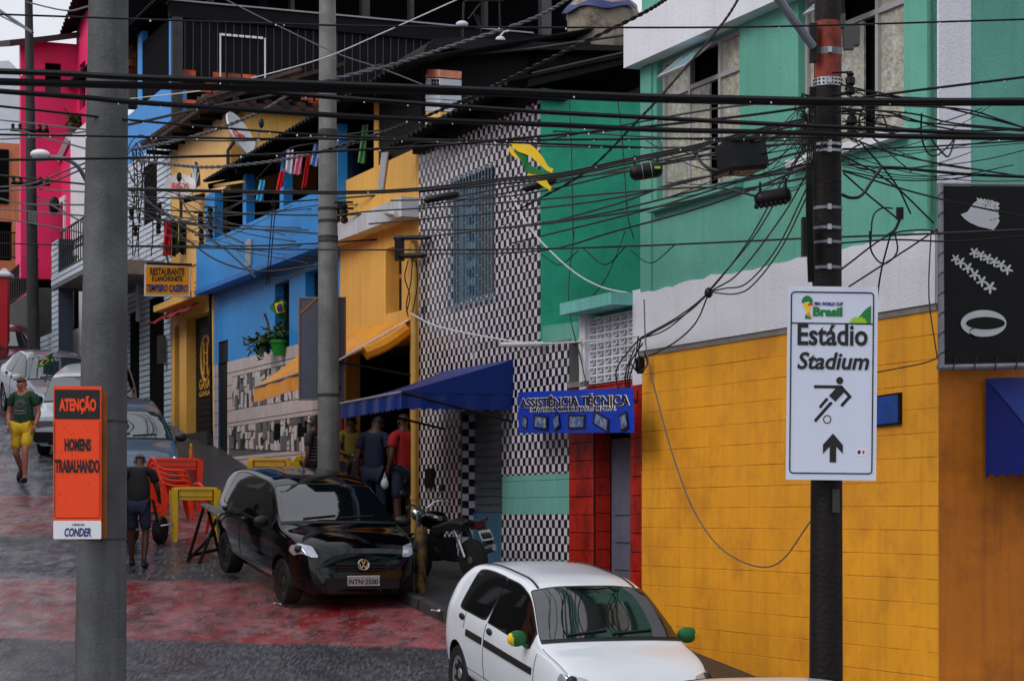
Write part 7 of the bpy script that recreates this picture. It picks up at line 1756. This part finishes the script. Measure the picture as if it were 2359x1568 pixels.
cable('twisted grey cable sagging before the ochre house',[[(300,366),(400,380),(492,385),(632,371),(737,350),(830,325)]],2.6,22,20,'rope',twist=1.1)
cable('black cable rising from the thick pole behind the cable pair',[[(200,304),(298,287),(455,252),(596,226),(737,195),(877,150)]],3.0,15.4,19)
cable('thin white wire slanting up across the black timber house',[[(300,228),(480,207),(560,186),(737,137),(878,78),(1075,-10)]],1.1,30,24,'pipe_white')
cable('thin grey wire slanting down across the black timber house',[[(500,-10),(632,56),(772,122),(878,158),(975,196)]],1.2,28,26,'rope')
cable('thin white cable sagging across the checkered facade and breeze blocks',[[(946,722),(1012,753),(1152,781),(1240,791),(1345,786),(1471,774)]],1.6,28.6,22.6,'pipe_white')
cable('thin white wire crossing the green side wall',[[(1175,448),(1226,533),(1310,617),(1380,659),(1452,676)]],1.4,24.5,23,'pipe_white')
cable('thin frayed cord hanging in a long loop on the yellow block wall',[[(1483,690),(1490,815),(1527,970),(1560,1080),(1600,1180),(1660,1262),(1740,1303),(1800,1290),(1866,1200)]],1.3,22.4,19.2,'rope')
cable('black twisted cable descending steeply over the teal window',[[(1706,-10),(1655,66),(1526,217),(1473,273),(1350,395),(1200,480)]],2.4,16.4,22,twist=.9)
cable('long thin wire at the level of the restaurant sign crossing to the right edge',[[(-20,560),(300,568),(735,575),(1180,574),(1480,566),(1860,549),(2100,540),(2400,528)]],1.7,30,15.6)
cable('heavy looping cable right of the utility pole',[[(1938,448),(1960,456),(1986,448),(2021,399),(2049,386),(2217,401),(2400,409)]],3.6,15.7,15.7)
S=[]; LB='x'
def thin(pts,r,d0,d1): S.append((pts,r,d0,d1,LB))
LB='thin wire between the slim far pole and the thick concrete pole'
# left part, between the far pole and the thick pole
for pts in ([(-20,322),(60,318),(140,310),(205,303)],[(-20,432),(70,424),(140,398),(205,372)],[(-20,442),(80,432),(205,384)],[(90,436),(205,443)],[(-20,452),(60,470),(205,472)],[(-20,480),(205,498)],[(-20,275),(90,286),(205,300)],[(-20,500),(120,522),(205,540)],[(80,450),(150,490),(205,520)],[(-20,300),(38,299),(80,310),(205,345)],[(-20,26),(76,75)],[(60,5),(150,25),(205,15)]): thin(pts,1.6,46,37)
LB='thin wire crossing in front of the ochre and blue houses'
# middle, before the ochre, blue and peach houses
for pts in ([(290,452),(430,458),(600,465),(737,460),(965,442)],[(290,478),(500,490),(737,496),(900,490)],[(290,500),(390,508),(500,522),(737,538)],[(290,566),(439,567),(600,566),(737,560),(960,546)],[(290,315),(500,325),(735,316),(880,300)],[(300,410),(350,470),(420,520),(500,560),(590,640)],[(300,440),(400,500),(470,520),(560,560)],[(410,450),(450,510),(485,540)],[(600,640),(660,640),(735,605)],[(735,612),(850,608),(960,604)],[(300,470),(420,545),(500,600),(600,625),(735,610)]): thin(pts,1.6,36,30)
for x in (628,634): thin([(x+14,360),(x,480),(x-10,600),(x-15,655)],1.0,33,34)
LB='thin wire running from the peach and checkered houses to the utility pole'
# from the peach and checkered houses to the pole
for pts in ([(970,475),(1180,442),(1400,395),(1600,352),(1770,303),(1866,286)],[(775,498),(840,488),(1000,478),(1180,465),(1470,440),(1640,432),(1740,452)],[(968,547),(1180,522),(1360,497),(1480,470),(1640,430),(1866,376)],[(968,586),(1240,578),(1415,533),(1640,470),(1866,382)],[(968,530),(1180,524),(1473,484),(1684,442),(1866,408)],[(1180,560),(1480,486),(1700,420),(1866,390)],[(900,462),(1176,452),(1473,388),(1600,360),(1866,325)],[(760,318),(1000,328),(1300,338),(1600,340),(1866,330)],[(1240,300),(1480,315),(1700,325),(1866,322)],[(1220,330),(1480,280),(1640,252),(1770,236)],[(850,516),(1180,486),(1450,450),(1866,345)],[(970,470),(1176,430),(1500,384),(1700,340),(1866,300)],[(1240,520),(1420,470),(1560,420),(1700,398)]): thin(pts,1.9,26,16)
LB='thin wire fanning out right of the utility pole'
# right of the pole
for pts in ([(1935,195),(2010,213),(2060,224),(2400,234)],[(1935,250),(2100,262),(2200,285),(2400,302)],[(1935,215),(2000,210),(2150,242),(2250,266),(2400,305)],[(1938,262),(2060,268),(2120,282),(2400,306)],[(1938,345),(2100,340),(2400,322)],[(1938,357),(2050,420),(2150,514)],[(1942,399),(2000,450),(2072,508)],[(1986,333),(2060,420),(2097,492)],[(1947,315),(2100,365),(2400,414)],[(1940,394),(2150,455),(2400,508)],[(1940,280),(2020,286),(2180,310),(2400,312)],[(1940,255),(2040,258),(2200,300),(2400,296)],[(1935,240),(2200,250),(2300,275),(2400,310)],[(2016,285),(2022,268),(2034,270),(2045,302)],[(2122,262),(2122,315),(2137,353),(2160,357),(2190,330),(2197,318)],[(2142,318),(2168,350),(2185,360),(2198,322)],[(1955,660),(2095,570),(2158,528)],[(2052,535),(2030,620),(2019,690)],[(2003,533),(2007,580),(2035,608),(2066,580),(2060,533)],[(1938,620),(2040,545),(2110,530),(2160,533)],[(1938,320),(1990,300),(2060,306)],[(1940,370),(1960,345),(1985,330)],[(1985,252),(1978,280),(1990,300)],[(2005,560),(2010,500),(2030,480),(2055,480)],[(1938,560),(2060,552),(2200,556),(2400,540)]): thin(pts,1.7,15.7,16.2)
for pts in ([(2144,533),(2139,683),(2158,823)],[(2019,857),(2119,838),(2160,824)]): thin(pts,1.3,17.4,17.2)
LB='thin wire draped on the teal and green walls'
# on the walls
for pts in ([(1450,575),(1499,606),(1555,563)],[(1569,563),(1614,601),(1656,561)],[(1672,556),(1725,586),(1770,552)],[(1311,231),(1316,350),(1320,549)],[(1423,231),(1435,350),(1445,490),(1459,549)]): thin(pts,1.1,22.5,21.5)
for pts in ([(1247,586),(1289,610),(1331,578)],[(1341,570),(1394,610),(1443,565)],[(1322,533),(1310,652),(1313,730),(1338,830),(1348,876)],[(1440,533),(1397,638),(1352,697)]): thin(pts,1.1,24.8,24)
for pts in ([(940,600),(932,640),(944,680),(936,720)],[(950,600),(946,650),(936,700),(940,730)],[(958,600),(962,650),(950,720)]): thin(pts,1.2,28.8,28.8)
# big bundle from the pole down to the entrance corner
bd=[[(1864,320),(1800,420),(1720,560),(1632,672),(1560,730),(1480,775)],[(1864,390),(1800,500),(1700,630),(1632,675),(1540,755),(1476,780)],[(1864,420),(1790,570),(1720,652),(1670,664),(1632,672)],[(1864,440),(1800,570),(1735,655),(1692,677),(1632,672)],[(1632,675),(1604,740),(1560,784),(1505,815),(1470,826)],[(1632,675),(1580,722),(1500,768),(1476,777)],[(1862,300),(1830,380),(1740,540),(1632,670)]]
q=MB()
for pts in bd:
    a=15.9+6.6*max(0,(1864-pts[0][0]))/390; b=15.9+6.6*max(0,(1864-pts[-1][0]))/390; q.tube(wpts(pts,a,b),1.9*(a+b)/2/F,6)
q.sphere(W(1632,674,19.8),(.04,.04,.05),8,6); solo('cable_bundle',q,M['black_rubber'],'fan of black cables tied midway between the utility pole and the red entrance','cable',smooth=True)
q=MB(); rs=random.Random(6)
for pts in ([(1476,778),(1455,800),(1420,850),(1426,900),(1440,915)],[(1480,790),(1450,840),(1447,900),(1470,930)],[(1470,775),(1462,830),(1450,870),(1452,920),(1466,925),(1468,900)],[(1484,810),(1490,840),(1470,856),(1455,840)],[(1476,778),(1470,812),(1480,840)],[(1462,800),(1440,862),(1446,918)]): q.tube(wpts(pts,22.5,22.5),1.9*22.5/F,5)
q.lathe([(.03,-.1),(.05,-.06),(.05,.05),(.02,.08)],10,Matrix.Translation(W(1474,838,22.55)))
solo('cable_tangle',q,M['black_rubber'],'tangle of black cables hanging at the corner above the blue banner','cable',smooth=True)
ORD=['topmost','second','third','fourth','fifth','sixth','seventh','eighth','ninth','tenth']+['%dth'%i for i in range(11,21)]+['21st','22nd','23rd']+['%dth'%i for i in range(24,31)]
S.sort(key=lambda t:sum(v for u,v in t[0])/len(t[0])); CNT={}; TOT={}
for t in S: TOT[t[4]]=TOT.get(t[4],0)+1
def lab(lb):
    k=CNT[lb]=CNT.get(lb,-1)+1
    return lb.replace('thin','lowest thin' if k==TOT[lb]-1 else ORD[k]+' thin',1)
for i,(pts,r,d0,d1,lb) in enumerate(S): cable(lab(lb),[pts],r,d0,d1,group=lb.replace('wire','wires').replace('cord','cords'),n=4)
# coils and droppers on the white tiled house and the ochre house
q=MB(); rs=random.Random(9)
for k in range(16):
    u=rs.uniform(296,335); v=rs.uniform(330,560); w=rs.uniform(10,34); h=rs.uniform(14,60)
    pts=[(u+w*math.cos(t*.9+k),v+h*math.sin(t*.9+k)) for t in range(rs.randint(4,7))]; q.tube(wpts(pts,40,40.2,4),1.3*40/F,4)
for u in (305,314,322,345): q.tube(wpts([(u,345),(u+rs.uniform(-8,8),430),(u+rs.uniform(-8,8),520),(u+rs.uniform(-6,6),590)],40.3,40.5,5),1.3*40/F,4)
solo('cable_tangle',q,M['black_rubber'],'messy coils of thin cable in front of the white tiled house','cable',smooth=True)
def ins(label,us,d):
    q=MB()
    for (u,v) in us:
        p=W(u,v,d); q.lathe([(.02,-.12),(.05,-.1),(.05,-.05),(.025,-.03),(.05,0),(.05,.05),(.02,.07)],8,Matrix.Translation(p)); q.tube([p+Vector((-.12,0,.08)),p+Vector((.12,0,.08))],.015,4)
    for a,b in zip(us,us[1:]): q.tube([W(*a,d),W(*b,d)],.012,4)
    solo('insulator_rack',q,M['black_metal'],label,'insulators',smooth=True)
ins('rack of black insulators on the corner of the ochre house',[(462,500),(463,525),(464,552)],39.0); ins('second rack of black insulators beside the blue balcony',[(484,488),(485,512),(484,535)],38.6)
ins('black insulator with bracket on the white tiled house',[(367,478),(366,505),(365,525)],41.5); ins('pair of insulators low on the white tiled house by the thick pole',[(303,492),(312,530)],41.5)
ins('insulators on the slender pole at the height of the white canopy',[(792,480),(793,494)],28.6)
# splice cases on the wires
def canister(label,u0,v0,u1,v1,d,r,strap=True):
    t=thing('splice_case',label,'cable box',W((u0+u1)/2,(v0+v1)/2+r,d)); a,b=W(u0,v0,d),W(u1,v1,d); rr=r*d/F
    q=MB(); k=[0,.05,.12,.2,.8,.9,.97,1]; q.tube([a.lerp(b,x) for x in k],[rr*x for x in (.45,.7,.95,1,1,.95,.7,.3)],14); q.build('case',M['black_rubber'],t,smooth=True)
    if strap:
        for x in (.38,.66):
            q=MB(); c=a.lerp(b,x); q.tube([c-(b-a)*.012,c+(b-a)*.012],rr*1.03,14); q.build('strap',M['steel_dull'],t)
    q=MB()
    for x in (.15,.85): c=a.lerp(b,x); q.tube([c,c+Vector((0,0,rr*2.1))],rr*.16,5); q.build('hanger',M['black_metal'],t); q=MB()
    return t
c1=canister('rounded black splice case with yellow label hanging before the teal window',1450,400,1525,388,17.2,19)
q=MB(); q.box(W(1514,386,17.12),(.045,.01,.018)); q.build('label',M['lime_print'],c1)
c2=canister('ribbed black splice case hanging left of the utility pole',1738,462,1822,448,16.3,19,False)
q=MB()
for k in range(7): p=W(1742+k*11,476-k*1.8,16.25); q.sphere(p,(.018,.018,.022),6,5)
q.build('ribs',M['black_rubber'],c2,kind='stuff')
db=thing('distribution_box','dark rectangular cable box slung on the wires before the teal window','cable box',W(1710,398,16.4))
m=W(1708,358,16.4); rot=Matrix.Rotation(R(-9),3,'Y')@Matrix.Rotation(R(28),3,'Z'); q=MB(); q.box(m,(.33,.2,.2),rot); q.box(m+Vector((.02,-.02,.11)),(.3,.18,.03),rot); q.build('case',mat('box_dark',rgb(30,32,36),.4,var=.3,scale=8),db)
q=MB(); q.box(m+Vector((-.02,-.0,-.12)),(.36,.22,.03),rot); q.build('lid',M['black_rubber'],db)
q=MB(); q.tube(wpts([(1596,345),(1620,380),(1650,395),(1690,402)],16.6,16.4),.012,5); q.tube(wpts([(1600,340),(1612,372),(1640,390),(1668,392)],16.6,16.4),.012,5); q.build('leads',M['black_rubber'],db,kind='stuff')
for (u0,v0,u1,v1,d,l) in ((975,462,1058,446,19.5,'long flat splice wrapped on the bundle before the grilled window'),(1202,436,1282,414,18,'long wrapped splice just left of the yellow and green streamer')):
    q=MB(); q.tube([W(u0,v0,d),W(u0+8,v0-2,d),W(u1-8,v1+2,d),W(u1,v1,d)],[.012,.035,.035,.012],8); solo('cable_splice',q,M['black_rubber'],l,'cable box',smooth=True)
q=MB(); q.box(W(2072,492,16.6),(.05,.05,.09)); q.tube(wpts([(2072,505),(2060,530),(2040,545)],16.6,16.6),.012,5); solo('cable_clamp',q,M['black_rubber'],'black cable clamp hanging on the wires left of the billboard','cable box')
# clutter at the utility pole: brackets and short jumpers
q=MB(); rs=random.Random(12)
for k in range(26):
    v=rs.uniform(200,330); u=rs.uniform(1846,1872); w=rs.uniform(-34,34); 
    q.tube(wpts([(u,v),(u+w*.6,v+rs.uniform(-12,30)),(u+w+rs.uniform(-20,30),v+rs.uniform(-10,50)),(u+w*.5,v+rs.uniform(20,70))],15.86,15.8,4),1.4*15.8/F,4)
for k in range(18):
    v=rs.uniform(205,330); u=rs.uniform(1940,1956); w=rs.uniform(10,80)
    q.tube(wpts([(u,v),(u+w*.4,v+rs.uniform(-16,24)),(u+w,v+rs.uniform(-10,36))],15.86,15.8,4),1.4*15.8/F,4)
solo('cable_tangle',q,M['black_rubber'],'dense tangle of jumpers and clamps around the utility pole','cable',smooth=True)

q=MB(); rs=random.Random(21)
for k in range(16):
    u1,v1=rs.uniform(1480,1800),rs.uniform(310,470); v0=rs.uniform(215,420); sg=rs.uniform(10,70)
    q.tube(wpts([(1866,v0),(1866*.65+u1*.35,v0*.65+v1*.35+sg*.8),(1866*.3+u1*.7,v0*.3+v1*.7+sg*.7),(u1,v1)],15.9,17.5,6),rs.uniform(.9,1.6)*16.5/F,4)
for k in range(16):
    u1,v1=rs.uniform(2000,2400),rs.uniform(225,420); v0=rs.uniform(215,400); sg=rs.uniform(5,50)
    q.tube(wpts([(1940,v0),(1940*.65+u1*.35,v0*.65+v1*.35+sg*.8),(1940*.3+u1*.7,v0*.3+v1*.7+sg*.7),(u1,v1)],15.9,15.6,6),rs.uniform(.9,1.6)*15.8/F,4)
solo('cable_tangle',q,M['black_rubber'],'loose sagging cables spreading left and right from the utility pole head','cable',smooth=True)
q=MB(); rs=random.Random(22)
for k in range(14):
    u0,u1=rs.uniform(300,420),rs.uniform(520,960); v0,v1=rs.uniform(400,560),rs.uniform(430,620); sg=rs.uniform(4,40)
    q.tube(wpts([(u0,v0),(u0*.6+u1*.4,v0*.6+v1*.4+sg),(u1,v1)],37,31,6),rs.uniform(.8,1.4)*34/F,4)
solo('cable_tangle',q,M['black_rubber'],'loose sagging service cables in front of the ochre and blue houses','cable',smooth=True)
